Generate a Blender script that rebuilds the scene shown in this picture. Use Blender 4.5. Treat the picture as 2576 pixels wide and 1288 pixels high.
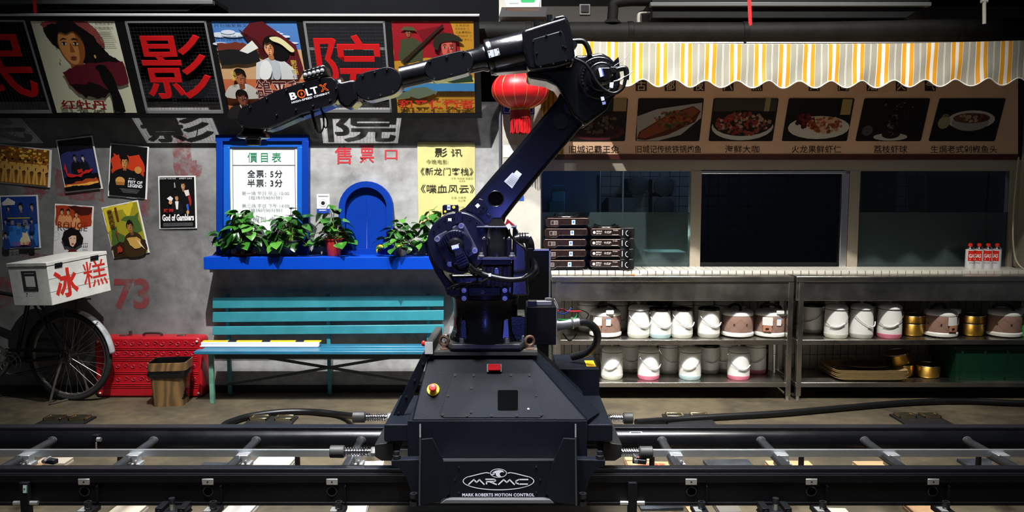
import bpy, bmesh, math, random
from math import sin, cos, pi, radians, tan, atan2, sqrt
from mathutils import Vector, Matrix
random.seed(7)
V = Vector
SC = bpy.context.scene
COL = SC.collection
for o in list(bpy.data.objects):
    bpy.data.objects.remove(o, do_unlink=True)

# ------------------------------------------------------------------ camera
F_PX, W_PX, H_PX, CAM_Z, PITCH = 2000.0, 2576.0, 1288.0, 1.6, radians(5.0)
cam_d = bpy.data.cameras.new('camera')
cam = bpy.data.objects.new('camera', cam_d)
COL.objects.link(cam)
cam.location = (0, 0, CAM_Z)
cam.rotation_euler = (radians(90) - PITCH, 0, 0)
cam_d.sensor_width = 36.0
cam_d.lens = 36.0 * F_PX / W_PX
cam_d.clip_start = 0.05
SC.camera = cam
SC.view_settings.view_transform = 'Standard'
SC.view_settings.look = 'None'
SC.view_settings.gamma = 1.0
SC.view_settings.exposure = 0.0
SC.view_settings.use_curve_mapping = False

# ------------------------------------------------------------------ world + lights
wd = bpy.data.worlds.new('hall'); SC.world = wd
wd.use_nodes = True
wd.node_tree.nodes['Background'].inputs[0].default_value = (0.75, 0.85, 1.0, 1)
wd.node_tree.nodes['Background'].inputs[1].default_value = 0.055

def spot(name, loc, target, watts, angle, blend, radius, col=(1, 1, 1)):
    d = bpy.data.lights.new(name, 'SPOT')
    d.energy = watts; d.spot_size = radians(angle); d.spot_blend = blend
    d.shadow_soft_size = radius; d.color = col
    o = bpy.data.objects.new(name, d); COL.objects.link(o)
    o.location = loc
    o.rotation_euler = (V(target) - V(loc)).to_track_quat('-Z', 'Y').to_euler()
    return o
def area(name, loc, target, watts, sx, sy, col=(1, 1, 1), spread=180):
    d = bpy.data.lights.new(name, 'AREA')
    d.energy = watts; d.shape = 'RECTANGLE'; d.size = sx; d.size_y = sy; d.color = col; d.spread = radians(spread)
    o = bpy.data.objects.new(name, d); COL.objects.link(o)
    o.location = loc
    o.rotation_euler = (V(target) - V(loc)).to_track_quat('-Z', 'Y').to_euler()
    return o
# stage spots hanging under the hall ceiling, in front of the set
spot('stage_spot_left', (-1.3, 3.3, 5.6), (-1.0, 6.1, 1.45), 2500, 70, 1.0, 0.02, (1.0, 0.985, 0.96))
spot('stage_spot_right', (1.9, 3.3, 5.6), (1.55, 5.95, 0.8), 2100, 60, 1.0, 0.05, (1.0, 0.96, 0.89))
spot('stage_spot_track', (0.1, 3.0, 5.7), (0.0, 3.75, 0.3), 1000, 80, 0.9, 0.10, (0.96, 0.97, 1.0))
spot('stage_spot_front', (-0.8, 1.35, 5.7), (0.0, 3.4, 0.45), 800, 27, 0.8, 0.10, (0.93, 0.95, 1.0))
# two long lamp panels over the robot track
area('track_lamp_panel', (-0.2, 2.5, 5.8), (-0.2, 3.5, 1.6), 85, 4.0, 0.9, (0.94, 0.96, 1.0), 50)
area('track_lamp_panel', (-0.2, 3.9, 5.9), (-0.2, 3.7, 1.6), 50, 4.0, 0.7, (0.94, 0.96, 1.0), 50)
# tall blue LED effect lamp standing behind the camera
area('blue_effect_lamp', (-0.1, -1.3, 0.85), (-0.1, 3.6, 1.15), 0.16, 0.2, 1.2, (0.14, 0.17, 1.0), 16)

# ------------------------------------------------------------------ pixel helpers (frame 2576 x 1288)
FWD = V((0, cos(PITCH), -sin(PITCH))); UPV = V((0, sin(PITCH), cos(PITCH))); RT = V((1, 0, 0))
CAM = V((0, 0, CAM_Z))
def ray(px, py):
    return RT * ((px - W_PX / 2) / F_PX) + UPV * ((H_PX / 2 - py) / F_PX) + FWD
def P(px, py, D):
    d = ray(px, py); return CAM + d * (D / d.y)
def PZ(px, py, z):
    d = ray(px, py); return CAM + d * ((z - CAM_Z) / d.z)
class Plane:
    """point on a real plane that is seen at a pixel; callable (px, py, h) with h along the plane normal"""
    def __init__(s, p, n):
        s.p = V(p); s.n = V(n).normalized()
    def __call__(s, px, py, h=0.0):
        d = ray(px, py)
        return CAM + d * ((s.p - CAM).dot(s.n) / d.dot(s.n)) + s.n * h
def vplane(D): return Plane((0, D, 0), (0, -1, 0))
def pxm(D): return D / F_PX      # metres per pixel, about

# ------------------------------------------------------------------ materials
def lin(c):
    return c / 12.92 if c <= 0.04045 else ((c + 0.055) / 1.055) ** 2.4
def hexc(h):
    h = h.lstrip('#'); return tuple(lin(int(h[i:i + 2], 16) / 255) for i in (0, 2, 4))
MATS = {}
def mat(name, col, rough=0.5, metal=0.0, noise=0.0, nscale=8.0, bump=0.0, bscale=40.0, coat=0.0, spec=0.5, emit=0.0, rnoise=0.0, trans=0.0, alpha=1.0, ncol=None):
    if name in MATS: return MATS[name]
    if isinstance(col, str): col = hexc(col)
    m = bpy.data.materials.new(name); m.use_nodes = True
    nt = m.node_tree; b = nt.nodes['Principled BSDF']
    b.inputs['Base Color'].default_value = (*col, 1)
    b.inputs['Roughness'].default_value = rough
    b.inputs['Metallic'].default_value = metal
    b.inputs['Specular IOR Level'].default_value = spec
    b.inputs['Coat Weight'].default_value = coat
    b.inputs['Coat Roughness'].default_value = 0.08
    b.inputs['Transmission Weight'].default_value = trans
    b.inputs['Alpha'].default_value = alpha
    if emit:
        b.inputs['Emission Color'].default_value = (*col, 1); b.inputs['Emission Strength'].default_value = emit
    if noise or bump or rnoise:
        tc = nt.nodes.new('ShaderNodeTexCoord')
        if noise or rnoise:
            n = nt.nodes.new('ShaderNodeTexNoise'); n.inputs['Scale'].default_value = nscale
            n.inputs['Detail'].default_value = 6; n.inputs['Roughness'].default_value = 0.62
            nt.links.new(tc.outputs['Object'], n.inputs['Vector'])
            if noise:
                r = nt.nodes.new('ShaderNodeValToRGB')
                c2 = ncol if ncol is not None else tuple(max(0, x * (1 - noise)) for x in col)
                if isinstance(c2, str): c2 = hexc(c2)
                c3 = tuple(min(1, x * (1 + noise * 0.5)) for x in col)
                r.color_ramp.elements[0].position = 0.34; r.color_ramp.elements[0].color = (*c2, 1)
                r.color_ramp.elements[1].position = 0.66; r.color_ramp.elements[1].color = (*c3, 1)
                nt.links.new(n.outputs['Fac'], r.inputs['Fac']); nt.links.new(r.outputs['Color'], b.inputs['Base Color'])
            if rnoise:
                mr = nt.nodes.new('ShaderNodeMapRange')
                mr.inputs['From Min'].default_value = 0.3; mr.inputs['From Max'].default_value = 0.7
                mr.inputs['To Min'].default_value = max(0.03, rough - rnoise); mr.inputs['To Max'].default_value = min(1, rough + rnoise)
                nt.links.new(n.outputs['Fac'], mr.inputs['Value']); nt.links.new(mr.outputs['Result'], b.inputs['Roughness'])
        if bump:
            n2 = nt.nodes.new('ShaderNodeTexNoise'); n2.inputs['Scale'].default_value = bscale; n2.inputs['Detail'].default_value = 4
            nt.links.new(tc.outputs['Object'], n2.inputs['Vector'])
            bp = nt.nodes.new('ShaderNodeBump'); bp.inputs['Strength'].default_value = bump; bp.inputs['Distance'].default_value = 0.01
            nt.links.new(n2.outputs['Fac'], bp.inputs['Height']); nt.links.new(bp.outputs['Normal'], b.inputs['Normal'])
    MATS[name] = m
    return m
def flat(h, rough=0.55, spec=0.3):
    """plain printed / painted colour"""
    return mat('print_' + h.lstrip('#') + ('' if rough == 0.55 else '_%d' % int(rough * 100)), h, rough, spec=spec)
def nodes(m): return m.node_tree.nodes, m.node_tree.links, m.node_tree.nodes['Principled BSDF']

# ------------------------------------------------------------------ mesh builder
ORIG = {}
def empty(name, loc, label=None, cat=None, group=None, rz=0.0):
    o = bpy.data.objects.new(name, None); COL.objects.link(o)
    o.empty_display_size = 0.05
    o.location = V(loc); o.rotation_euler = (0, 0, rz)
    ORIG[o.name] = V(loc)
    tag(o, label, cat, group)
    return o
def tag(o, label=None, cat=None, group=None, kind=None):
    if label: o['label'] = label
    if cat: o['category'] = cat
    if group: o['group'] = group
    if kind: o['kind'] = kind
    return o
def frame_of(d):
    d = V(d).normalized()
    a = V((0, 0, 1)) if abs(d.z) < 0.9 else V((1, 0, 0))
    u = d.cross(a).normalized(); v = d.cross(u).normalized()
    return d, u, v
class B:
    def __init__(s): s.v = []; s.f = []; s.mi = []; s.m = 0
    def add(s, vs, fs):
        k = len(s.v); s.v += [V(x) for x in vs]
        for f in fs: s.f.append([i + k for i in f]); s.mi.append(s.m)
        return s
    def hexa(s, c):
        return s.add(c, [(0, 3, 2, 1), (4, 5, 6, 7), (0, 1, 5, 4), (1, 2, 6, 5), (2, 3, 7, 6), (3, 0, 4, 7)])
    def box(s, a, b):
        (x0, y0, z0), (x1, y1, z1) = a, b
        return s.hexa([(x0, y0, z0), (x1, y0, z0), (x1, y1, z0), (x0, y1, z0), (x0, y0, z1), (x1, y0, z1), (x1, y1, z1), (x0, y1, z1)])
    def cbox(s, c, sx, sy, sz):
        return s.box((c[0] - sx / 2, c[1] - sy / 2, c[2] - sz / 2), (c[0] + sx / 2, c[1] + sy / 2, c[2] + sz / 2))
    def obox(s, c, ax, ay, az):
        c = V(c); ax = V(ax); ay = V(ay); az = V(az)
        return s.hexa([c - ax - ay - az, c + ax - ay - az, c + ax + ay - az, c - ax + ay - az, c - ax - ay + az, c + ax - ay + az, c + ax + ay + az, c - ax + ay + az])
    def bar(s, a, b, w, t, up=(0, 0, 1)):
        a = V(a); b = V(b); d = (b - a); L = d.length; d = d / L
        u = V(up); sd = d.cross(u)
        if sd.length < 1e-5: sd = V((1, 0, 0))
        sd.normalize(); u = sd.cross(d).normalized()
        return s.obox((a + b) / 2, d * L / 2, sd * w / 2, u * t / 2)
    def prism(s, poly, vec, cap=True):
        n = len(poly); vec = V(vec); poly = [V(p) for p in poly]
        nrm = V((0, 0, 0))
        for i in range(n): nrm += poly[i].cross(poly[(i + 1) % n])
        if nrm.dot(vec) > 0: poly = poly[::-1]
        vs = poly + [p + vec for p in poly]
        fs = [list(range(n)), list(range(2 * n - 1, n - 1, -1))] if cap else []
        fs += [(i, i + n, (i + 1) % n + n, (i + 1) % n) for i in range(n)]
        return s.add(vs, fs)
    def poly(s, pts): return s.add(pts, [list(range(len(pts)))])
    def cyl(s, a, b, r, r2=None, n=20, caps=True):
        return s.tube([a, b], r, n, caps=caps, r2=r2)
    def tube(s, pts, r, n=8, closed=False, caps=True, r2=None, radii=None):
        pts = [V(p) for p in pts]; m = len(pts)
        vs = []; prev = None
        for i, p in enumerate(pts):
            if closed: d = pts[(i + 1) % m] - pts[i - 1]
            elif i == 0: d = pts[1] - pts[0]
            elif i == m - 1: d = pts[-1] - pts[-2]
            else: d = (pts[i + 1] - p).normalized() + (p - pts[i - 1]).normalized()
            if d.length < 1e-9: d = V((0, 0, 1))
            d.normalize()
            if prev is None: _, u, v = frame_of(d)
            else:
                u = prev - d * prev.dot(d)
                if u.length < 1e-6: _, u, v = frame_of(d)
                u.normalize(); v = d.cross(u)
            prev = u
            rr = radii[i] if radii else (r if (r2 is None or i == 0) else r + (r2 - r) * i / (m - 1))
            for k in range(n):
                a = 2 * pi * k / n
                vs.append(p + u * cos(a) * rr + v * sin(a) * rr)
        fs = []
        for i in range(m if closed else m - 1):
            j = (i + 1) % m
            for k in range(n):
                fs.append((i * n + k, i * n + (k + 1) % n, j * n + (k + 1) % n, j * n + k))
        if caps and not closed:
            fs.append(list(range(n))[::-1]); fs.append([(m - 1) * n + k for k in range(n)])
        return s.add(vs, fs)
    def lathe(s, prof, o=(0, 0, 0), axis=(0, 0, 1), n=24, sx=1.0, sy=1.0):
        """profile of (radius, height) about an axis"""
        o = V(o); d, u, v = frame_of(axis)
        if abs(V(axis).normalized().z) > 0.999: u, v, d = V((1, 0, 0)), V((0, 1, 0)), V((0, 0, 1 if axis[2] > 0 else -1))
        vs = []
        for r, h in prof:
            for k in range(n):
                a = 2 * pi * k / n
                vs.append(o + d * h + u * cos(a) * r * sx + v * sin(a) * r * sy)
        fs = []
        for i in range(len(prof) - 1):
            for k in range(n):
                fs.append((i * n + k, i * n + (k + 1) % n, (i + 1) * n + (k + 1) % n, (i + 1) * n + k))
        if prof[0][0] > 1e-4: fs.append(list(range(n))[::-1])
        if prof[-1][0] > 1e-4: fs.append([(len(prof) - 1) * n + k for k in range(n)])
        return s.add(vs, fs)
    def ball(s, c, r, n=14, m=8, sc=(1, 1, 1)):
        prof = [(max(1e-5, sin(pi * i / m)) * r, -cos(pi * i / m) * r) for i in range(m + 1)]
        k = len(s.v); s.lathe(prof, (0, 0, 0), n=n)
        for i in range(k, len(s.v)):
            q = s.v[i]; s.v[i] = V(c) + V((q.x * sc[0], q.y * sc[1], q.z * sc[2]))
        return s
    def torus(s, c, axis, R, r, n=28, k=8):
        d, u, v = frame_of(axis); c = V(c)
        return s.tube([c + u * cos(2 * pi * i / n) * R + v * sin(2 * pi * i / n) * R for i in range(n)], r, k, closed=True)
    def grid(s, rows):
        """rows of points -> surface"""
        h = len(rows); w = len(rows[0])
        return s.add([p for r in rows for p in r], [(i * w + j, i * w + j + 1, (i + 1) * w + j + 1, (i + 1) * w + j) for i in range(h - 1) for j in range(w - 1)])
    def obj(s, name, m, parent=None, bev=0.0, ang=38, seg=2, label=None, cat=None, group=None, kind=None, origin=None, solid=0.0, clean=True):
        if origin is None:
            origin = ORIG[parent.name] if parent is not None else V((0, 0, 0))
            if parent is None and s.v:
                lo = V((min(p.x for p in s.v), min(p.y for p in s.v), min(p.z for p in s.v)))
                hi = V((max(p.x for p in s.v), max(p.y for p in s.v), max(p.z for p in s.v)))
                origin = V(((lo.x + hi.x) / 2, (lo.y + hi.y) / 2, lo.z))
        me = bpy.data.meshes.new(name)
        me.from_pydata([p - origin for p in s.v], [], s.f)
        ms = m if isinstance(m, (list, tuple)) else [m]
        for x in ms: me.materials.append(x)
        if len(ms) > 1:
            me.polygons.foreach_set('material_index', s.mi)
        if clean:
            bm = bmesh.new(); bm.from_mesh(me)
            bmesh.ops.recalc_face_normals(bm, faces=bm.faces)
            bm.to_mesh(me); bm.free()
        me.polygons.foreach_set('use_smooth', [True] * len(me.polygons))
        me.set_sharp_from_angle(angle=radians(ang))
        me.update()
        o = bpy.data.objects.new(name, me); COL.objects.link(o)
        if parent is not None:
            o.parent = parent
        else:
            o.location = origin
        ORIG[o.name] = V(origin)
        if bev:
            md = o.modifiers.new('bevel', 'BEVEL'); md.width = bev; md.segments = seg; md.limit_method = 'ANGLE'; md.angle_limit = radians(40)
        if solid:
            md = o.modifiers.new('solid', 'SOLIDIFY'); md.thickness = solid; md.offset = 0
        tag(o, label, cat, group, kind)
        return o
def linked(o, name=None, parent=None, loc=None, rot=None, scale=None):
    c = o.copy(); COL.objects.link(c)
    if name: c.name = name
    if parent is not None: c.parent = parent
    if loc is not None: c.location = loc
    if rot is not None: c.rotation_euler = rot
    if scale is not None: c.scale = scale
    ORIG[c.name] = V(c.location)
    return c
def copy_tree(root, loc, rz=0.0, label=None, group=None, scale=None):
    r = root.copy(); COL.objects.link(r)
    r.location = loc; r.rotation_euler = (0, 0, rz)
    if scale: r.scale = (scale, scale, scale)
    if label: r['label'] = label
    if group: r['group'] = group
    ORIG[r.name] = V(loc)
    for ch in list(root.children):
        c = ch.copy(); COL.objects.link(c); c.parent = r
        for g in list(ch.children):
            d = g.copy(); COL.objects.link(d); d.parent = c
    return r
def front(b, pts, D, depth):
    """outline seen at pixels, standing at depth D, extruded away from the camera by depth"""
    return b.prism([P(x, y, D) for x, y in pts], (0, depth, 0))
def ell(cx, cy, rx, ry, n=20, a0=0, a1=2 * pi):
    full = abs(a1 - a0 - 2 * pi) < 1e-6
    m = n if full else n + 1
    return [(cx + rx * cos(a0 + (a1 - a0) * i / n), cy + ry * sin(a0 + (a1 - a0) * i / n)) for i in range(m)]
def stadium(x0, y0, x1, y1, r, n=10):
    a = atan2(y1 - y0, x1 - x0)
    return [(x1 + r * cos(a - pi / 2 + pi * i / n), y1 + r * sin(a - pi / 2 + pi * i / n)) for i in range(n + 1)] + \
           [(x0 + r * cos(a + pi / 2 + pi * i / n), y0 + r * sin(a + pi / 2 + pi * i / n)) for i in range(n + 1)]
def rrect(x0, y0, x1, y1, r, n=4):
    pts = []
    for cx, cy, a in ((x1 - r, y0 + r, -pi / 2), (x1 - r, y1 - r, 0), (x0 + r, y1 - r, pi / 2), (x0 + r, y0 + r, pi)):
        pts += [(cx + r * cos(a + pi / 2 * i / n), cy + r * sin(a + pi / 2 * i / n)) for i in range(n + 1)]
    return pts
def smooth_path(pts, n=6):
    pts = [V(p) for p in pts]; out = []
    for i in range(len(pts) - 1):
        p0 = pts[max(0, i - 1)]; p1 = pts[i]; p2 = pts[i + 1]; p3 = pts[min(len(pts) - 1, i + 2)]
        for k in range(n):
            t = k / n
            out.append(0.5 * ((2 * p1) + (p2 - p0) * t + (2 * p0 - 5 * p1 + 4 * p2 - p3) * t * t + (3 * p1 - p0 - 3 * p2 + p3) * t ** 3))
    return out + [pts[-1]]
# ------------------------------------------------------------------ text
def text_mesh(s, bold=0.0, extrude=0.0, space=1.0, shear=0.0, res=3):
    c = bpy.data.curves.new('t', 'FONT'); c.body = s; c.offset = bold; c.extrude = extrude
    c.space_character = space; c.shear = shear; c.resolution_u = res; c.space_line = 1.0
    o = bpy.data.objects.new('t', c); COL.objects.link(o)
    bpy.context.view_layer.update()
    dg = bpy.context.evaluated_depsgraph_get()
    me = bpy.data.meshes.new_from_object(o.evaluated_get(dg))
    vs = [v.co.copy() for v in me.vertices]; fs = [list(p.vertices) for p in me.polygons]
    bpy.data.objects.remove(o, do_unlink=True); bpy.data.curves.remove(c); bpy.data.meshes.remove(me)
    return vs, fs
def text_into(b, s, rect, fn, h=0.001, bold=0.0, thick=0.0, space=1.0, shear=0.0, keep=False, res=3):
    """text stretched over rect=(u0, vtop, u1, vbottom) of a surface map fn(u, v, h)"""
    vs, fs = text_mesh(s, bold, 0.05 if thick else 0.0, space, shear, res)
    if not vs: return b
    x0 = min(v.x for v in vs); x1 = max(v.x for v in vs); y0 = min(v.y for v in vs); y1 = max(v.y for v in vs)
    u0, v0, u1, v1 = rect
    out = []
    for v in vs:
        tx = (v.x - x0) / max(1e-6, x1 - x0); ty = (v.y - y0) / max(1e-6, y1 - y0)
        out.append(fn(u0 + (u1 - u0) * tx, v1 + (v0 - v1) * ty, h + (thick if v.z > 0.01 else 0.0)))
    return b.add(out, fs)
class Print:
    """flat print: coloured shapes layered on one sheet, one mesh"""
    def __init__(s, fn, h0=0.0008, dh=0.00035):
        s.b = B(); s.fn = fn; s.h = h0; s.dh = dh; s.cols = []
    def c(s, col):
        if col not in s.cols: s.cols.append(col)
        s.b.m = s.cols.index(col); s.h += s.dh
        return s
    def p(s, col, pts):
        s.c(col); s.b.poly([s.fn(u, v, s.h) for u, v in pts]); return s
    def r(s, col, u0, v0, u1, v1): return s.p(col, [(u0, v0), (u1, v0), (u1, v1), (u0, v1)])
    def e(s, col, cu, cv, ru, rv, n=20): return s.p(col, ell(cu, cv, ru, rv, n))
    def t(s, col, txt, u0, v0, u1, v1, bold=0.0, shear=0.0, space=1.0):
        s.c(col); text_into(s.b, txt, (u0, v0, u1, v1), s.fn, s.h, bold, shear=shear, space=space, res=2); return s
    def multi(s, col, polys):
        s.c(col)
        for pts in polys: s.b.poly([s.fn(u, v, s.h) for u, v in pts])
        return s
    def obj(s, name, parent, rough=0.55, **kw):
        return s.b.obj(name, [flat(c, rough) for c in s.cols], parent, clean=False, **kw)
def quad_map(c, n=None):
    """map (u, v in 0..1, v down) onto a quad of 3d corners tl, tr, br, bl"""
    tl, tr, br, bl = [V(x) for x in c]
    nn = (bl - tl).cross(tr - tl).normalized() if n is None else V(n)
    return lambda u, v, h=0.0: (tl * (1 - u) * (1 - v) + tr * u * (1 - v) + br * u * v + bl * (1 - u) * v) + nn * h
def sm(pts, n=5):
    """closed smooth outline through 2d points"""
    out = []; m = len(pts)
    for i in range(m):
        p0, p1, p2, p3 = (pts[(i + k) % m] for k in (-1, 0, 1, 2))
        for k in range(n):
            t = k / n
            out.append(tuple(0.5 * (2 * p1[j] + (p2[j] - p0[j]) * t + (2 * p0[j] - 5 * p1[j] + 4 * p2[j] - p3[j]) * t * t + (3 * p1[j] - p0[j] - 3 * p2[j] + p3[j]) * t ** 3) for j in (0, 1)))
    return out
def face(p, cu, cv, k, skin, shade, hair, ar=1.0, turn=0.0, lips='#8a3a30', fringe=True):
    """generic painted portrait head, k = head half height in sheet units"""
    T = lambda pts: [(cu + (x + turn * .25 * (1 - abs(y))) * k * ar, cv + y * k) for x, y in pts]
    p.p(shade, sm(T([(-.22, .55), (-.28, 1.25), (.35, 1.25), (.3, .5)])))
    p.p(shade, sm(T([(-.68, -.1), (-.62, -.7), (0, -1.0), (.62, -.7), (.68, -.05), (.56, .45), (.25, .85), (0, .95), (-.28, .85), (-.58, .4)])))
    p.p(skin, sm(T([(-.62, -.1), (-.55, -.6), (0, -.85), (.3, -.6), (.34, 0), (.28, .45), (.1, .8), (-.25, .78), (-.52, .38)])))
    p.p(shade, sm(T([(-.02, -.15), (.1, .2), (.08, .28), (-.14, .27), (-.12, .2)])))
    for s in (-1, 1):
        x = s * .3 - .04
        p.p('#1a100d', sm(T([(x - .2, -.26 - .03 * s), (x, -.36), (x + .2, -.27 + .02 * s), (x, -.3)])))
        p.p('#e8dccb', sm(T([(x - .15, -.1), (x, -.17), (x + .15, -.1), (x, -.05)]))); p.p('#1a100d', sm(T([(x - .06, -.11), (x, -.17), (x + .06, -.11), (x, -.04)])))
        p.p('#1a100d', sm(T([(x - .17, -.11), (x, -.2), (x + .17, -.12), (x, -.165)])))
    p.p(lips, sm(T([(-.2, .5), (-.03, .45), (.15, .5), (-.03, .58)])))
    if fringe: p.p(hair, sm(T([(-.74, .05), (-.78, -.55), (-.4, -1.05), (.2, -1.12), (.7, -.8), (.78, 0), (.62, -.4), (.3, -.66), (-.1, -.55), (-.45, -.62), (-.6, -.3)])))
def jag(pts, amp, k=3, seed=0):
    rnd = random.Random(seed); out = []
    for i in range(len(pts)):
        a = pts[i]; c = pts[(i + 1) % len(pts)]
        for j in range(k):
            t = j / k
            out.append((a[0] + (c[0] - a[0]) * t + rnd.uniform(-amp, amp), a[1] + (c[1] - a[1]) * t + rnd.uniform(-amp, amp)))
    return out
# ================================================================== setting
YW = 6.1        # concrete wall plane
YS = 6.35       # stall window / tile wall plane
def concrete(name, c1, c2, c3, scale=1.6, rough=0.8, bump=0.25):
    m = mat(name, c2, rough); n, l, b = nodes(m)
    tc = n.new('ShaderNodeTexCoord')
    a = n.new('ShaderNodeTexNoise'); a.inputs['Scale'].default_value = scale; a.inputs['Detail'].default_value = 8; a.inputs['Roughness'].default_value = 0.65; a.inputs['Distortion'].default_value = 0.6
    f = n.new('ShaderNodeTexNoise'); f.inputs['Scale'].default_value = scale * 9; f.inputs['Detail'].default_value = 6
    l.new(tc.outputs['Object'], a.inputs['Vector']); l.new(tc.outputs['Object'], f.inputs['Vector'])
    r = n.new('ShaderNodeValToRGB'); e = r.color_ramp.elements
    e[0].position = 0.32; e[0].color = (*hexc(c1), 1); e[1].position = 0.68; e[1].color = (*hexc(c3), 1)
    k = e.new(0.5); k.color = (*hexc(c2), 1)
    mx = n.new('ShaderNodeMix'); mx.data_type = 'FLOAT'; mx.inputs[0].default_value = 0.28
    l.new(a.outputs['Fac'], mx.inputs[2]); l.new(f.outputs['Fac'], mx.inputs[3])
    l.new(mx.outputs[0], r.inputs['Fac']); l.new(r.outputs['Color'], b.inputs['Base Color'])
    bp = n.new('ShaderNodeBump'); bp.inputs['Strength'].default_value = bump; bp.inputs['Distance'].default_value = 0.01
    l.new(f.outputs['Fac'], bp.inputs['Height']); l.new(bp.outputs['Normal'], b.inputs['Normal'])
    return m
M_wall = concrete('cement_render', '#5c5c5b', '#929291', '#b5b5b4', 1.3)
def two_tone(m, x0, x1, dark):
    """darker bare cement towards the left, lighter plaster round the ticket window"""
    n, l, b = nodes(m)
    src = b.inputs['Base Color'].links[0].from_socket
    tc = n.new('ShaderNodeTexCoord'); sp = n.new('ShaderNodeSeparateXYZ'); l.new(tc.outputs['Object'], sp.inputs[0])
    nz = n.new('ShaderNodeTexNoise'); nz.inputs['Scale'].default_value = 1.2; l.new(tc.outputs['Object'], nz.inputs['Vector'])
    ad = n.new('ShaderNodeMath'); ad.operation = 'MULTIPLY_ADD'; ad.inputs[1].default_value = 1.6; l.new(nz.outputs['Fac'], ad.inputs[0]); l.new(sp.outputs[0], ad.inputs[2])
    mr = n.new('ShaderNodeMapRange'); mr.inputs['From Min'].default_value = x0 + .8; mr.inputs['From Max'].default_value = x1 + .8; mr.inputs['To Min'].default_value = dark; mr.inputs['To Max'].default_value = 1.0
    l.new(ad.outputs[0], mr.inputs['Value'])
    mx = n.new('ShaderNodeMix'); mx.data_type = 'RGBA'; mx.blend_type = 'MULTIPLY'; mx.inputs[0].default_value = 1.0
    cb = n.new('ShaderNodeCombineXYZ')
    for i in range(3): l.new(mr.outputs[0], cb.inputs[i])
    l.new(src, mx.inputs[6]); l.new(cb.outputs[0], mx.inputs[7]); l.new(mx.outputs[2], b.inputs['Base Color'])
two_tone(M_wall, -2.9, -1.7, .40)
M_floor = concrete('floor_cement', '#2a251a', '#453d2e', '#5d533d', 1.5, 0.6, 0.4)
M_dark = mat('dark_upper_tone', '#0e0f12', 0.7, spec=.04, noise=0.15, nscale=3)
M_cream = mat('cream_plaster', '#b3afa5', 0.75, noise=0.16, nscale=4, bump=0.1)
M_black = mat('matt_black', '#0b0b0c', 0.55)
M_steel = mat('stainless_steel', (0.43, 0.405, 0.36), 0.31, 1.0, rnoise=0.10, nscale=3)
M_steel2 = mat('brushed_frame_steel', (0.46, 0.40, 0.31), 0.45, 0.45, rnoise=0.08, nscale=6)
M_alu = mat('aluminium', (0.75, 0.75, 0.76), 0.32, 1.0)
M_chrome = mat('chrome', (0.85, 0.85, 0.87), 0.12, 1.0)
M_tile = mat('white_tile', '#c3c1b8', 0.25, noise=0.08, nscale=5)
M_tileg = mat('grey_wall_tile', '#8d8a80', 0.35, noise=0.12, nscale=4)
M_grout = mat('dark_grout', '#1c1b19', 0.9)
M_pipe = mat('foam_pipe_lagging', '#111110', 0.62, spec=.1, noise=0.3, nscale=7, bump=0.3, bscale=12)

fl = B().box((-8, -1.5, -0.1), (8, 9.2, 0.0)).obj('floor', M_floor, kind='structure')
B().box((-8, -1.5, 6.3), (8, 9.2, 6.4)).obj('ceiling', M_dark, kind='structure')
X_end = P(1256, 500, YW).x
wall = B().box((-8, YW, 0), (X_end, YW + 0.3, 2.24)).obj('wall_back', M_wall, kind='structure', origin=V((0, YW, 0)))
B().box((-8, YW - 0.002, 2.24), (X_end, YW + 0.3, 6.3)).obj('wall_upper_left', M_dark, kind='structure')  # near-black tone from behind the film sign upwards
X_p1 = P(1357, 500, YS).x
pil = B().box((X_end, YW - 0.02, 0), (X_p1, YW + 0.42, 3.0)).obj('wall_pillar', M_cream, kind='structure', origin=V((0, YW, 0)))
B().box((X_end, YS + 0.02, 3.0), (8, YS + 0.32, 6.3)).obj('wall_upper_right', mat('black_upper_wall', '#0c0c0c', 0.7, spec=.05), kind='structure')
B().box((-8, YW - 0.014, 0), (X_end, YW, 0.055)).obj('baseboard_back', M_black, kind='structure')

# ---- stall front wall, tiled below the ledge
xs0, xs1 = X_p1, 4.75
zled = 0.959
ws = B().box((xs0, YS, 0), (xs1, YS + 0.12, zled - 0.02)).obj('wall_stall', M_grout, kind='structure', origin=V((0, YS, 0)))
b = B().box((0, -0.006, 0), (0.0585, 0.001, 0.238))
t0 = b.obj('tile', M_tileg, ws, origin=V((0, 0, 0)), bev=0.0015, seg=1)
first = True
for r in range(4):
    for c in range(61):
        x = 0.30 + c * 0.0622
        if x > xs1 - 0.06: continue
        z = 0.004 + r * 0.2415
        if r == 3: z = 0.7285 - 0.024
        if first: t0.location = (x, 0, z); first = False
        else: linked(t0, 'tile', ws, (x, 0, z))
# header steel, mullions
zt = P(1500, 402, YS).z; zo = P(1500, 430, YS).z; ztop = 2.62
XW = lambda px: P(px, 540, YS).x
hd = B().box((xs0, YS - 0.004, zo), (XW(2562), YS + 0.10, zt)).obj('trim_1', M_steel2, kind='structure')
B().box((xs0, YS, zt), (xs1, YS + 0.12, 3.0)).obj('wall_stall_upper', mat('stall_upper', '#2a2621', 0.7), kind='structure')
wf = B().box((xs0, YS, zled), (XW(1363), YS + 0.08, zo)).box((XW(1737), YS - 0.006, zled), (XW(1763), YS + 0.08, zo)).box((XW(2134), YS - 0.006, zled), (XW(2160), YS + 0.08, zo)).box((XW(2540), YS, zled), (XW(2562), YS + 0.08, zo)).obj('trim_2', M_steel2, kind='structure')
M_rwall = mat('right_wall_cream', '#9a9484', 0.8, noise=0.25, nscale=4)
B().box((XW(2562), YS - 0.10, 0), (6.4, YS + 0.12, 3.0)).obj('wall_right_return', M_rwall, kind='structure')
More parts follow.
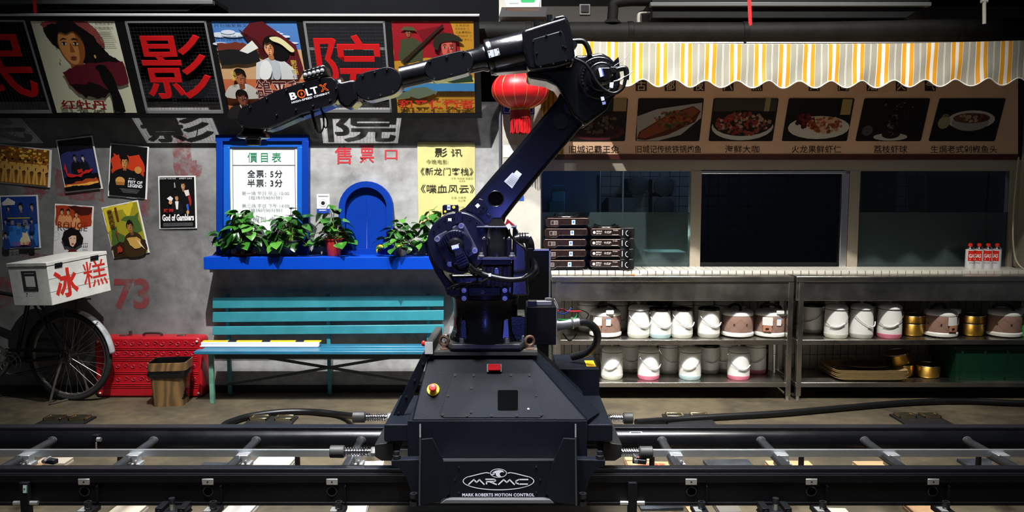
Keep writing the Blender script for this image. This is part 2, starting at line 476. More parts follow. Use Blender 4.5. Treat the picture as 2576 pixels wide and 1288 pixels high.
# ---- windows
def glass(name, tint, refl, dens):
    m = bpy.data.materials.new(name); m.use_nodes = True; n = m.node_tree.nodes; l = m.node_tree.links
    n.clear(); out = n.new('ShaderNodeOutputMaterial')
    tr = n.new('ShaderNodeBsdfTransparent'); tr.inputs[0].default_value = (*tint, 1)
    gl = n.new('ShaderNodeBsdfGlossy'); gl.inputs['Roughness'].default_value = 0.03
    fr = n.new('ShaderNodeFresnel'); fr.inputs[0].default_value = 1.45
    mx = n.new('ShaderNodeMixShader'); l.new(fr.outputs[0], mx.inputs[0]); l.new(tr.outputs[0], mx.inputs[1]); l.new(gl.outputs[0], mx.inputs[2])
    if dens:
        df = n.new('ShaderNodeBsdfPrincipled'); df.inputs['Base Color'].default_value = (*refl, 1); df.inputs['Roughness'].default_value = 0.25
        m2 = n.new('ShaderNodeMixShader'); m2.inputs[0].default_value = dens
        l.new(mx.outputs[0], m2.inputs[1]); l.new(df.outputs[0], m2.inputs[2]); l.new(m2.outputs[0], out.inputs[0])
    else: l.new(mx.outputs[0], out.inputs[0])
    return m
G_clear = glass('window_glass', (0.75, 0.8, 0.8), (0, 0, 0), 0)
G_frost = glass('frosted_film', (0.5, 0.62, 0.6), hexc('#4c5d5c'), 0.5)
def pane(nm, x0, x1, y0, y1, m, par, yy=0.03, film=None):
    a = P(x0, y0, YS); c = P(x1, y1, YS)
    return B().box((a.x, YS + yy, c.z), (c.x, YS + yy + 0.006, a.z)).obj(nm, m, par)
w1 = empty('window_1', P(1550, 668, YS)); w1['kind'] = 'structure'
pane('pane', 1363, 1737, 430, 671, G_clear, w1)
pane('frosted_film', 1363, 1737, 534, 671, G_frost, w1, 0.024)
w2 = empty('window_2', P(1945, 668, YS)); w2['kind'] = 'structure'
pane('pane', 1763, 2122, 438, 671, glass('dark_glass', (0.28, 0.29, 0.33), (0, 0, 0), 0), w2)
bb = B()
for (x0, x1, y0, y1) in ((1763, 2128, 427, 437), (2119, 2128, 437, 671)):
    a = P(x0, y0, YS); c = P(x1, y1, YS); bb.box((a.x, YS - 0.004, c.z), (c.x, YS + 0.03, a.z))
bb.obj('sash_frame', M_alu, w2, bev=0.003)
w3 = empty('window_3', P(2350, 668, YS)); w3['kind'] = 'structure'
pane('pane', 2160, 2540, 430, 671, G_clear, w3)
pane('frosted_film', 2160, 2540, 534, 671, G_frost, w3, 0.024)

# ---- tiled ledge in front of the windows
lg = B().box((xs0, 6.056, 0.925), (XW(2562), YS, 0.953)).obj('trim_3', M_grout, kind='structure', origin=V((0, YS, 0)))
b = B().box((0, -0.303, -0.024), (0.0565, -0.294, 0.006)).box((0, -0.294, 0), (0.0565, 0.0, 0.006))
t1 = b.obj('tile', M_tile, lg, origin=V((0, 0, 0)), bev=0.0012, seg=1)
first = True
for c in range(66):
    x = 0.30 + c * 0.0617
    if x > XW(2562) - 0.06: break
    if first: t1.location = (x, 0, 0.953); first = False
    else: linked(t1, 'tile', lg, (x, 0, 0.953))

# ---- kitchen seen through the glass
kx0, kx1, ky = -0.2, 5.2, 8.1
M_kt = mat('kitchen_tile', '#565b5c', 0.4); n, l, bs = nodes(M_kt)
tc = n.new('ShaderNodeTexCoord'); br = n.new('ShaderNodeTexBrick'); br.offset = 0.0
br.inputs['Scale'].default_value = 1.0; br.inputs['Brick Width'].default_value = 0.1; br.inputs['Row Height'].default_value = 0.1; br.inputs['Mortar Size'].default_value = 0.004
br.inputs['Color1'].default_value = (*hexc('#5a6062'), 1); br.inputs['Color2'].default_value = (*hexc('#53595b'), 1); br.inputs['Mortar'].default_value = (*hexc('#16181a'), 1)
mp = n.new('ShaderNodeMapping'); mp.inputs['Rotation'].default_value = (radians(90), 0, 0)
l.new(tc.outputs['Object'], mp.inputs[0]); l.new(mp.outputs[0], br.inputs['Vector']); l.new(br.outputs['Color'], bs.inputs['Base Color'])
B().box((kx0, ky, 0), (kx1, ky + 0.1, 3.0)).obj('wall_kitchen_back', M_kt, kind='structure', origin=V((0, 0, 0)))
M_kdark = mat('kitchen_dark', '#1b1d20', 0.7)
B().box((kx0 - 0.1, YS + 0.12, 0), (kx0, ky, 3.0)).obj('wall_kitchen_left', M_kdark, kind='structure')
B().box((kx1, YS + 0.12, 0), (kx1 + 0.1, ky, 3.0)).obj('wall_kitchen_right', M_kdark, kind='structure')
B().box((kx0, YS + 0.12, 3.0), (kx1, ky + 0.1, 3.1)).obj('ceiling_kitchen', M_kdark, kind='structure')
d = bpy.data.lights.new('kitchen_lamp', 'POINT'); d.energy = 24; d.color = (0.45, 0.6, 1.0); d.shadow_soft_size = 0.1
o = bpy.data.objects.new('kitchen_lamp', d); COL.objects.link(o); o.location = (1.6, 6.9, 2.4)

d = bpy.data.lights.new('prep_lamp', 'POINT'); d.energy = 3.5; d.color = (0.75, 0.95, 1.0); d.shadow_soft_size = 0.05
o = bpy.data.objects.new('prep_lamp', d); COL.objects.link(o); o.location = (P(1690, 600, 6.6).x, 6.6, 1.22)
# ---- awning: striped valance with scalloped hem
def awning_mat():
    m = mat('awning_stripes', '#ffffff', 0.45); n, l, b = nodes(m)
    uv = n.new('ShaderNodeUVMap'); uv.uv_map = 'stripe'
    sp = n.new('ShaderNodeSeparateXYZ'); l.new(uv.outputs[0], sp.inputs[0])
    fr = n.new('ShaderNodeMath'); fr.operation = 'FRACT'; l.new(sp.outputs[0], fr.inputs[0])
    r = n.new('ShaderNodeValToRGB'); r.color_ramp.interpolation = 'CONSTANT'
    O, Wt, G = hexc('#d99622'), hexc('#e6e2da'), hexc('#9c998c')
    seq = [(0, O), (.155, Wt), (.295, O), (.45, Wt), (.468, G), (.69, Wt), (.705, G), (.73, Wt), (.745, G), (.965, Wt)]
    e = r.color_ramp.elements
    e[0].position = 0; e[0].color = (*O, 1); e[1].position = seq[1][0]; e[1].color = (*Wt, 1)
    for p_, c_ in seq[2:]:
        k = e.new(p_); k.color = (*c_, 1)
    l.new(fr.outputs[0], r.inputs[0]); l.new(r.outputs[0], b.inputs['Base Color'])
    tr = n.new('ShaderNodeBsdfTranslucent'); l.new(r.outputs[0], tr.inputs[0])
    mx = n.new('ShaderNodeMixShader'); mx.inputs[0].default_value = 0.12
    l.new(b.outputs[0], mx.inputs[1]); l.new(tr.outputs[0], mx.inputs[2]); l.new(mx.outputs[0], n['Material Output'].inputs[0])
    return m
YA = 5.52
def build_awning():
    root = empty('awning', P(2000, 210, YA), 'orange, grey and white striped awning with scalloped hem over the food stall', 'awning')
    n = 420; X0 = P(1440, 150, YA).x; X1 = 4.1
    rows = [[] for _ in range(14)]; us = []
    for i in range(n + 1):
        x = X0 + (X1 - X0) * i / n
        px = 1288 + x / YA * 2000
        zt_ = P(px, 103 + 9 * sin((px - 1440) / (2500 - 1440) * pi), YA).z
        zb = P(px, 205 + 8 * sin((px - 1440) / 1100 * pi), YA).z - 0.024 * cos(2 * pi * (px - 1652) / 77.5)
        fold = 0.010 * sin(px / 77.5 * 2 * pi + 1) + 0.007 * sin(px / 31 + 0.5)
        us.append((px - 1583.5) / 60.8)
        for k in range(11):
            t = k / 10
            rows[k + 3].append(V((x, YA + fold * t * (0.4 + 0.6 * t) + 0.006 * sin(px / 17 + 5 * t) * t, zt_ + (zb - zt_) * t)))
        for k, (dy, dz) in enumerate(((0.78, 0.03), (0.40, 0.015), (0.03, 0.003))):
            rows[k].append(V((x, YA + dy, zt_ + dz)))
    b = B().grid(rows)
    o = b.obj('canopy', awning_mat(), root, clean=False, ang=60)
    ul = o.data.uv_layers.new(name='stripe'); w = n + 1
    for lp in o.data.loops:
        ul.data[lp.index].uv = (us[lp.vertex_index % w], lp.vertex_index // w / 13)
    hem = B().tube([p + V((0, -0.002, 0)) for p in rows[-1][::2]], 0.004, 6)
    hem.obj('hem', flat('#e8e6e0'), root)
    B().cyl(V((X0, YA + 0.02, P(1600, 108, YA).z)), V((X1, YA + 0.02, P(1600, 108, YA).z)), 0.012, n=10).obj('front_bar', M_alu, root)
build_awning()

# ---- menu board above the stall windows, leaning out at the top
def build_menu():
    yb = YS - 0.03; a = radians(12)
    pb = P(1900, 391, yb); pl = Plane(pb, (0, -cos(a), -sin(a)))
    root = empty('menu_board', pb, 'long tan menu board with food pictures under the striped awning', 'sign')
    M = mat('menu_tan', '#dcb592', 0.5, noise=0.15, nscale=2)
    c = [pl(1362, 391), pl(2561, 391), pl(2561, 170), pl(1362, 170)]
    B().prism(c, -pl.n * 0.02).obj('board', M, root)
    B().prism([pl(1362, 401, 0.004), pl(2561, 401, 0.004), pl(2561, 388, 0.004), pl(1362, 388, 0.004)], -pl.n * 0.03).obj('bottom_rail', mat('rail_red_brown', '#4c2019', 0.5, noise=0.3), root)
    names = ['旧城记霸王兔', '旧城记传统铁锅炖鱼', '海鲜大咖', '火龙果鲜虾仁', '荔枝虾球', '生焗老式剁椒鱼头']
    cap = [(1432, 1557), (1599, 1764), (1824, 1910), (1991, 2116), (2198, 2282), (2341, 2508)]
    mp_ = lambda u, v, h: pl(u, v, h)
    for s, (x0, x1) in zip(names, cap): Print(mp_, 0.001).t('#24160d', s, x0, 366, x1, 385, 0.004).obj('caption', root)
    for i, s in enumerate('古都夜八点人间烟火气'):
        x = 1613 + i * 72.8 if i < 5 else 2048 + (i - 5) * 73
        Print(mp_, 0.001).r('#3a2017', x - 14, 200, x + 14, 229).t('#dccba4', s, x - 11, 203, x + 11, 227).obj('character_tile', root)
    # food pictures
    sk = [0.0, 0.02, 0.035, 0.07, 0.12, 0.15]
    boxes = [(1430, 1580), (1606, 1771), (1795, 1959), (1984, 2150), (2174, 2340), (2363, 2530)]
    rnd = random.Random(3)
    for i, (x0, x1) in enumerate(boxes):
        fn = quad_map([pl(x0, 247, .002), pl(x1, 247, .002), pl(x1 - 8 - 4 * i, 355, .002), pl(x0 - 3 - 5 * i, 355, .002)])
        p = Print(fn, 0.0008)
        p.p('#14100d', rrect(0, 0, 1, 1, 0.03))
        def chunk(cu, cv, ru, rv, cols, cnt, sz):
            for c_ in cols:
                ps = []
                for _ in range(cnt):
                    a_ = rnd.uniform(0, 2 * pi); q = sqrt(rnd.random())
                    u = cu + ru * q * cos(a_); v = cv + rv * q * sin(a_)
                    k = rnd.uniform(0.5, 1) * sz; t_ = rnd.uniform(0, pi)
                    poly_ = [(u + k * cos(t_ + j * pi / 3) * rnd.uniform(.5, 1), v + 1.4 * k * sin(t_ + j * pi / 3) * rnd.uniform(.4, 1)) for j in range(6)]
                    ps.append([(min(.99, max(.01, x)), min(.99, max(.01, y))) for x, y in poly_])
                p.multi(c_, ps)
        if i == 0:
            p.e('#4a1b22', .5, .78, .48, .2); p.e('#2a1418', .5, .74, .42, .18); chunk(.5, .55, .34, .28, ['#1a120e', '#2e211a', '#0f0c0a', '#5a4a38'], 40, .05)
            p.r('#8d7a55', .76, .0, .98, .3)
        elif i == 1:
            p.p('#9a9590', [(.0, .42), (.3, .25), (.98, .1), (.99, .45), (.7, .85), (.35, .99), (.02, .99)])
            p.p('#4a1d10', [(.02, .95), (.05, .78), (.5, .35), (.85, .18), (.97, .3), (.9, .55), (.5, .85), (.15, .98)])
            p.p('#7d3c1c', [(.04, .9), (.08, .78), (.5, .38), (.85, .2), (.95, .3), (.8, .5), (.45, .75), (.15, .93)])
            chunk(.55, .5, .3, .2, ['#5a2410', '#8f4b22', '#4d4a20'], 26, .05)
        elif i == 2:
            p.r('#3a352c', .02, .02, .98, .3); p.r('#8d815c', .8, .0, .88, .3)
            p.e('#b8b4ac', .5, .66, .48, .32); p.e('#15110f', .5, .58, .47, .3)
            chunk(.5, .58, .42, .26, ['#5a2a20', '#7f4a38', '#3a2019', '#a3836c', '#8a2f24'], 40, .05)
        elif i == 3:
            p.e('#c9c3b4', .53, .68, .47, .27); chunk(.3, .52, .12, .16, ['#4a0f18', '#2e0a10', '#6b1c22'], 16, .06)
            chunk(.62, .62, .26, .17, ['#b98058', '#d1a582', '#a65d38', '#8a3c20'], 22, .05); p.r('#9d8d58', .82, .02, .97, .38)
        elif i == 4:
            p.e('#b9b3ab', .52, .9, .26, .09); p.e('#26110e', .52, .84, .14, .1); chunk(.52, .62, .06, .22, ['#2a2220', '#6a5c5c', '#1a1614'], 16, .05)
            p.e('#4a4a48', .15, .75, .08, .12); chunk(.6, .2, .3, .15, ['#33342f', '#6b6266'], 9, .02)
        else:
            p.e('#b7b3ad', .56, .5, .36, .22); p.e('#8f8a84', .56, .56, .28, .2); p.e('#5b3a28', .56, .46, .28, .12); chunk(.58, .46, .22, .08, ['#7c5236', '#4a2d1e', '#a88e70'], 12, .05)
            p.e('#8e8760', .16, .56, .09, .15); p.e('#6a664c', .16, .4, .05, .04)
        p.obj('food_picture', root)
build_menu()
# corrugated yellow sheet closing the awning's left end
def side_sheet():
    b = B(); pts = []
    for i in range(13):
        px = 1352 + i * 5.5
        pts.append((px, 6.16 + (0.012 if i % 2 else 0.0)))
    for (xa, da), (xb, db) in zip(pts, pts[1:]):
        b.add([P(xa, 205, da), P(xb, 205, db), P(xb, 388, db), P(xa, 388, da)], [(0, 1, 2, 3)])
    b.obj('corrugated_sheet', mat('ochre_sheet', '#a9791f', 0.5, noise=0.3, nscale=12), solid=0.003, label='corrugated ochre sheet beside the lantern at the menu board end', cat='sheet', clean=False, ang=10)
side_sheet()

# ---- pipes and ducts under the ceiling
def pipes():
    b = B(); r = 0.078
    pts = [P(px, y, 5.8) for px, y in ((1150, 82), (1350, 83), (1700, 84), (2000, 83), (2300, 78), (2700, 74))]
    pp = smooth_path(pts, 10); root = empty('lagged_pipe', pp[0], 'thick black foam-lagged pipe running above the striped awning', 'pipe')
    b.tube(pp, r, 24).obj('pipe', M_pipe, root)
    for px in (1585, 1330, 1872, 2410):
        B().lathe([(r + .002, -.02), (r + .004, -.018), (r + .004, .018), (r + .002, .02)], P(px, 83 if px < 2200 else 77, 5.8), (1, 0, 0)).obj('tape_band', mat('black_tape', '#0b0b0b', 0.6, spec=.1), root)
    B().tube(smooth_path([P(1540, 60, 5.8), P(1542, 30, 5.8), P(1548, 8, 5.8), P(1590, 2, 5.8), P(1636, 1, 5.8)], 6), 0.038, 16).obj('branch_pipe', M_pipe, root)
    B().lathe([(.075, 0), (.06, .012), (.04, .03)], P(1540, 60, 5.8), (0, 0, 1)).obj('branch_collar', M_pipe, root)
    B().tube(smooth_path([P(1606, 58, 5.83), P(1606, 44, 5.83), P(1609, 34, 5.83), P(1620, 31, 5.83), P(1645, 31, 5.83)], 5), 0.013, 12).obj('drain_pipe', mat('grey_plastic', '#8b8880', 0.5), label='small pale grey plastic elbow pipe above the foam-lagged pipe', cat='pipe')
    B().tube([P(2476, 60, 5.5), P(2476, -20, 5.5)], 0.012, 12).tube([P(2468, 3, 5.5), P(2484, 3, 5.5)], 0.012, 12).obj('white_conduit', flat('#b9b8b0'), label='vertical white conduit above the awning at far right', cat='pipe')
    # fan coil housings
    def housing(x0, x1, y0, y1, D, lab, dep):
        root = empty('air_duct', P((x0 + x1) / 2, y1, D), lab, 'duct')
        a = [P(x0, y1, D), P(x1 - 60, y1, D), P(x1, y0 + 4, D), P(x1, y0 - 10, D), P(x0, y0 - 10, D)]
        B().prism(a, (0, dep, 0)).obj('housing', mat('duct_grey', '#141516', 0.5, spec=.15, noise=0.2), root, bev=0.006)
        B().box(tuple(P(x0 - 4, y0 + 10, D - 0.03)), tuple(P(x1 + 4, y0, D - 0.03) + V((0, 0.05, 0)))).obj('front_lip', mat('duct_lip_grey', '#4c4e4f', 0.45), root, bev=0.003)
    housing(-60, 530, 0, 30, 5.72, 'long grey duct housing above the left film sign', 0.35)
    housing(1640, 2340, 5, 46, 5.75, 'long grey duct housing above the lagged pipe', 0.45)
    for x, y0, y1, D, lab in ((86, -10, 32, 5.66, 'red ribbon hanging over the left film sign'), (1885, -10, 62, 5.45, 'red ribbon hanging in front of the lagged pipe')):
        B().prism([P(x - 5, y0, D), P(x + 4, y0, D), P(x + 7, y1, D), P(x + 1, y1 + 3, D), P(x - 2, y1 - 4, D)], (0, 0.002, 0)).obj('red_ribbon', flat('#c8161c'), label=lab, cat='ribbon')
    # emergency light box and wall socket on the dark upper wall
    e = empty('emergency_light', P(1312, 20, 5.4), 'white emergency light box with green label at the top edge', 'lamp')
    B().prism([P(1268, -20, 5.4), P(1362, -20, 5.4), P(1358, 20, 5.4), P(1272, 20, 5.4)], (0, 0.1, 0)).obj('case', flat('#c9ccca'), e, bev=0.008)
    p = Print(vplane(5.4)); p.p('#1f8a4c', rrect(1310, -4, 1346, 6, 4)); p.r('#8f9492', 1280, 6, 1305, 9); p.obj('label', e)
    B().prism([P(1262, 18, 5.9), P(1376, 18, 5.9), P(1372, 42, 5.9), P(1255, 42, 5.9)], (0, 0.17, 0)).obj('trunking', mat('trunk_grey', '#2b2c2e', 0.5), label='dark grey trunking below the emergency light box', cat='trunking')
    s = empty('wall_socket', P(1472, 37, 6.3), 'small grey framed socket on the dark upper wall', 'socket')
    B().prism([P(1458, 10, 6.34), P(1485, 10, 6.34), P(1485, 37, 6.34), P(1458, 37, 6.34)], (0, 0.03, 0)).obj('plate', flat('#6f7173'), s, bev=0.003)
    B().prism([P(1462, 13, 6.33), P(1481, 13, 6.33), P(1481, 30, 6.33), P(1462, 30, 6.33)], (0, 0.02, 0)).obj('insert', flat('#1d1e20'), s)
pipes()

# ---- counters
def counter(name, x0, x1, lab, legs):
    y0, y1 = 5.85, 6.33
    root = empty(name, (0.5 * (x0 + x1), y0, 0), lab, 'counter')
    zt_, za, zb = 0.936, 0.897, 0.752
    B().box((x0, y0, za), (x1, y1, zt_)).obj('worktop', M_steel, root, bev=0.004)
    B().box((x0 + .004, y0 + .012, zb), (x1 - .004, y0 + .03, za)).obj('apron', M_steel, root, bev=0.003)
    for z in (0.457, 0.133):
        B().box((x0 + .02, y0 + .015, z - .036), (x1 - .02, y1 - .005, z)).obj('shelf', M_steel, root, bev=0.003)
    for lx in legs:
        for ly in (y0 + .005, y1 - .05):
            g = B().box((lx - .019, ly, .03), (lx + .019, ly + .038, za)).obj('leg', M_steel, root, bev=0.003)
            B().cyl((lx, ly + .019, 0), (lx, ly + .019, .032), .014, n=12).obj('foot', M_alu, g)
counter('steel_counter', P(1388, 700, 5.85).x, P(1998, 700, 5.85).x, 'stainless steel counter with two shelves of pots, left one beside the robot', [P(1405, 700, 5.85).x, P(1986, 900, 5.85).x])
counter('steel_counter', P(2004, 700, 5.85).x, 4.15, 'stainless steel counter holding gold pots and the green crate, right one', [P(2012, 900, 5.85).x, 4.1])
# ================================================================== goods on the stall shelves
M_white = mat('white_plastic', '#d8d7d2', 0.32, coat=0.2)
M_offw = mat('offwhite_plastic', '#c4c6b8', 0.35)
M_inner = mat('pot_black_rim', '#0e0d10', 0.2)
M_pat = mat('cooker_brown', '#8c6f62', 0.35)
M_darkp = mat('dark_plastic', '#141416', 0.3)
M_gold = mat('gold_anodised', (0.52, 0.31, 0.06), 0.34, 1.0, rnoise=0.06)
M_goldin = mat('gold_inner_dark', (0.09, 0.06, 0.03), 0.45, 0.6)
BASEC = {'white': M_offw, 'pink': mat('pink_plastic', '#cf6d86', 0.35), 'blue': mat('pale_blue_plastic', '#a9c3c8', 0.35), 'grey': mat('grey_plastic_base', '#a7a8a0', 0.35)}
def pot_proto(base, lid):
    root = empty('insulated_pot', (0, 0, 0), 'x', 'pot')
    R = 0.084
    B().lathe([(R * .86, 0), (R * .97, .012), (R * 1.01, .03), (R * 1.01, .034)], n=28).obj('base', BASEC[base], root)
    B().lathe([(R * .99, .034), (R * 1.0, .06), (R * .97, .15), (R * .92, .205), (R * .92, .21)], n=28).obj('body', M_white, root)
    if lid:
        L = B().lathe([(R * .95, .209), (R * .96, .214), (R * .93, .226), (R * .72, .243), (R * .3, .25), (R * .12, .251), (R * .12, .262), (R * .2, .266), (R * .1, .272), (.0001, .273)], n=28).obj('lid', M_white, root)
        B().lathe([(R * .965, .207), (R * .965, .2105)], n=28).obj('seam', M_inner, L)
    else:
        B().lathe([(R * .96, .208), (R * .97, .214), (R * .97, .224), (R * .8, .226), (R * .78, .212), (0.0001, .21)], n=28).obj('rim', M_inner, root)
        B().lathe([(.012, .21), (.012, .235), (.006, .24), (.0001, .24)], n=12).obj('knob', M_inner, root)
    # bail handle hanging down the front
    pts = [V((-R * .97, 0, .19))]
    for i in range(9):
        a = pi * i / 8
        pts.append(V((-cos(a) * (R + .006), -sin(a) * (R + .006), .185 - .095 * sin(a))))
    pts.append(V((R * .97, 0, .19)))
    hd = B().tube(smooth_path(pts, 3), .0016, 6).obj('bail', M_chrome, root)
    mid = [p + V((0, -.004, 0)) for p in smooth_path(pts[4:8], 3)]
    B().tube(mid, .0042, 8).obj('grip', M_white, hd)
    return root
PROTO = {}
def pot(px, ybot, D, base, lid, label, rz=0.0, grp='insulated pots on the stall shelves', zs=None, sc=1.0):
    z = zs; x = P(px, ybot, D).x
    k = (base, lid)
    if k not in PROTO:
        PROTO[k] = pot_proto(base, lid); o = PROTO[k]; o.location = (x, D, z); o.rotation_euler = (0, 0, rz); o['label'] = label; o['group'] = grp
    else: o = copy_tree(PROTO[k], (x, D, z), rz, label, grp)
    o.scale = (sc, sc, sc)
    return o
def cooker_proto():
    root = empty('rice_cooker', (0, 0, 0), 'x', 'rice cooker')
    R = .118
    B().lathe([(R * .9, .008), (R * 1.03, .014), (R * 1.05, .022), (R * 1.05, .034), (R * .99, .042)], n=36).obj('base', M_white, root)
    for a in range(4):
        q = a * pi / 2 + pi / 4
        B().cyl((cos(q) * R * .75, sin(q) * R * .75, 0), (cos(q) * R * .75, sin(q) * R * .75, .012), .014, n=10).obj('foot', M_darkp, root)
    body = B().lathe([(R * .98, .042), (R * 1.0, .06), (R * 1.01, .12), (R * .99, .165), (R * .98, .168)], n=36).obj('body', M_pat, root)
    # thin crossed line decoration with small dark diamonds
    fn = lambda u, v, h: V((sin(u) * (R * 1.012 + h), -cos(u) * (R * 1.012 + h), v))
    pr = Print(fn, 0.0, 0.0002)
    for a0 in [i * pi / 4 for i in range(8)]:
        for sgn in (-1, 1):
            seg = []
            for i in range(7):
                t = i / 6
                seg.append((a0 + sgn * (t - .5) * .95, .055 + t * .1))
            pr.multi('#5f4a44', [[(p[0], p[1]), (q[0], q[1]), (q[0] + .012, q[1]), (p[0] + .012, p[1])] for p, q in zip(seg, seg[1:])])
        pr.p('#3a221c', [(a0 - .06, .105), (a0, .096), (a0 + .06, .105), (a0, .114)])
    pr.r('#d9dad6', .42, .10, .72, .155); pr.r('#3f7fb8', .42, .148, .72, .155)
    pr.obj('pattern', body, 0.4)
    B().lathe([(R * 1.0, .168), (R * 1.01, .175), (R * .98, .192), (R * .85, .205), (R * .4, .211), (.0001, .212)], n=36).obj('lid', M_white, root)
    pts = [V((-R * .62, .03, .2)), V((-R * .56, .02, .225)), V((-R * .2, .01, .242)), V((R * .2, .01, .242)), V((R * .56, .02, .225)), V((R * .62, .03, .2))]
    B().tube(smooth_path(pts, 4), .011, 8).obj('carry_handle', M_darkp, root)
    B().obox((R * .55, -R * .62, .2), (.028, .012, 0), (-.012, .03, 0), (0, 0, .018)).obj('steam_vent', M_white, root, bev=.008)
    pan = B()
    rows = [[fn(-.42 + .6 * j / 6, v, h) for j in range(7)] for v, h in ((.1, .001), (.1, .009), (.162, .009), (.162, .001))]
    pan.grid(rows).obj('control_panel', M_white, root, clean=False)
    sw = B(); rows = [[fn(-.36 + .48 * j / 6, v, h) for j in range(7)] for v, h in ((.055, .001), (.055, .012), (.098, .012), (.098, .001))]
    s = sw.grid(rows).obj('switch', mat('copper_plastic', '#a87458', 0.35), root, clean=False)
    B().obox(fn(-.12, .075, .012), (.012, 0, 0), (0, .003, 0), (0, 0, .006)).obj('lever', M_darkp, s)
    return root
CK = []
def cooker(px, D, z, rz, label):
    x = P(px, 800, D).x
    if not CK:
        o = cooker_proto(); CK.append(o); o.location = (x, D, z); o.rotation_euler = (0, 0, rz); o['label'] = label; o['group'] = 'rice cookers on the stall shelves'
    else: copy_tree(CK[0], (x, D, z), rz, label, 'rice cookers on the stall shelves')
GP = []
def gold_proto():
    root = empty('gold_pot', (0, 0, 0), 'x', 'pot'); R = .093
    B().lathe([(R * .8, 0), (R * .93, .006), (R * .98, .02), (R * 1.0, .085), (R * 1.06, .092), (R * 1.06, .096), (R * .97, .094)], n=32).obj('shell', M_gold, root)
    B().lathe([(R * .97, .0935), (R * .95, .02), (R * .85, .012), (.0001, .01)], n=32).obj('inside', M_goldin, root)
    B().torus((0, 0, .095), (0, 0, 1), R * 1.05, .0026, 32, 6).obj('rim', M_chrome, root)
    return root
def gold(px, D, z, label, tilt=0.0):
    x = P(px, 800, D).x
    if not GP:
        o = gold_proto(); GP.append(o); o.location = (x, D, z); o['label'] = label; o['group'] = 'gold pots on the stall shelves'
    else: o = copy_tree(GP[0], (x, D, z), 0, label, 'gold pots on the stall shelves')
    o.rotation_euler = (0, tilt, 0)
ZU, ZL = 0.457, 0.133
DF = 5.985
# upper shelf, left counter
cooker(1523, 6.03, ZU, -.5, 'brown rice cooker behind the robot hose, leftmost on the upper shelf')
pot(1606, 848, DF, 'white', True, 'tall domed white pot next to the leftmost rice cooker', .4, zs=ZU, sc=1.0)
pot(1660, 850, 5.980, 'blue', False, 'open white pot with black rim and pale blue base on upper shelf', .25, zs=ZU)
pot(1714, 850, 5.985, 'white', False, 'open white pot right of the pale-blue-based open pot on upper shelf', .5, zs=ZU)
pot(1782, 847, 6.000, 'grey', False, 'open white pot just left of the two neighbouring rice cookers', .4, zs=ZU)
cooker(1855, 6.03, ZU, 1.9, 'brown rice cooker beside the open white pot, left of the neighbouring pair')
cooker(1938, 6.03, ZU, -.35, 'brown rice cooker with label at the right end of the left counter')
for i, (px, lid, wd_) in enumerate(((1482, True, 'behind the leftmost rice cooker'), (1552, True, 'peeking between the leftmost rice cooker and the tall domed pot'), (1652, False, 'shaded behind the pale-blue-based open pot'), (1716, True, 'shaded with domed lid behind the open pots'), (1768, True, 'shaded behind the gap between open white pots'), (1822, True, 'shaded behind the left of the paired rice cookers'))):
    pot(px, 820, 6.24, 'grey', lid, 'white pot ' + wd_, .3 * i, zs=ZU, sc=1.02)
# lower shelf, left counter
pot(1539, 950, 6.010, 'white', True, 'white pot with cream base, leftmost on the lower shelf', -.45, zs=ZL)
pot(1631, 952, 6.000, 'pink', True, 'white pot with pink base, left one on the lower shelf', .45, zs=ZL)
pot(1735, 952, 6.000, 'blue', True, 'domed white pot with pale blue base on the lower shelf', -.45, zs=ZL)
pot(1857, 955, 5.995, 'pink', True, 'white pot with pink base in front, right one on the lower shelf', .1, zs=ZL)
pot(1582, 930, 6.24, 'grey', True, 'shaded white pot behind the leftmost lower-shelf pot', .2, zs=ZL)
pot(1680, 940, 6.2, 'white', True, 'shaded white pot between the pink-based and pale-blue-based pots', .5, zs=ZL)
pot(1783, 935, 6.2, 'grey', False, 'open shaded pot with black rim on the lower shelf', 0, zs=ZL)
pot(1826, 935, 6.24, 'grey', True, 'shaded white pot behind and left of the right pink-based pot', -.6, zs=ZL)
pot(1899, 945, 6.2, 'pink', True, 'white pot with pink base in the back, rightmost on lower shelf', -.5, zs=ZL)
pot(1628, 930, 6.24, 'grey', True, 'far shaded pot hidden behind the left pink-based pot', 0, zs=ZL)
pot(1720, 930, 6.24, 'grey', True, 'far shaded pot behind the pale-blue-based lower pot', 0, zs=ZL)
# upper shelf, right counter
pot(2042, 838, 6.18, 'grey', False, 'dim open pot with black rim beside the counter leg', -.9, zs=ZU)
pot(2102, 850, 5.980, 'white', True, 'white pot, left of the three lit pots on right counter', -.45, zs=ZU, sc=1.04)
pot(2165, 850, 5.980, 'grey', True, 'white pot, middle of the three lit pots on right counter', .5, zs=ZU, sc=1.04)
pot(2236, 850, 5.975, 'pink', True, 'white pot with pink base beside the stacked gold pots', -.5, zs=ZU, sc=1.06)
pot(2098, 835, 6.24, 'grey', True, 'shaded pot behind the left lit pot on right counter', 0, zs=ZU)
pot(2172, 835, 6.24, 'grey', False, 'shaded pot behind the middle lit pot on right counter', 0, zs=ZU)
gold(2294, 6.08, ZU, 'gold pot under another, between pink-based pot and rice cooker')
gold(2294, 6.08, ZU + .062, 'gold pot stacked on top, between pink-based pot and rice cooker')
cooker(2366, 6.03, ZU, .35, 'brown rice cooker between the two stacks of gold pots')
gold(2443, 6.08, ZU, 'gold pot under another, right of the middle rice cooker')
gold(2443, 6.08, ZU + .062, 'gold pot stacked on top, right of the middle rice cooker')
cooker(2527, 6.03, ZU, 2.2, 'brown rice cooker half in shade at the far right of the shelf')
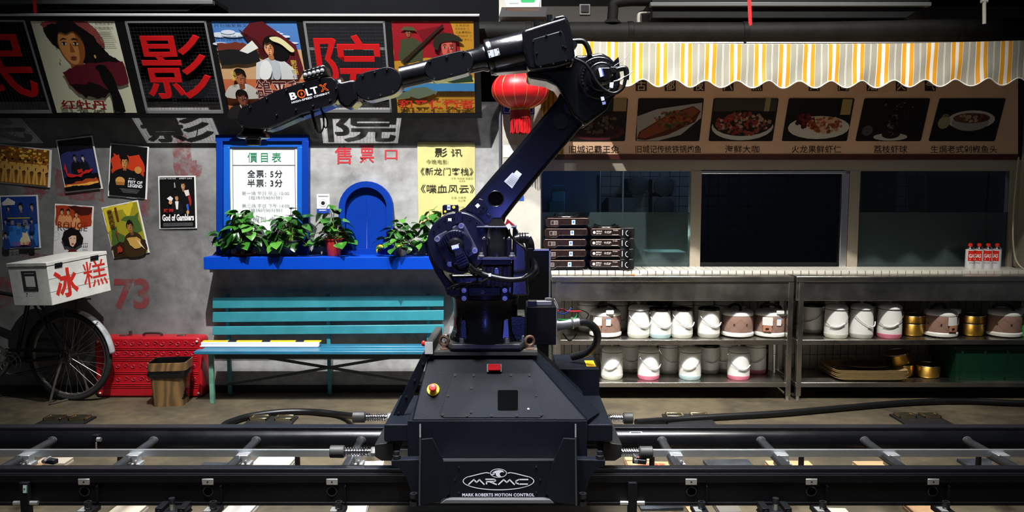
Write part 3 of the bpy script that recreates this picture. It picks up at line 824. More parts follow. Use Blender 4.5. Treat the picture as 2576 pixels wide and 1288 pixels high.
# lower shelf, right counter
gold(2271, 6.1, ZL, 'gold pot under the tilted one on the lower shelf')
gold(2265, 6.1, ZL + .088, 'tilted gold pot resting on another on the lower shelf', -.22)
gold(2338, 6.06, ZL, 'single gold pot beside the green crate')
def trays():
    M = mat('brown_tray', '#8a744c', 0.45)
    x0, x1 = P(2090, 940, 6.0).x, P(2272, 940, 6.0).x
    proto = None
    cx = (x0 + x1) / 2; w = (x1 - x0) / 2
    for i in range(7):
        z = ZL + .001 + i * .0098
        if proto is None:
            b = B(); rows = []
            for k, (q, h) in enumerate(((.001, 0.0), (.82, 0.0), (.86, .004), (1.0, .022), (1.0, .026), (.985, .026), (.85, .008), (.8, .0045), (.001, .0045))):
                ring = []
                for j in range(32):
                    a = 2 * pi * j / 32; ca, sa = cos(a), sin(a)
                    ca = math.copysign(abs(ca) ** .22, ca); sa = math.copysign(abs(sa) ** .22, sa)
                    ring.append(V((ca * w * (q if q > .5 else q), sa * .2 * (q if q > .5 else q), h)))
                rows.append(ring + [ring[0]])
            proto = b.grid(rows).obj('serving_tray', M, origin=V((0, 0, 0)), label='bottom brown serving tray of the stack on the lower shelf', cat='tray', group='stacked brown serving trays')
            proto.location = (cx, 6.08, z)
        else:
            c = linked(proto, 'serving_tray', None, (cx + .004 * sin(i * 2), 6.08, z)); c['group'] = 'stacked brown serving trays'; c['label'] = ['', 'second brown serving tray from the bottom of the stack', 'third brown serving tray from the bottom of the stack', 'middle brown serving tray of the stack of seven', 'third brown serving tray from the top of the stack', 'second brown serving tray from the top of the stack', 'topmost brown serving tray, right under the dark oval plate'][i]
    b = B(); o_ = V((cx + .01, 6.06, ZL + .062 + .024))
    b.lathe([(.0001, 0), (.12, .002), (.15, .012), (.152, .015), (.12, .006), (.0001, .004)], o_, n=36, sx=1.3, sy=.8)
    b.obj('oval_plate', mat('dark_plate', '#2b2a22', 0.3), label='dark oval plate lying on top of the tray stack', cat='plate')
trays()
def crate():
    x0, x1 = P(2402, 930, 5.9).x, 4.12; y0, y1 = 5.9, 6.28; z0, z1 = ZL, ZL + .27
    M = mat('green_plastic', '#07301e', 0.4)
    root = empty('plastic_crate', ((x0 + x1) / 2, y0, z0), 'green ribbed plastic crate at the right end of the lower shelf', 'crate')
    s = .02
    def wallp(n_, c): B().hexa(c).obj(n_, M, root, bev=.004)
    wallp('front_wall', [V(p) for p in ((x0 + s, y0 + s, z0), (x1 - s, y0 + s, z0), (x1 - s, y0 + s + .006, z0), (x0 + s, y0 + s + .006, z0), (x0, y0, z1), (x1, y0, z1), (x1, y0 + .006, z1), (x0, y0 + .006, z1))])
    wallp('back_wall', [V(p) for p in ((x0 + s, y1 - s, z0), (x1 - s, y1 - s, z0), (x1 - s, y1 - s + .006, z0), (x0 + s, y1 - s + .006, z0), (x0, y1, z1), (x1, y1, z1), (x1, y1 + .006, z1), (x0, y1 + .006, z1))])
    wallp('side_wall', [V(p) for p in ((x0 + s, y0 + s, z0), (x0 + s + .006, y0 + s, z0), (x0 + s + .006, y1 - s, z0), (x0 + s, y1 - s, z0), (x0, y0, z1), (x0 + .006, y0, z1), (x0 + .006, y1, z1), (x0, y1, z1))])
    wallp('side_wall', [V(p) for p in ((x1 - s - .006, y0 + s, z0), (x1 - s, y0 + s, z0), (x1 - s, y1 - s, z0), (x1 - s - .006, y1 - s, z0), (x1 - .006, y0, z1), (x1, y0, z1), (x1, y1, z1), (x1 - .006, y1, z1))])
    B().box((x0 + s, y0 + s, z0), (x1 - s, y1 - s, z0 + .006)).obj('bottom', M, root)
    rim = B()
    for a, c in (((x0 - .012, y0 - .012, z1 - .022), (x1 + .012, y0 + .002, z1 + .004)), ((x0 - .012, y1, z1 - .022), (x1 + .012, y1 + .014, z1 + .004)), ((x0 - .012, y0, z1 - .022), (x0 + .002, y1, z1 + .004)), ((x1, y0, z1 - .022), (x1 + .012, y1, z1 + .004))): rim.box(a, c)
    rim.obj('rim', M, root, bev=.004)
    for i in range(5):
        x = x0 + .05 + i * (x1 - x0 - .1) / 4
        B().hexa([V(p) for p in ((x - .007, y0 + s - .008, z0 + .02), (x + .007, y0 + s - .008, z0 + .02), (x + .007, y0 + s + .002, z0 + .02), (x - .007, y0 + s + .002, z0 + .02), (x - .007, y0 - .008, z1 - .02), (x + .007, y0 - .008, z1 - .02), (x + .007, y0 + .002, z1 - .02), (x - .007, y0 + .002, z1 - .02))]).obj('rib', M, root)
crate()
# green thermos-like jug at the frame edge
r = empty('green_jug', (P(2573, 850, 6.02).x, 6.02, ZU), 'green jug with white cap at the right edge of upper shelf', 'jug')
B().lathe([(.05, 0), (.06, .01), (.06, .13), (.045, .17), (.03, .18)], ORIG[r.name]).obj('body', mat('jug_green', '#2c9a3a', 0.4), r)
B().lathe([(.034, .178), (.036, .215), (.02, .225), (.0001, .226)], ORIG[r.name]).obj('cap', M_white, r)

# ---- portable gas stoves in two stacks
M_brown = mat('stove_brown', '#1d0f0b', 0.35, coat=0.3)
def stove_proto(side):
    root = empty('gas_stove', (0, 0, 0), 'x', 'gas stove')
    w, d, h = .164, .14, .072
    s_ = 1 if side else -1
    b = B(); sec = [(-w, .012), (-w + .008, 0), (-w * .46, 0), (-w * .34, .018), (w - .012, .018), (w, .028), (w, h - .016), (w - .016, h), (-w + .016, h), (-w, h - .016)]
    sec = [(x * s_, z + .008) for x, z in sec]
    B().box((-w + .02, -d + .02, .006), (w - .02, d - .02, .03)).obj('underbody', M_darkp, root)
    b.prism([V((x, -d, z)) for x, z in sec], (0, 2 * d, 0)).obj('body', M_brown, root, bev=.004)
    for sx in (-1, 1):
        for sy in (-1, 1): B().cyl((sx * w * .8, sy * d * .8, 0), (sx * w * .8, sy * d * .8, .012), .012, n=10).obj('foot', M_darkp, root)
    fn = lambda u, v, hh: V((u, -d - hh, v))
    B().tube([V((-w + .01, -d - .002, .076)), V((w - .01, -d - .002, .076))], .0018, 6).obj('edge_line', mat('copper_edge', '#7a4a36', .3), root)
    p = Print(fn, .0008)
    if side:
        p.r('#8b8583', -.13, .06, -.075, .028); p.r('#33241f', -.127, .057, -.105, .031); p.r('#5a4d48', -.1, .057, -.078, .031)
        p.r('#d5dbe0', .03, .064, .056, .03); p.e('#2f74b5', .043, .048, .008, .009); p.t('#2f74b5', 'Q', .036, .06, .05, .035)
        for x in (-.05, -.04, .125, .135): p.r('#0c0706', x, .056, x + .004, .038)
    else:
        p.e('#d8d4d0', -.135, .05, .01, .011); p.t('#d8d4d0', '便携式', -.12, .064, -.075, .052); p.t('#d8d4d0', '燃气炉', -.12, .046, -.08, .036)
        p.t('#cfc9c4', '卡式炉', -.06, .062, -.005, .042); p.t('#cfc9c4', 'Portable', .01, .07, .045, .062); p.r('#a9a29e', 0, .034, .05, .03)
        B().prism([V((x, -d - .006, z)) for x, z in rrect(.062, .006, .172, .084, .012)], (0, .01, 0)).obj('knob_panel', M_darkp, root, bev=.002)
        k = B().lathe([(.026, 0), (.024, .018), (.0001, .02)], (.122, -d - .006, .046), (0, -1, 0), n=24).obj('knob', mat('knob_black', '#0c0c0d', .25), root)
        q = Print(lambda u, v, hh: V((u, -d - .0265 - hh, v)), .0002)
        arc = [(.122 + .022 * cos(a), .046 + .022 * sin(a)) for a in [pi * .6 + i * pi * .9 / 10 for i in range(11)]]
        q.multi('#e4e2de', [[a, c, (.122 + (c[0] - .122) * .86, .046 + (c[1] - .046) * .86), (.122 + (a[0] - .122) * .86, .046 + (a[1] - .046) * .86)] for a, c in zip(arc, arc[1:])])
        q.r('#e4e2de', .075, .072, .079, .03); q.obj('dial_print', k)
    p.obj('print', root, .4)
    return root
def burner(root, o):
    b = B()
    for i in range(4):
        a = pi / 4 + i * pi / 2
        b.bar(V(o) + V((cos(a) * .04, sin(a) * .04, .0)), V(o) + V((cos(a) * .12, sin(a) * .12, .016)), .006, .02)
    b.torus(V(o) + V((0, 0, .003)), (0, 0, 1), .1, .006, 28, 6).obj('pan_support', M_darkp, root)
    B().lathe([(.04, -.01), (.04, .006), (.03, .014), (.0001, .015)], o, n=24).obj('burner_cap', M_chrome, root)
def stoves():
    a = stove_proto(True); c = stove_proto(False)
    zs0 = .9595
    D = 6.19
    nm = ['bottom', 'second', 'middle', 'fourth', 'top']
    for i in range(5):
        x = P(1420, 600, D).x + (.006 * i - .012); lab = 'brown portable gas stove, %s of the stack of five' % nm[i] if i not in (1, 3) else 'brown portable gas stove, %s from the bottom in the stack of five' % nm[i]
        z = zs0 + i * .0805
        o = a if i == 0 else copy_tree(a, (x, D, z), 0, lab)
        o.location = (x, D, z); o['label'] = lab; o['group'] = 'portable gas stoves on the counter'; o.rotation_euler = (0, 0, .03 * sin(i * 2.1))
        if i == 4:
            ORIG[o.name] = V((0, 0, 0)); burner(o, (0, 0, .082))
    nm2 = ['bottom', 'second from the bottom', 'second from the top', 'top']
    for i in range(4):
        x = P(1533, 620, D).x + (.004 * sin(i * 3)); z = zs0 + i * .0805
        o = c if i == 0 else copy_tree(c, (x, D, z))
        o.location = (x, D, z); o['label'] = 'gas stove with black knob, %s in the stack of four' % nm2[i]; o['group'] = 'portable gas stoves on the counter'
        if i == 3:
            ORIG[o.name] = V((0, 0, 0)); burner(o, (-.03, 0, .082))
stoves()
# ---- gas cans
def cans():
    D = 6.22; R = .033
    M_cl = mat('can_white', '#d6d5d8', .3, coat=.3); M_cr = mat('can_red', '#d3271c', .3, coat=.3)
    for i in range(4):
        x = P(2440 + i * 22.5, 640, D).x; o_ = V((x, D, .9595))
        rt = empty('gas_canister', o_, ['leftmost white and red gas canister in the row on the ledge', 'second gas canister from the left on the ledge', 'third gas canister from the left on the ledge', 'rightmost gas canister in the row on the ledge'][i], 'canister', 'gas canisters on the ledge')
        B().lathe([(R, 0), (R, .15)], o_, n=28).obj('body', M_cl, rt)
        B().lathe([(R, .15), (R * 1.03, .154), (R * .95, .16), (R * .7, .17), (R * .45, .176)], o_, n=28).obj('shoulder', M_chrome, rt)
        B().lathe([(R * .5, .174), (R * .5, .19), (R * .3, .196), (.0001, .197)], o_, n=18).obj('cap', M_cr, rt)
        fn = lambda u, v, h: o_ + V((sin(u) * (R + h), -cos(u) * (R + h), v))
        a0 = (-.9, -1.7, -1.5, -1.9)[i]
        p = Print(fn, .0006, .0002)
        n = 8
        for j in range(n):
            p.multi('#d3271c', [[(a0 + 1.8 * j / n, .06), (a0 + 1.8 * (j + 1) / n, .06), (a0 + 1.8 * (j + 1) / n, .14), (a0 + 1.8 * j / n, .14)]])
        p.t('#ecebea', 'GAS', a0 + .2, .115, a0 + 1.6, .085, .02); p.r('#ecebea', a0 + .4, .066, a0 + 1.4, .078)
        p.t('#2a2a2a', 'BUTANE', a0 + .3, .05, a0 + 1.5, .04); p.obj('label_print', rt, .3)
cans()
# cigarette on the counter rim
z = .9405
c = empty('cigarette', PZ(1600, 690, z), 'single cigarette with orange filter lying on the counter edge', 'cigarette')
a = PZ(1588, 690, z); e_ = PZ(1614, 690.5, z)
B().cyl(a, a + (e_ - a) * .36, .004, n=10).obj('filter', flat('#c97f2c'), c)
B().cyl(a + (e_ - a) * .36, e_, .004, n=10).obj('paper', flat('#dedad2'), c)
# ---- things inside the kitchen
def inside():
    M_b = mat('blue_plastic', '#3f7ea6', .5)
    r = empty('blue_chair', P(1400, 535, 7.2), 'pale blue stool with square back seen through the left window', 'stool')
    B().prism([P(x, y, 7.2) for x, y in ((1387, 482), (1421, 482), (1421, 508), (1387, 508))], (0, .04, 0)).obj('back', M_b, r, bev=.006)
    B().prism([P(x, y, 7.2) for x, y in ((1381, 508), (1421, 508), (1421, 919), (1381, 919))], (0, .3, 0)).obj('seat_block', mat('blue_plastic_2', '#32607e', .5), r, bev=.006)
    B().prism([P(x, y, 7.18) for x, y in ((1389, 465), (1421, 464), (1421, 468), (1389, 469))], (0, .05, 0)).obj('top_rail', M_b, r)
    f = empty('steel_fridge', P(1440, 660, 7.6), 'tall steel fridge seen through the left window', 'fridge')
    B().prism([P(x, y, 7.6) for x, y in ((1340, 400), (1513, 400), (1513, 886), (1340, 886))], (0, .4, 0)).obj('body', mat('fridge_steel', (.12, .17, .26), .35, .8), f, bev=.01)
    B().prism([P(x, y, 7.58) for x, y in ((1505, 440), (1508, 440), (1508, 540), (1505, 540))], (0, .02, 0)).obj('handle', M_darkp, f)
    B().cyl(V((P(1567, 500, 7.3).x, 7.3, 0)), P(1567, 400, 7.3), .011, n=10).obj('white_pipe', flat('#8c8f92'), label='thin white pipe standing behind the left window', cat='pipe')
    k = 0
    for (x0, x1, y0, y1, lab) in ((1578, 1630, 448, 486, 'dark grey extractor panel, upper left behind left window'), (1640, 1700, 450, 486, 'dark grey extractor panel, upper right behind left window'), (1530, 1600, 497, 874, 'dark grey cabinet standing behind the left window'), (1640, 1700, 494, 545, 'dark grey extractor panel, lower right behind left window')):
        rt = empty('extractor_unit', P((x0 + x1) / 2, y1, 7.9), lab, 'extractor')
        B().prism([P(x, y, 7.9) for x, y in ((x0, y0), (x1, y0), (x1, y1), (x0, y1))], (0, .199, 0)).obj('panel', mat('panel_grey', '#3b3d42', .6), rt, bev=.008)
        B().lathe([(.05, 0), (.1, .01), (.1, .02), (.09, .024)], P((x0 + x1) / 2, (y0 + y1) / 2, 7.9), (0, -1, 0), n=20).obj('round_grille', mat('panel_dark', '#1c1d20', .6), rt)
    for (x0, x1, y0, y1, D, lab) in ((2163, 2254, 425, 534, 7.0, 'black cupboard on the kitchen wall, left behind right window'), (2327, 2513, 440, 535, 7.0, 'black cupboard on the kitchen wall, right behind right window')):
        rt = empty('wall_cupboard', P((x0 + x1) / 2, y1, D), lab, 'cupboard')
        B().prism([P(x, y, D) for x, y in ((x0, y0), (x1, y0), (x1, y1), (x0, y1))], (0, .3, 0)).obj('carcass', mat('cupboard_black', '#0d0e10', .5), rt, bev=.004)
        B().prism([P(x, y, D - .02) for x, y in ((x0 + 3, y0 + 3), ((x0 + x1) / 2 - 1, y0 + 3), ((x0 + x1) / 2 - 1, y1 - 3), (x0 + 3, y1 - 3))], (0, .02, 0)).obj('door', mat('cupboard_door', '#121316', .45), rt, bev=.003)
        B().prism([P(x, y, D - .02) for x, y in (((x0 + x1) / 2 + 1, y0 + 3), (x1 - 3, y0 + 3), (x1 - 3, y1 - 3), ((x0 + x1) / 2 + 1, y1 - 3))], (0, .02, 0)).obj('door', mat('cupboard_door', '#121316', .45), rt, bev=.003)
    # tub behind the frosted film, blue stacked tray
    rt = empty('plastic_tub', P(1676, 655, 6.48), 'white plastic tub with blue band behind the frosted window film', 'tub')
    z0, z1 = P(1676, 668, 6.48).z, P(1676, 634, 6.48).z
    xa, xb = P(1625, 650, 6.48).x, P(1728, 650, 6.48).x
    B().hexa([V(p) for p in ((xa + .02, 6.48, z0), (xb - .02, 6.48, z0), (xb - .02, 6.75, z0), (xa + .02, 6.75, z0), (xa, 6.46, z1), (xb, 6.46, z1), (xb, 6.78, z1), (xa, 6.78, z1))]).obj('tub', flat('#cfe6e4'), rt, bev=.01)
    B().box((xa + .01, 6.450, z0 + .03), (xb - .02, 6.462, z0 + .06)).obj('band', flat('#2b46d8'), rt)
    B().box((0.35, 6.47, .86), (4.2, 6.95, .93)).obj('kitchen_worktop', mat('kitchen_top', '#3b4244', .4), label='dark worktop inside the kitchen behind the windows', cat='worktop')
    B().prism([P(x, y, 6.41) for x, y in ((2050, 665), (2110, 665), (2112, 669), (2048, 669))], (0, .04, 0)).obj('blue_cloth', flat('#1f38c8'), label='folded blue cloth at the sill of the dark middle window', cat='cloth')
inside()
# wall bits on the pillar
def pillar_bits():
    Dp = YW - 0.022
    B().tube([P(1258, 150, Dp - .012), P(1258, 400, Dp - .012), P(1260, 640, Dp - .012)], .010, 12).obj('conduit', mat('grey_conduit', '#6d7078', .4, .5), label='thin grey conduit pipe running down beside the lantern', cat='pipe')
    rt = empty('house_number_plate', P(1305, 286, Dp), 'blue enamel house number plate with 7 behind the lantern', 'plate')
    B().prism([P(1264, 255, Dp - .006), P(1345, 255, Dp - .006), P(1345, 287, Dp - .006), P(1264, 287, Dp - .006)], (0, .005, 0)).obj('plate', flat('#1236a8', .3), rt)
    p = Print(vplane(Dp - .006)); p.multi('#dfe3ea', [[(1267, 258), (1342, 258), (1342, 259.5), (1267, 259.5)], [(1267, 282.5), (1342, 282.5), (1342, 284), (1267, 284)], [(1267, 258), (1268.5, 258), (1268.5, 284), (1267, 284)], [(1340.5, 258), (1342, 258), (1342, 284), (1340.5, 284)]])
    p.t('#dfe3ea', '7', 1279, 262, 1293, 281, .01); p.obj('number', rt, .3)
    B().prism([P(1306, 492, Dp), P(1318, 492, Dp), P(1318, 505, Dp), P(1306, 505, Dp)], (0, .003, 0)).obj('blue_sticker', flat('#2450b0'), label='tiny blue sticker on the cream pillar right of robot arm', cat='sticker')
    B().prism([P(1266, 365, Dp), P(1300, 365, Dp), P(1300, 396, Dp), P(1266, 396, Dp)], (0, .002, 0)).obj('white_notice', flat('#d4d4d2'), label='plain white notice on the pillar under the lantern', cat='notice')
    c = []
    B().tube(smooth_path([P(2563, 395, 6.2), P(2558, 440, 6.2), P(2551, 520, 6.2), P(2548, 590, 6.2), P(2552, 640, 6.2), P(2562, 665, 6.15), P(2580, 680, 6.1)], 6), .006, 8).obj('white_cable', flat('#b8ae94'), label='cream cable hanging down the far right edge of the stall', cat='cable')
pillar_bits()
# ================================================================== left half: cinema front
WALL = Plane((0, YW, 0), (0, -1, 0))
# ---- long film sign, leaning out at the top
def film_sign():
    a = radians(24); p0 = P(600, 297, 5.94); pl = Plane(p0, (0, -cos(a), -sin(a)))
    root = empty('film_sign', p0, 'long black framed sign with film posters and red cut-out characters', 'sign')
    M_f = mat('sign_frame_black', '#0c0c0e', 0.4)
    panels = {'A': ((-143, 50), (62, 50), (132, 285), (-66, 285)), 'p1': ((75, 50), (288, 50), (346, 284), (143, 284)), 'B': ((313, 53), (518, 52), (563, 285), (368, 285)),
              'p2': ((531, 53), (745, 53), (785, 284), (578, 284)), 'C': ((762, 53), (968, 53), (986, 283), (795, 283)), 'p3': ((984, 53), (1191, 53), (1195, 284), (1000, 284))}
    th = -pl.n * 0.012
    B().prism([pl(-260, 40), pl(1205, 40), pl(1206, 53), pl(-255, 53)], th).obj('top_rail', M_f, root)
    B().prism([pl(-190, 284), pl(1212, 284), pl(1213, 297), pl(-190, 297)], th).obj('bottom_rail', M_f, root)
    order = ['A', 'p1', 'B', 'p2', 'C', 'p3']
    for q, nx in zip(order, order[1:]):
        q = panels[q]; nx = panels[nx]
        B().prism([pl(q[1][0], 52), pl(nx[0][0], 52), pl(nx[3][0], 285), pl(q[2][0], 285)], th).obj('divider', M_f, root)
    B().prism([pl(1191, 52), pl(1205, 52), pl(1212, 285), pl(1195, 285)], th).obj('divider', M_f, root)
    B().prism([pl(-260, 34.5, .012), pl(1206, 36.5, .012), pl(1205, 40, .012), pl(-258, 39, .012)], -pl.n * 0.03).obj('top_strip', mat('sign_strip_alu', '#b9babb', .35), root)
    # open windows with wire mesh and a red character each
    M_red = mat('sign_red', '#bd1015', 0.4)
    M_wire = mat('galvanised_wire', '#47494a', .4, .6)
    for key, ch in (('A', '民'), ('B', '影'), ('C', '院')):
        c = [pl(x, y) for x, y in panels[key]]; fn = quad_map(c)
        w = B()
        for i in range(1, 24): w.tube([fn(i / 24, 0, -.006), fn(i / 24, 1, -.006)], .0008, 4, caps=False)
        for i in range(1, 27): w.tube([fn(0, i / 27, -.0075), fn(1, i / 27, -.0075)], .0008, 4, caps=False)
        w.obj('wire_mesh', M_wire, root, kind='stuff')
        f = B()
        for (u0, v0, u1, v1) in ((0, 0, .03, 1), (.975, 0, 1, 1), (0, .965, 1, 1), (0, 0, 1, .02)):
            f.prism([fn(u0, v0, .002), fn(u1, v0, .002), fn(u1, v1, .002), fn(u0, v1, .002)], -pl.n * .006)
        f.obj('window_frame', mat('inner_frame_grey', '#8a8c8d', .4, .3), root)
        if key == 'C': B().prism([fn(0, .285, -.012), fn(1, .285, -.012), fn(1, .31, -.012), fn(0, .31, -.012)], -pl.n * .008).obj('cross_bar', mat('inner_frame_grey', '#8a8c8d', .4, .3), root)
        text_into(B(), ch, (.1, .14, .93, .83), fn, .004, .006, .008).obj('character', M_red, root, ang=30)
        for u, v in ((.3, .3), (.7, .7)): B().cyl(fn(u, v, -.022), fn(u, v, .006), .004, n=6).obj('stud', M_wire, root)
    # film pictures, generic painted figures
    def base(key): return quad_map([pl(x, y, -.004) for x, y in panels[key]])
    def sheet(key):
        fn = base(key); B().prism([fn(0, 0), fn(1, 0), fn(1, 1), fn(0, 1)], -pl.n * .006).obj('poster_sheet', flat('#bdbd9f'), root)
        return Print(fn)
    p = sheet('p1')
    p.r('#c9cbb0', 0, 0, 1, 1); p.p('#dadbc4', [(.55, 0), (1, 0), (1, .45), (.7, .42)])
    p.p('#14100f', jag(sm([(.14, .06), (.3, .0), (.6, .0), (.76, .12), (.8, .33), (.96, .46), (.8, .58), (.6, .5), (.3, .34), (.15, .2)]), .006, 2, 1))
    p.p('#8e4440', jag(sm([(.12, .03), (.35, .0), (.62, .0), (.78, .15), (.8, .3), (.74, .24), (.68, .15), (.5, .05), (.25, .035), (.15, .08)]), .007, 2, 2))
    face(p, .41, .27, .235, '#c5854a', '#8f5226', '#14100f', .98, -.1, '#7d3426')
    p.e('#c9a24a', .66, .38, .012, .02); p.e('#c9a24a', .23, .42, .01, .018)
    p.p('#571722', jag([(.22, .55), (.4, .48), (.62, .44), (.98, .44), (.99, .66), (.6, .76), (.35, .78), (.25, .68)], .012, 4, 3))
    p.p('#19100f', jag([(.28, .7), (.5, .66), (.78, .74), (.6, .84), (.4, .82)], .02, 4, 4))
    p.p('#0e0c0d', jag([(.66, .52), (.75, .48), (.82, .6), (.85, .78), (.86, .99), (.72, .99), (.74, .8), (.68, .66)], .008, 3, 5)); p.e('#0e0c0d', .7, .5, .07, .035)
    p.t('#ddd9c4', '红牡丹', .085, .845, .655, .965, .05); p.t('#7d231d', '红牡丹', .09, .85, .65, .96, .022)
    p.t('#4d4a30', '彩色故事片', .76, .022, .985, .055)
    for i in range(9): p.r('#8a8a78', .77 + .01 * (i % 3), .08 + i * .018, .93 + .005 * i, .085 + i * .018)
    p.obj('poster_print', root, .4)
    p = sheet('p2')
    p.r('#4a78b8', 0, 0, 1, .3); p.r('#c59d74', 0, .3, 1, 1); p.r('#b8663f', 0, .62, 1, 1)
    rnd = random.Random(5)
    for i in range(16): p.e('#c8d2e0', rnd.uniform(.05, .9), rnd.uniform(.1, .3), rnd.uniform(.06, .14), rnd.uniform(.012, .03))
    p.p('#54161c', [(.45, .02), (.6, .0), (.95, .25), (.99, .5), (.9, .62), (.55, .4), (.35, .1)])
    p.p('#3d1015', [(.3, .08), (.5, .2), (.62, .4), (.5, .36)])
    p.p('#6b2f22', jag([(.02, .24), (.3, .22), (.5, .26), (.5, .34), (.02, .34)], .015, 6, 7)); p.p('#1b1a1c', jag([(.01, .3), (.48, .3), (.5, .44), (.02, .46)], .01, 8, 8))
    p.p('#d9dad2', [(.27, .31), (.44, .2), (.5, .28), (.36, .34)])
    p.p('#c8cacb', [(.4, .62), (.44, .44), (.6, .38), (.78, .42), (.9, .52), (.9, .62)]); p.p('#aab0b6', [(.55, .4), (.62, .39), (.68, .62), (.55, .62)])
    p.p('#0e0c0e', sm([(.58, .2), (.66, .15), (.78, .18), (.86, .3), (.82, .4), (.72, .42), (.62, .36)]))
    face(p, .63, .28, .095, '#d59a6e', '#a8693f', '#0e0c0e', .9, -.35, '#a8403a')
    p.p('#d9d2a0', sm([(.66, .165), (.78, .17), (.92, .29), (.88, .32), (.78, .24), (.68, .2)]))
    p.p('#dfe0df', sm([(.46, .6), (.5, .45), (.58, .41), (.62, .5), (.56, .61)])); p.p('#b4bac0', sm([(.64, .42), (.72, .44), (.7, .6), (.62, .6)]))
    for cx, cy, c1, c2, sh_ in ((.22, .6, '#a3603a', '#74402a', '#b9b6ae'), (.2, .83, '#7a4430', '#4d281d', '#22201f')):
        p.p(sh_, sm([(cx - .2, cy + .22), (cx - .16, cy + .1), (cx - .03, cy + .07), (cx + .1, cy + .08), (cx + .22, cy + .22)])); p.p('#c9c6c0', sm([(cx - .05, cy + .07), (cx + .06, cy + .07), (cx + .02, cy + .17)]))
        face(p, cx, cy, .095, c1, c2, '#120e0e', 1.0, .15)
    p.t('#d8cdbf', '鴿平和', .38, .62, .96, .835, .03); p.t('#4f181c', '鴿平和', .385, .625, .955, .83, .012)
    p.t('#20232c', '片巨國愛藝文', .04, .02, .43, .055); p.t('#d9bf48', '劉\n任\n湖', .86, .4, .93, .56); p.t('#d9bf48', '陶\n金', .12, .52, .18, .62)
    p.obj('poster_print', root, .4)
    p = sheet('p3')
    p.r('#b07f28', 0, 0, 1, 1); p.p('#8d1822', jag([(.0, .0), (.7, .0), (.84, .3), (.75, .36), (.5, .38), (.0, .42)], .01, 5, 1)); p.p('#6d121b', [(.3, .1), (.6, .05), (.7, .2), (.4, .25)])
    p.p('#3d422c', jag([(.06, .4), (.1, .2), (.24, .17), (.38, .24), (.36, .42), (.1, .44)], .008, 4, 2)); face(p, .2, .12, .055, '#8a5038', '#5c3324', '#2a2218', 1.0, .1, '#5c2a22', False); p.p('#4b4d34', [(.1, .09), (.16, .055), (.26, .06), (.31, .1)])
    p.p('#2b1d14', [(.1, .42), (.62, .03), (.635, .05), (.14, .44)])
    face(p, .68, .29, .14, '#c05a4c', '#8d3231', '#23251d', .95, .2, '#6d2022', False)
    p.p('#23251d', sm([(.5, .25), (.54, .15), (.66, .12), (.8, .15), (.86, .21), (.72, .2), (.6, .22), (.55, .3)]))
    p.p('#3d422c', sm([(.5, .46), (.6, .4), (.8, .4), (.9, .47), (.7, .5)]))
    p.r('#3a77a8', 0, .66, 1, .75); p.r('#c3b54e', 0, .6, 1, .66); p.p('#243526', jag([(.6, .62), (.8, .52), (.98, .58), (.98, .65), (.6, .65)], .01, 3, 4)); p.p('#56624e', jag([(.0, .76), (.3, .7), (.55, .76), (.4, .82), (.0, .82)], .02, 4, 5))
    p.t('#b52a1e', '和平保衛者', .02, .845, .99, .945, .025); p.t('#33220f', '中央電影局北京電影製片廠出品', .05, .965, .95, .99)
    for i in range(3): p.t('#3a2813', ('主演張良', '影院彩影 江', '王 水 獅子人')[i], .78, .03 + .035 * i, .95, .055 + .035 * i)
    for i in range(2): p.t('#2a1d10', '由新蘇里自野戰兵大總提', .56, .745 + .035 * i, .98, .77 + .035 * i)
    p.obj('poster_print', root, .4)
film_sign()

# ---- paper posters stuck to the cement wall
def poster(c, lab, art, seed=0, paper='#d9d8d4'):
    c3 = [WALL(x, y, .006 + .004 * ((i + seed) % 3 == 0)) for i, (x, y) in enumerate(c)]
    fn = quad_map(c3)
    root = empty('film_poster', fn(.5, 1), lab, 'poster', 'small film posters on the cement wall')
    rows = []
    for i in range(7):
        rows.append([fn(j / 6, i / 6, .003 * sin(j * 1.3 + seed) * sin(i * .9 + seed)) for j in range(7)])
    b = B().grid(rows); b.grid([[q + V((0, .0012, 0)) for q in r] for r in rows]); b.obj('paper', flat(paper), root, clean=False)
    p = Print(lambda u, v, h: fn(.035 + u * .93, .025 + v * .95, h), .0042, .0003)
    art(p); p.obj('poster_print', root, .4)
def shade_of(h, f=.66): return '#%02x%02x%02x' % tuple(int(int(h[i:i + 2], 16) * f) for i in (1, 3, 5))
def man(p, cu, cv, k, skin, hair, suit, w=1.0):
    p.p(suit, sm([(cu - .2 * k * w, cv + .55 * k), (cu - .18 * k * w, cv + .22 * k), (cu - .05 * k, cv + .11 * k), (cu + .05 * k, cv + .11 * k), (cu + .18 * k * w, cv + .22 * k), (cu + .2 * k * w, cv + .55 * k)]))
    p.e(hair, cu, cv - .01 * k, .09 * k, .115 * k)
    face(p, cu, cv + .02 * k, .115 * k, skin, shade_of(skin), hair, 1.05, .1 if cu < .5 else -.1)
def art1(p):
    rnd = random.Random(1)
    p.r('#6b4412', 0, 0, 1, 1)
    for c_ in ('#c9942c', '#e0b648', '#8a4a14'): p.multi(c_, [[(u, v), (u + .06, v), (u + .05, v + .05), (u, v + .06)] for u, v in [(rnd.random() * .94, rnd.random() * .42) for _ in range(40)]])
    p.r('#8c5a1e', 0, .75, 1, 1)
    for i in range(7):
        cu = .08 + i * .14; sc = (1 if i % 2 == 0 else .85)
        p.p('#c79a4a', [(cu - .06, .98), (cu - .035, .65), (cu - .07, .6), (cu - .06, .42), (cu + .06, .42), (cu + .09, .6), (cu + .035, .65), (cu + .06, .98), (cu + .01, .98), (cu, .7), (cu - .01, .98)])
        p.e('#8a5424', cu, .37, .022, .05); p.e('#1c120a', cu, .335, .024, .03); p.r('#2a1a0e', cu - .008, .52, cu + .008, .6)
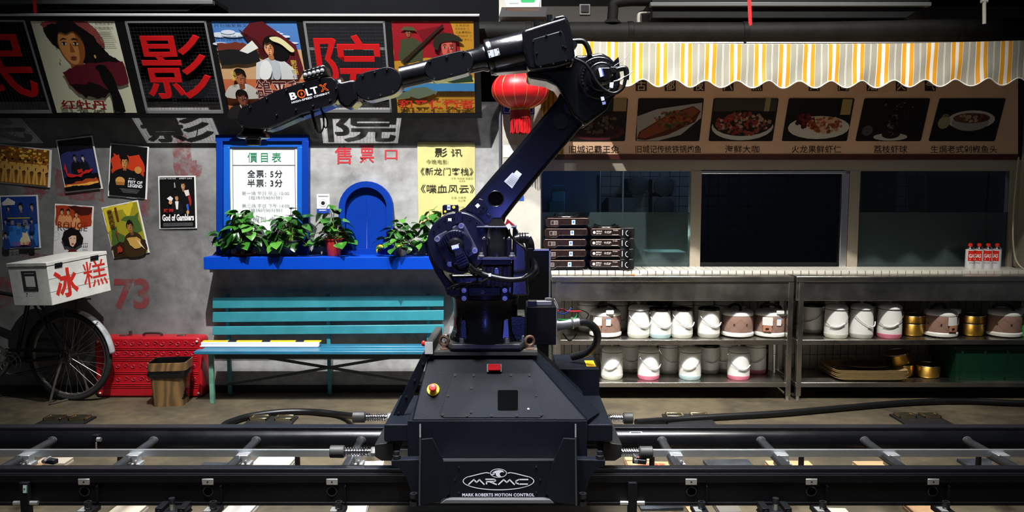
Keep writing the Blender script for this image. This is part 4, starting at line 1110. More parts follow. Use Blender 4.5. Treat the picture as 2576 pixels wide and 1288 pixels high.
def art2(p):
    p.r('#0c0a12', 0, 0, 1, 1); p.p('#252a58', jag([(.02, .25), (.98, .22), (.98, .7), (.02, .72)], .02, 4, 2))
    man(p, .42, .36, .55, '#8a7a80', '#0b090c', '#0f0d13', 1.3); man(p, .66, .38, .5, '#b9b0b4', '#0b090c', '#14121c', 1.2)
    p.multi('#b8231c', [jag([(.08, .55), (.13, .42), (.15, .62), (.12, .7)], .01, 3, 3), jag([(.1, .66), (.5, .7), (.9, .58), (.85, .66), (.5, .74), (.15, .72)], .02, 4, 4), jag([(.44, .6), (.58, .58), (.6, .66), (.46, .68)], .01, 2, 5)])
    p.p('#a5431a', jag([(.02, .84), (.98, .8), (.98, .92), (.02, .94)], .03, 8, 5)); p.p('#e0a24a', jag([(.02, .88), (.98, .86), (.98, .91), (.02, .92)], .02, 8, 6)); p.p('#0c0a0c', jag([(0, .93), (.3, .9), (.6, .93), (1, .9), (1, 1), (0, 1)], .008, 6, 7))
def art3(p):
    p.r('#0c0b0c', 0, 0, 1, 1); p.p('#b23318', jag([(.02, .28), (.1, .2), (.3, .24), (.8, .16), (.98, .4), (.9, .55), (.05, .58)], .04, 4, 1))
    man(p, .4, .32, 1.15, '#b37a38', '#0b0908', '#0e0d0e', 1.6)
    p.p('#0e0d0e', [(.02, .6), (.2, .5), (.75, .48), (.98, .6), (.98, .99), (.02, .99)]); p.e('#b37a38', .78, .46, .1, .07); p.e('#c08a48', .3, .7, .13, .08); p.p('#9a6630', [(.17, .72), (.43, .72), (.42, .78), (.2, .79)])
    p.t('#d9d9d9', 'JET LI', .53, .63, .7, .655, .01); p.t('#e2e2e2', 'FIST OF', .52, .675, .92, .735, .03); p.t('#e2e2e2', 'LEGEND', .52, .745, .92, .81, .03)
    for i in range(4): p.r('#6f6f70', .3 + .03 * i, .85 + .022 * i, .85 - .02 * i, .857 + .022 * i)
def art4(p):
    p.r('#0b0b0c', 0, 0, 1, 1)
    man(p, .68, .16, .75, '#b88a60', '#100d0c', '#8f2420', 1.3); p.p('#c7c3c0', [(.7, .27), (.84, .25), (.86, .36), (.76, .38)]); p.p('#3056b0', [(.76, .55), (.82, .53), (.84, .66), (.79, .67)]); p.e('#b88a60', .8, .7, .04, .04)
    man(p, .5, .4, .6, '#c09066', '#100d0c', '#131215', 1.3); p.p('#d5d3d0', [(.45, .48), (.55, .48), (.53, .64), (.48, .64)]); p.p('#d5d3d0', [(.22, .42), (.32, .37), (.4, .42), (.34, .5)]); p.e('#c09066', .32, .5, .05, .04)
    p.p('#85888c', [(.43, .12), (.46, .1), (.48, .2), (.44, .22)])
    p.t('#d0d0d0', 'CHOW YUN FAT', .02, .012, .5, .04, .01); p.t('#d0d0d0', 'ANDY LAU', .58, .012, .95, .04, .01)
    p.t('#a8221c', '赌神', .12, .62, .4, .7, .02); p.t('#e8e6e4', 'God of Gamblers', .08, .735, .98, .87, .035)
    for i in range(3): p.r('#7c7c80', .1, .91 + .025 * i, .95, .918 + .025 * i)
def art5(p):
    p.r('#16357c', 0, 0, 1, 1); p.p('#2f6fc0', jag([(.02, .6), (.98, .5), (.98, .95), (.02, .98)], .03, 4, 1)); p.p('#c9c4bb', [(.02, .12), (.2, .02), (.4, .1), (.38, .16), (.04, .17)])
    for cu, cv, k in ((.55, .2, .85), (.88, .2, .7), (.22, .22, .5), (.08, .48, .5), (.94, .48, .45), (.12, .75, .6), (.95, .78, .5)): man(p, min(.88, max(.12, cu)), cv, k * .8, '#b29a90', '#0e0c10', '#22376e')
    p.t('#9c8f60', '東', .3, .46, .42, .56); p.t('#9c8f60', '邪', .48, .52, .6, .62); p.t('#9c8f60', '西', .66, .46, .8, .56); p.t('#9c8f60', '毒', .7, .56, .84, .64); p.r('#a89a3c', .24, .41, .86, .43)
    p.p('#d6c6a0', jag([(.6, .75), (.75, .68), (.85, .9), (.55, .96)], .03, 3, 2)); p.t('#a8303c', '全國大捷', .3, .88, .85, .97)
def art6(p):
    p.r('#d6d6d6', 0, 0, 1, 1); p.p('#9a3418', jag([(0, 0), (1, 0), (1, .4), (.6, .47), (0, .4)], .012, 5, 1)); p.p('#3d130c', jag([(.3, .0), (1, .0), (1, .12), (.7, .2)], .02, 3, 2))
    for cu, cv in ((.18, .12), (.36, .12), (.6, .16)): man(p, cu, cv, .55, '#d09a6c', '#24120c', '#c98a58')
    p.t('#5a1410', 'ROUGE', .1, .32, .92, .45, .01); p.t('#8c2a18', 'ROUGE', .11, .322, .91, .448, 0)
    p.p('#100c0c', jag([(.22, .68), (.28, .52), (.48, .44), (.68, .5), (.82, .65), (.78, .78), (.6, .86), (.3, .82)], .01, 4, 3)); p.p('#dcb79c', [(.4, .62), (.5, .54), (.62, .6), (.62, .74), (.54, .84), (.46, .8)]); p.p('#100c0c', [(.38, .66), (.46, .52), (.62, .54), (.66, .66), (.6, .6), (.5, .6)])
    p.e('#a3202a', .53, .775, .035, .016); p.r('#2a1714', .44, .655, .49, .663); p.r('#2a1714', .55, .65, .6, .658); p.p('#611d12', [(.36, .97), (.46, .88), (.58, .88), (.72, .97)])
    p.b.m = 0; p.multi('#7c7c80', [[(.07 + .09 * cos(a), .545 + .09 * sin(a)), (.07 + .09 * cos(b_), .545 + .09 * sin(b_)), (.07 + .085 * cos(b_), .545 + .085 * sin(b_)), (.07 + .085 * cos(a), .545 + .085 * sin(a))] for a, b_ in [(i * pi / 8, (i + 1) * pi / 8) for i in range(16)] if .07 + .09 * cos(a) > 0 and .07 + .09 * cos(b_) > 0])
    for i in range(6): p.r('#3c3c40', .82 + .05 * (i % 3), .76 + .05 * (i // 3), .845 + .05 * (i % 3), .785 + .05 * (i // 3))
def art7(p):
    p.r('#8d861e', 0, 0, 1, 1); p.p('#c2ae2c', jag([(.0, .0), (.9, .0), (.7, .25), (.3, .4), (.0, .5)], .03, 4, 1)); p.p('#3f5a28', jag([(.05, .5), (.4, .3), (.95, .2), (.98, .55), (.5, .75), (.02, .75)], .04, 4, 2)); p.p('#2a1a0e', jag([(0, .78), (.5, .7), (1, .75), (1, 1), (0, 1)], .03, 4, 3))
    man(p, .66, .45, 1.05, '#9c6a38', '#100c09', '#33230f', 1.3); p.p('#b89048', jag([(.5, .7), (.7, .66), (.9, .76), (.8, .92), (.55, .86)], .03, 3, 4)); p.p('#d6c49a', [(.75, .72), (.85, .8), (.95, .95), (.84, .86)])
    for i, s in enumerate('東邪西毒'): p.t('#4a2410', s, .1, .05 + i * .1, .26, .14 + i * .1, .02)
    p.r('#5a2a12', .34, .03, .4, .3); p.p('#7c2a1a', [(.22, .5), (.28, .5), (.25, .72)]); p.p('#8d2f1e', jag([(.16, .8), (.25, .78), (.3, .92), (.14, .94)], .02, 3, 5))
poster([(-22, 360), (132, 377), (128, 472), (-22, 458)], 'landscape poster of people in cream suits at the left edge', art1, 1)
poster([(142, 352), (234, 341), (260, 475), (166, 486)], 'dark poster with couple and flames, tilted, under the left character shadow', art2, 2)
poster([(279, 360), (376, 368), (370, 502), (273, 493)], 'black and orange poster reading fist of legend', art3, 3)
poster([(399, 443), (493, 442), (497, 574), (402, 576)], 'black poster reading god of gamblers, nearest the blue frame', art4, 4)
poster([(0, 492), (97, 490), (104, 624), (11, 626)], 'blue poster with several faces above the white box', art5, 5)
poster([(140, 512), (237, 519), (233, 642), (136, 645)], 'white and orange poster reading rouge above the white box', art6, 6)
poster([(256, 522), (348, 503), (378, 635), (287, 650)], 'tilted yellow and green poster with a long-haired figure', art7, 7)

# ---- paint on the wall
def alpha_paint(name, col, thr, scale=9):
    m = mat(name, col, .8); n, l, b = nodes(m)
    tc = n.new('ShaderNodeTexCoord'); t = n.new('ShaderNodeTexNoise'); t.inputs['Scale'].default_value = scale; t.inputs['Detail'].default_value = 7; t.inputs['Roughness'].default_value = .7
    l.new(tc.outputs['Object'], t.inputs['Vector'])
    r = n.new('ShaderNodeMapRange'); r.inputs['From Min'].default_value = thr; r.inputs['From Max'].default_value = thr + .22; r.inputs['To Max'].default_value = .75
    l.new(t.outputs['Fac'], r.inputs['Value']); l.new(r.outputs[0], b.inputs['Alpha'])
    return m
M_smear = alpha_paint('red_paint_smear', '#8c3338', .42)
for i, (c, s) in enumerate(((((428, 345), (470, 340), (485, 400), (512, 425), (505, 445), (470, 462), (440, 440)), 1), (((140, 428), (160, 425), (172, 470), (262, 470), (262, 505), (190, 500), (140, 490)), 2), (((352, 490), (376, 488), (372, 560), (350, 540)), 3), (((60, 470), (130, 480), (100, 500), (60, 495)), 4), (((60, 625), (140, 645), (100, 665), (60, 650)), 5), (((-10, 700), (28, 690), (40, 760), (0, 775)), 6))):
    B().poly([WALL(x, y, .0015) for x, y in jag(c, 4, 4, s)]).obj('paint_smear', M_smear, wall, clean=False)
text_into(B(), '73', (287, 700, 377, 778), WALL, .002, .035).obj('graffiti', alpha_paint('red_spray', '#8a2f33', .34, 6), wall, clean=False)
M_rp = mat('red_sign_paint', '#b3202c', .6)
for s, r in (('售', (842, 367, 885, 413)), ('票', (905, 366, 941, 411)), ('口', (968, 377, 1000, 402))):
    text_into(B(), s, r, WALL, .002, .012).obj('painted_character', M_rp, wall, clean=False)

# ---- blue price board
M_blue = mat('blue_gloss_paint', '#02318f', .45, spec=.2, noise=.08, nscale=5)
def price_board():
    root = empty('price_board', WALL(665, 640), 'white ticket price list in a blue wooden frame', 'board')
    f = B()
    for x0, y0, x1, y1 in ((548, 340, 780, 357), (550, 355, 566, 638.5), (764, 355, 781, 638.5)):
        f.prism([WALL(x0, y0, .055), WALL(x1, y0, .055), WALL(x1, y1, .055), WALL(x0, y1, .055)], (0, .053, 0))
    f.obj('outer_frame', M_blue, root, bev=.004)
    f = B()
    for x0, y0, x1, y1 in ((566, 356, 765, 371), (566, 370, 582, 638.5), (750, 370, 765, 638.5)):
        f.prism([WALL(x0, y0, .035), WALL(x1, y0, .035), WALL(x1, y1, .035), WALL(x0, y1, .035)], (0, .033, 0))
    f.obj('inner_frame', mat('blue_bright_paint', '#1158b8', .35), root, bev=.004)
    B().prism([WALL(581, 370, .022), WALL(750, 370, .022), WALL(754, 638.5, .022), WALL(584, 638.5, .022)], (0, .02, 0)).obj('sheet', flat('#e4e8ea', .35), root)
    fn = quad_map([WALL(581, 370, .023), WALL(750, 370, .023), WALL(754, 641, .023), WALL(584, 641, .023)])
    p = Print(fn, .0004)
    for u0, v0, u1, v1 in ((.035, .02, .965, .0245), (.035, .02, .043, .99), (.957, .02, .965, .99), (.035, .165, .965, .1695)): p.r('#2d2f33', u0, v0, u1, v1)
    p.t('#1f7d52', '價目表', .26, .05, .76, .14, .0, space=1.35)
    p.t('#2a2a30', '全票: 5分', .255, .21, .775, .28, .006, space=1.12); p.t('#2a2a30', '半票: 3分', .255, .295, .775, .365, .006, space=1.12)
    for v, a, c in ((.405, '第一场 平日 早上 10:00', '（每场约90分钟）'), (.52, '第二场 平日 下午 14:00', '（每场约90分钟）')):
        p.t('#84888c', a, .17, v, .87, v + .035); p.t('#84888c', c, .275, v + .042, .765, v + .075)
    p.t('#84888c', '节 假日 全天', .19, .64, .78, .685); p.obj('price_print', root, .4)
price_board()
# ---- arched ticket hatch
def hatch():
    root = empty('ticket_hatch', WALL(924, 640), 'blue arched ticket hatch with two closed doors', 'hatch')
    def arch(x0, x1, ytop, ybot, n=16):
        cx, r = (x0 + x1) / 2, (x1 - x0) / 2
        return [(x0, ybot)] + [(cx - r * cos(pi * i / n), ytop + r - r * sin(pi * i / n)) for i in range(n + 1)] + [(x1, ybot)]
    o = arch(855, 991, 456, 641); i_ = arch(871, 975, 471, 626)
    b = B(); h = .05
    for k in range(len(o) - 1):
        q = [o[k], o[k + 1], i_[k + 1], i_[k]]
        b.prism([WALL(x, y, h) for x, y in q], (0, h - .001, 0))
    b.prism([WALL(x, y, h) for x, y in ((855, 641), (991, 641), (975, 625), (871, 625))], (0, h - .001, 0))
    b.obj('surround', M_blue, root)
    cx = 923
    for s in (-1, 1):
        pts = [(x, y) for x, y in i_ if (x - cx) * s >= -.01]
        pts = [(cx + s * .8, 626)] + ([(x, y) for x, y in pts] if s > 0 else pts[::1]) + [(cx + s * .8, 471)]
        pts = sorted(pts, key=lambda q: atan2(q[1] - 570, q[0] - (cx + s * 25)))
        B().prism([WALL(x, y, .008) for x, y in pts], (0, .006, 0)).obj('door', M_blue, root)
hatch()
# notice with blue foot, yellow programme sheet
def notices():
    fn = WALL
    r = empty('info_card', WALL(813, 537), 'small white card with a blue foot between price board and hatch', 'card')
    B().prism([fn(797, 488, .004), fn(829, 488, .004), fn(830, 537, .004), fn(798, 537, .004)], (0, .003, 0)).obj('card', flat('#d6d7d8'), r)
    p = Print(fn, .0045); p.r('#1b3fa0', 797, 525, 830, 537); p.e('#9a9da0', 813, 511, 9, 9); p.e('#d6d7d8', 813, 511, 8, 8); p.e('#1c1e22', 813, 511, 5, 5); p.r('#9a9da0', 801, 492, 826, 494); p.r('#dfe3ee', 803, 528, 822, 530); p.obj('card_print', r)
    r = empty('programme_sheet', WALL(1122, 570), 'yellow handwritten film programme sheet on the wall', 'sheet')
    c = [fn(1050, 357, .006), fn(1195, 358, .006), fn(1196, 570, .006), fn(1053, 570, .006)]; q = quad_map(c)
    B().grid([[q(i / 8, j / 10, .002 * sin(i * 2 + j)) for i in range(9)] for j in range(11)]).obj('paper', mat('yellow_paper', '#beb878', .6, noise=.06, nscale=10), r, clean=False)
    ink = '#2b281c'
    for c_, s, r_, bd in ((ink, '影', (.3, .07, .52, .175), .006), (ink, '讯', (.58, .08, .78, .17), .006), ('#55502c', '今晚电影:', (.15, .205, .54, .26), 0), (ink, '《新龙门客栈》', (.05, .3, .97, .39), .004), ('#6a642f', '主演: 林青霞 张曼玉', (.58, .415, .96, .435), 0), ('#6a642f', '梁家辉', (.72, .445, .83, .465), 0),
                          (ink, '《喋血风云》', (.05, .5, .99, .6), .005), ('#6a642f', '主演: 万梓良', (.58, .64, .84, .665), 0), ('#6a642f', '元之琳', (.7, .675, .83, .7), 0), ('#6a642f', '节目时间: 三月', (.43, .755, .8, .78), 0)):
        Print(q, .0035).t(c_, s, *r_, bd).obj('handwritten_line', r)
notices()
# ---- blue shelf
ZSH = P(800, 647, 5.84).z
xa, xb = P(512, 660, 5.84).x, P(1190, 660, 5.84).x
sh = empty('blue_shelf', ((xa + xb) / 2, 5.84, ZSH - .09), 'long bright blue ledge shelf carrying potted plants', 'shelf')
B().box((xa, 5.84, ZSH - .092), (xb, YW - .001, ZSH)).obj('board', mat('blue_shelf_paint', '#003cab', .5, spec=.15), sh, bev=.003)
# ---- potted plants
def leaf_mesh(name, m):
    b = B(); pts = []
    prof = [(0, .0), (.36, .05), (.5, .2), (.5, .4), (.4, .62), (.2, .84), (0, 1.0)]
    rows = []
    for w_, t in prof:
        drop = -.28 * t * t
        rows.append([V((-w_, t, drop + .16 * w_)), V((-w_ * .5, t - (.1 if t < .1 else 0), drop + .09 * w_)), V((0, t, drop - .02)), V((w_ * .5, t - (.1 if t < .1 else 0), drop + .09 * w_)), V((w_, t, drop + .16 * w_))])
    return b.grid(rows).obj(name, m, None, origin=V((0, 0, 0)), clean=False, ang=80).data
def leaf_mat(nm, c1, c2):
    m = mat(nm, c1, .3, noise=.01, nscale=14, ncol=c2); return m
M_leaf = [leaf_mat('leaf_green', '#33701f', '#245618'), leaf_mat('leaf_dark', '#1c4817', '#143812'), leaf_mat('leaf_bright', '#4f8a2e', '#376f24'), leaf_mat('leaf_yellow', '#b39d20', '#80882a')]
LEAF = []
for i, m in enumerate(M_leaf):
    d_ = leaf_mesh('leaf', m); LEAF.append(d_)
for o in list(bpy.data.objects):
    if o.name.startswith('leaf') and o.parent is None: bpy.data.objects.remove(o, do_unlink=True)
def plant(px, D, rpx, hpx, tpx, potm, nleaf, lab, seed, yellow=0, saucer=None, potd=.075, ph=.12, spread=1.0):
    rnd = random.Random(seed); base = V((P(px, 640, D).x, D, ZSH))
    root = empty('potted_plant', base, lab, 'plant', 'potted plants on the blue shelf')
    z0 = .0
    if saucer is not None:
        B().lathe([(potd * .8, 0), (potd * 1.15, .012), (potd * 1.2, .022), (potd * 1.1, .02), (.0001, .008)], base).obj('saucer', saucer, root); z0 = .009
    B().lathe([(potd * .68, z0), (potd * .72, z0 + .005), (potd * .98, z0 + ph * .92), (potd * 1.06, z0 + ph * .93), (potd * 1.07, z0 + ph), (potd * .98, z0 + ph), (potd * .95, z0 + ph * .9)], base).obj('pot', potm, root)
    B().lathe([(potd * .96, z0 + ph * .88), (potd * .5, z0 + ph * .92), (.0001, z0 + ph * .93)], base).obj('soil', mat('soil', '#2a2018', .9), root)
    R = rpx * pxm(D); H = hpx * pxm(D)
    stems = B()
    for k in range(nleaf):
        th = rnd.uniform(0, 2 * pi); q = rnd.random()
        el = rnd.uniform(-.25, 1.45)
        rr = R * (.45 + .55 * rnd.random()) * spread
        p = V((cos(th) * cos(el) * rr, sin(th) * cos(el) * rr * .8, ph * .85 + max(-.05, sin(el)) * H * (.35 + .5 * rnd.random())))
        p.y = min(p.y, .055)
        sz = rnd.uniform(.05, .09)
        mi = 3 if k < yellow else rnd.choice((0, 0, 1, 1, 2, 0))
        l_ = bpy.data.objects.new('leaf', LEAF[mi]); COL.objects.link(l_); l_.parent = root
        l_.location = p; l_.scale = (sz, sz, sz)
        out = atan2(p.y, p.x)
        l_.rotation_euler = (rnd.uniform(-.9, .35), rnd.uniform(-.5, .5), out - pi / 2 + rnd.uniform(-.7, .7))
        if k % 2 == 0:
            a_ = base + V((rnd.uniform(-.03, .03), rnd.uniform(-.03, .03), ph * .9)); e_ = base + p
            stems.tube([a_, (a_ + e_) / 2 + V((0, 0, .04)), e_], .0022, 5)
    stems.obj('stems', mat('stem_green', '#6d8a35', .5), root)
M_pgrey = mat('grey_pot', '#4c5054', .35); M_pred = mat('red_pot', '#b02a2a', .35); M_pclear = mat('clear_grey_pot', '#83847c', .3)
plant(615, 5.96, 74, 100, 0, mat('dark_pot', '#33383a', .35), 112, 'bushy pothos with yellow leaves in dark pot on red saucer, leftmost', 11, 3, mat('red_saucer', '#a33a24', .45))
plant(728, 5.96, 62, 104, 0, M_pgrey, 100, 'bushy pothos in grey pot in front of the price board', 12, 0)
plant(840, 5.96, 56, 112, 0, M_pred, 60, 'upright pothos in a red pot beside the arched hatch', 13, 1, None, .07, .13)
plant(1008, 5.96, 60, 82, 0, M_pclear, 62, 'pothos with withered yellow leaves in small grey pot right of hatch', 14, 6, None, .062, .09)
plant(1092, 5.97, 52, 104, 0, mat('dark_pot_2', '#22292a', .35), 60, 'pothos half hidden behind the robot shoulder', 15, 2)

# ---- green slatted bench
def bench():
    M_t = mat('teal_paint', '#31838f', .4, noise=.18, nscale=5, rnoise=.1)
    M_s = mat('worn_teal_seat', '#246480', .3, noise=.2, nscale=7)
    M_l = mat('worn_green_paint', '#5c8a76', .5, noise=.35, nscale=18)
    root = empty('slatted_bench', P(800, 1015, 5.77), 'long teal slatted bench against the wall behind the robot', 'bench')
    yl = 5.72; zs_ = .405
    for (ya, yb, yc, yd) in ((749, 776, 743, 771), (786, 811, 781, 806), (822, 843, 817, 838)):
        D = 5.98
        B().prism([P(535, ya, D), P(1116, yc, D), P(1116, yd, D), P(534, yb, D)], (0, .022, 0)).obj('back_slat', M_t, root, bev=.003)
    a = P(487, 886, 5.7); c_ = P(1150, 884, 5.7)
    for k in range(3):
        y0 = 5.7 + k * .095
        B().box((a.x + .045 * k * .6, y0, zs_ - .024), (c_.x, y0 + .088, zs_)).obj('seat_plank', M_s, root, bev=.004)
    B().box((a.x + .14, 5.735, zs_ - .064), (c_.x - .1, 5.75, zs_ - .024)).obj('seat_rail', mat('bench_dark_green', '#1a2b28', .5), root)
    for px in (533, 1120):
        x = P(px, 950, 5.77).x
        B().box((x - .016, 5.755, 0), (x + .016, 5.785, zs_ - .024)).obj('leg', M_l, root, bev=.002)
    for px in (573, 826, 1078):
        x = P(px, 850, 6.0).x
        B().box((x - .014, 6.004, 0), (x + .014, 6.026, P(800, 740, 6.0).z)).obj('back_post', M_t, root, bev=.002)
        B().box((x - .014, 5.74, zs_ - .05), (x + .014, 6.01, zs_ - .025)).obj('cross_bearer', M_l, root)
    x0, x1 = P(573, 900, 5.97).x, P(1078, 900, 5.97).x
    B().bar((x0, 5.94, .1), (x1, 5.94, zs_ - .05), .02, .012, (0, 1, 0)).obj('brace', mat('bench_dark_green', '#1a2b28', .5), root)
    B().bar((x0, 5.955, zs_ - .05), (x1, 5.955, .1), .02, .012, (0, 1, 0)).obj('brace', mat('bench_dark_green', '#1a2b28', .5), root)
    # strips lying on the seat
    r = empty('tape_strip', (P(660, 868, 5.9).x, 5.9, zs_), 'white aluminium profile strips with yellow-black tape lying on the bench', 'profile')
    xa, xb = P(510, 862, 5.9).x, P(806, 862, 5.9).x
    B().box((xa, 5.86, zs_ + .0005), (xb, 5.9, zs_ + .035)).box((xa, 5.84, zs_ + .0005), (xb, 5.86, zs_ + .014)).obj('profile', mat('white_alu', '#c9cdd6', .3), r, bev=.004)
    n = 14
    for i in range(n):
        if i in (3, 7, 11): continue
        B().box((xa + (xb - xa) * i / n + .01, 5.872, zs_ + .035), (xa + (xb - xa) * (i + 1) / n + .01, 5.9, zs_ + .043)).obj('yellow_tape', flat('#e0b51c'), r)
    for i in (3, 7, 11): B().box((xa + (xb - xa) * i / n + .01, 5.872, zs_ + .035), (xa + (xb - xa) * (i + 1) / n + .01, 5.9, zs_ + .043)).obj('black_tape', flat('#17171c'), r)
bench()
# ---- red embossed suitcase
def suitcase():
    M = mat('red_leatherette', '#a80f1d', .35, noise=.18, nscale=9, bump=.1, bscale=60)
    D0, D1 = 5.93, 6.085
    x0, x1 = P(240, 930, D0).x, P(508, 930, D0).x; z1 = P(400, 849, D0).z
    root = empty('suitcase', ((x0 + x1) / 2, D0, 0), 'red embossed trunk suitcase between bicycle and bench', 'suitcase')
    sec = [(x, z) for x, z in rrect(x0, .004, x1, z1, .035, 5)]
    B().prism([V((x, D0, z)) for x, z in sec], (0, D1 - D0, 0)).obj('shell', M, root, bev=.015, seg=3)
    rib = B()
    H = z1
    for f in (.17, .2, .23, .40, .43, .62, .65, .68, .8, .83): rib.tube([V((x0 + .03, D0 - .001, H * f)), V((x1 - .03, D0 - .001, H * f))], .0035, 6)
    rib.obj('pressed_rib', M, root)
    cu = B()
    for f in (.315, .53, .74, .905):
        n = 13
        for i in range(n):
            cx = x0 + .06 + (x1 - x0 - .12) * i / (n - 1); s = 1 if i % 2 else -1
            pts = [V((cx + s * .020 * (1 - t) * cos(t * 7), D0 - .002, H * f + s * .020 * (1 - t) * sin(t * 7))) for t in [j / 9 * .9 for j in range(10)]]
            cu.tube(pts, .0032, 5)
    cu.obj('embossed_scroll', mat('red_leatherette_high', '#a5283a', .3), root, kind='stuff')
    for x in (x0 + .03, x1 - .03):
        for z in (.035, H - .03): B().ball((x, D0 - .004, z), .009, 10, 6).obj('stud', flat('#d8cfc0'), root)
    yt = (D0 + D1) / 2
    hd = B().tube(smooth_path([V((x0 + .34, yt, H)), V((x0 + .35, yt, H + .016)), V((x0 + .41, yt, H + .02)), V((x0 + .47, yt, H + .016)), V((x0 + .48, yt, H))], 4), .009, 8).obj('handle', mat('dark_leather', '#2a1d1a', .5), root)
    for x in (x0 + .19, x0 + .63): B().box((x - .03, yt - .018, H - .002), (x + .03, yt + .018, H + .006)).obj('lock', mat('lock_brass', (.25, .22, .18), .35, 1), root, bev=.002)
    B().box((x0 + .23, yt - .004, H), (x0 + .245, yt + .02, H + .035)).obj('hasp', mat('lock_brass', (.25, .22, .18), .35, 1), root)
suitcase()
# ---- wood-look waste bin with a black bag
def bin_():
    M = mat('wood_print', '#6b5030', .35); n, l, b = nodes(M)
    tc = n.new('ShaderNodeTexCoord'); w = n.new('ShaderNodeTexWave'); w.inputs['Scale'].default_value = 1.6; w.inputs['Distortion'].default_value = 12; w.inputs['Detail'].default_value = 3
    mp = n.new('ShaderNodeMapping'); mp.inputs['Scale'].default_value = (3.0, 3.0, 1.1); l.new(tc.outputs['Object'], mp.inputs[0]); l.new(mp.outputs[0], w.inputs['Vector'])
    r = n.new('ShaderNodeValToRGB'); r.color_ramp.elements[0].color = (*hexc('#54402a'), 1); r.color_ramp.elements[1].color = (*hexc('#7a5e38'), 1); l.new(w.outputs['Fac'], r.inputs[0]); l.new(r.outputs[0], b.inputs['Base Color'])
    c = V((P(432, 1000, 5.77).x, 5.77, 0)); root = empty('waste_bin', c, 'wood-patterned waste bin with black liner before the red suitcase', 'bin')
    def ring(hw, hd, z, rr):
        return [c + V((x, y, z)) for x, y in rrect(-hw, -hd, hw, hd, rr, 5)]
    def shell(levels):
        bb = B(); rows = [r_ + [r_[0]] for r_ in levels]; return bb.grid(rows)
    shell([ring(.105, .088, 0, .03), ring(.122, .103, .225, .034)]).poly(ring(.105, .088, .001, .03)).obj('body', M, root)
    shell([ring(.128, .108, .265, .036), ring(.138, .118, .268, .04), ring(.138, .118, .325, .04), ring(.130, .110, .327, .036), ring(.128, .108, .26, .036)]).obj('rim_band', M, root)
    rnd = random.Random(4); lv = []
    for k, (hw, hd, z) in enumerate(((.123, .104, .215), (.133, .114, .222), (.139, .12, .24), (.137, .118, .258), (.130, .110, .268))):
        lv.append([p + V((rnd.uniform(-.005, .005), rnd.uniform(-.004, .004), rnd.uniform(-.009, .006))) for p in ring(hw, hd, z, .036)])
    shell(lv).obj('liner_bag', mat('bin_bag', '#0a0a0b', .25), root)
    shell([ring(.131, .111, .328, .036), ring(.126, .106, .324, .036), ring(.11, .09, .05, .03)]).poly(ring(.11, .09, .05, .03)).obj('liner_inside', mat('bin_bag', '#0a0a0b', .25), root)
    root.rotation_euler = (0, 0, .12)
bin_()
# ---- lantern
def lantern():
    D = 5.86; c = P(1309, 226, D); k = pxm(D) * 1.02; R = 69 * k; H = 44 * k
    root = empty('red_lantern', c + V((0, 0, -H)), 'round red cloth lantern with gold ribs and red tassel', 'lantern')
    prof = [(max(.0001, R * .36), H * .97)]
    pr = []
    for i in range(17):
        t = -1 + 2 * i / 16; a = t * pi / 2 * .86
        pr.append((R * cos(a) ** .8 if abs(t) < 1 else R * .32, H * sin(a) / sin(pi / 2 * .86)))
    b = B().lathe(pr, c, n=48)
    # slight scallop between ribs
    for i, v in enumerate(b.v):
        d = v - c; a = atan2(d.y, d.x); f = 1 + .018 * abs(sin(a * 7)); b.v[i] = c + V((d.x * f, d.y * f, d.z))
    b.obj('shade', mat('red_silk', '#c8141c', .45, noise=.06, nscale=20), root)
    for q in range(14):
        a = pi * q / 7
        B().tube([c + V((cos(a) * r * 1.006, sin(a) * r * 1.006, h)) for r, h in pr], .0022, 5).obj('rib', mat('gold_wire', (.8, .5, .15), .35, .8), root)
    for s in (1, -1): B().lathe([(R * .33, 0), (R * .345, .004), (R * .345, .02), (R * .33, .024)], c + V((0, 0, -H - .02 if s < 0 else H - .004)), n=28).obj('gold_ring', mat('gold_band', (.75, .45, .1), .3, .9), root)
    cl = B().lathe([(R * .36, 0), (R * .36, -.055), (R * .34, -.056)], c + V((0, 0, -H - .018)), n=28).obj('collar', mat('red_collar', '#a01018', .5), root)
    tb = B(); rnd = random.Random(2)
    for i in range(70):
        a = 2 * pi * i / 70; r = R * .355 * rnd.uniform(.85, 1.0)
        p = c + V((cos(a) * r, sin(a) * r, -H - .07)); tb.tube([p, p + V((rnd.uniform(-.004, .004), rnd.uniform(-.004, .004), -.06)), p + V((rnd.uniform(-.006, .006), 0, -.105 - rnd.uniform(0, .012)))], .0032, 4)
    tb.obj('tassel', mat('red_tassel', '#b8121a', .55), root, kind='stuff')
    B().tube([c + V((0, 0, H)), c + V((0, 0, H + .12)), c + V((0, .22, H + .14))], .004, 6).obj('hook', M_darkp, root)
lantern()
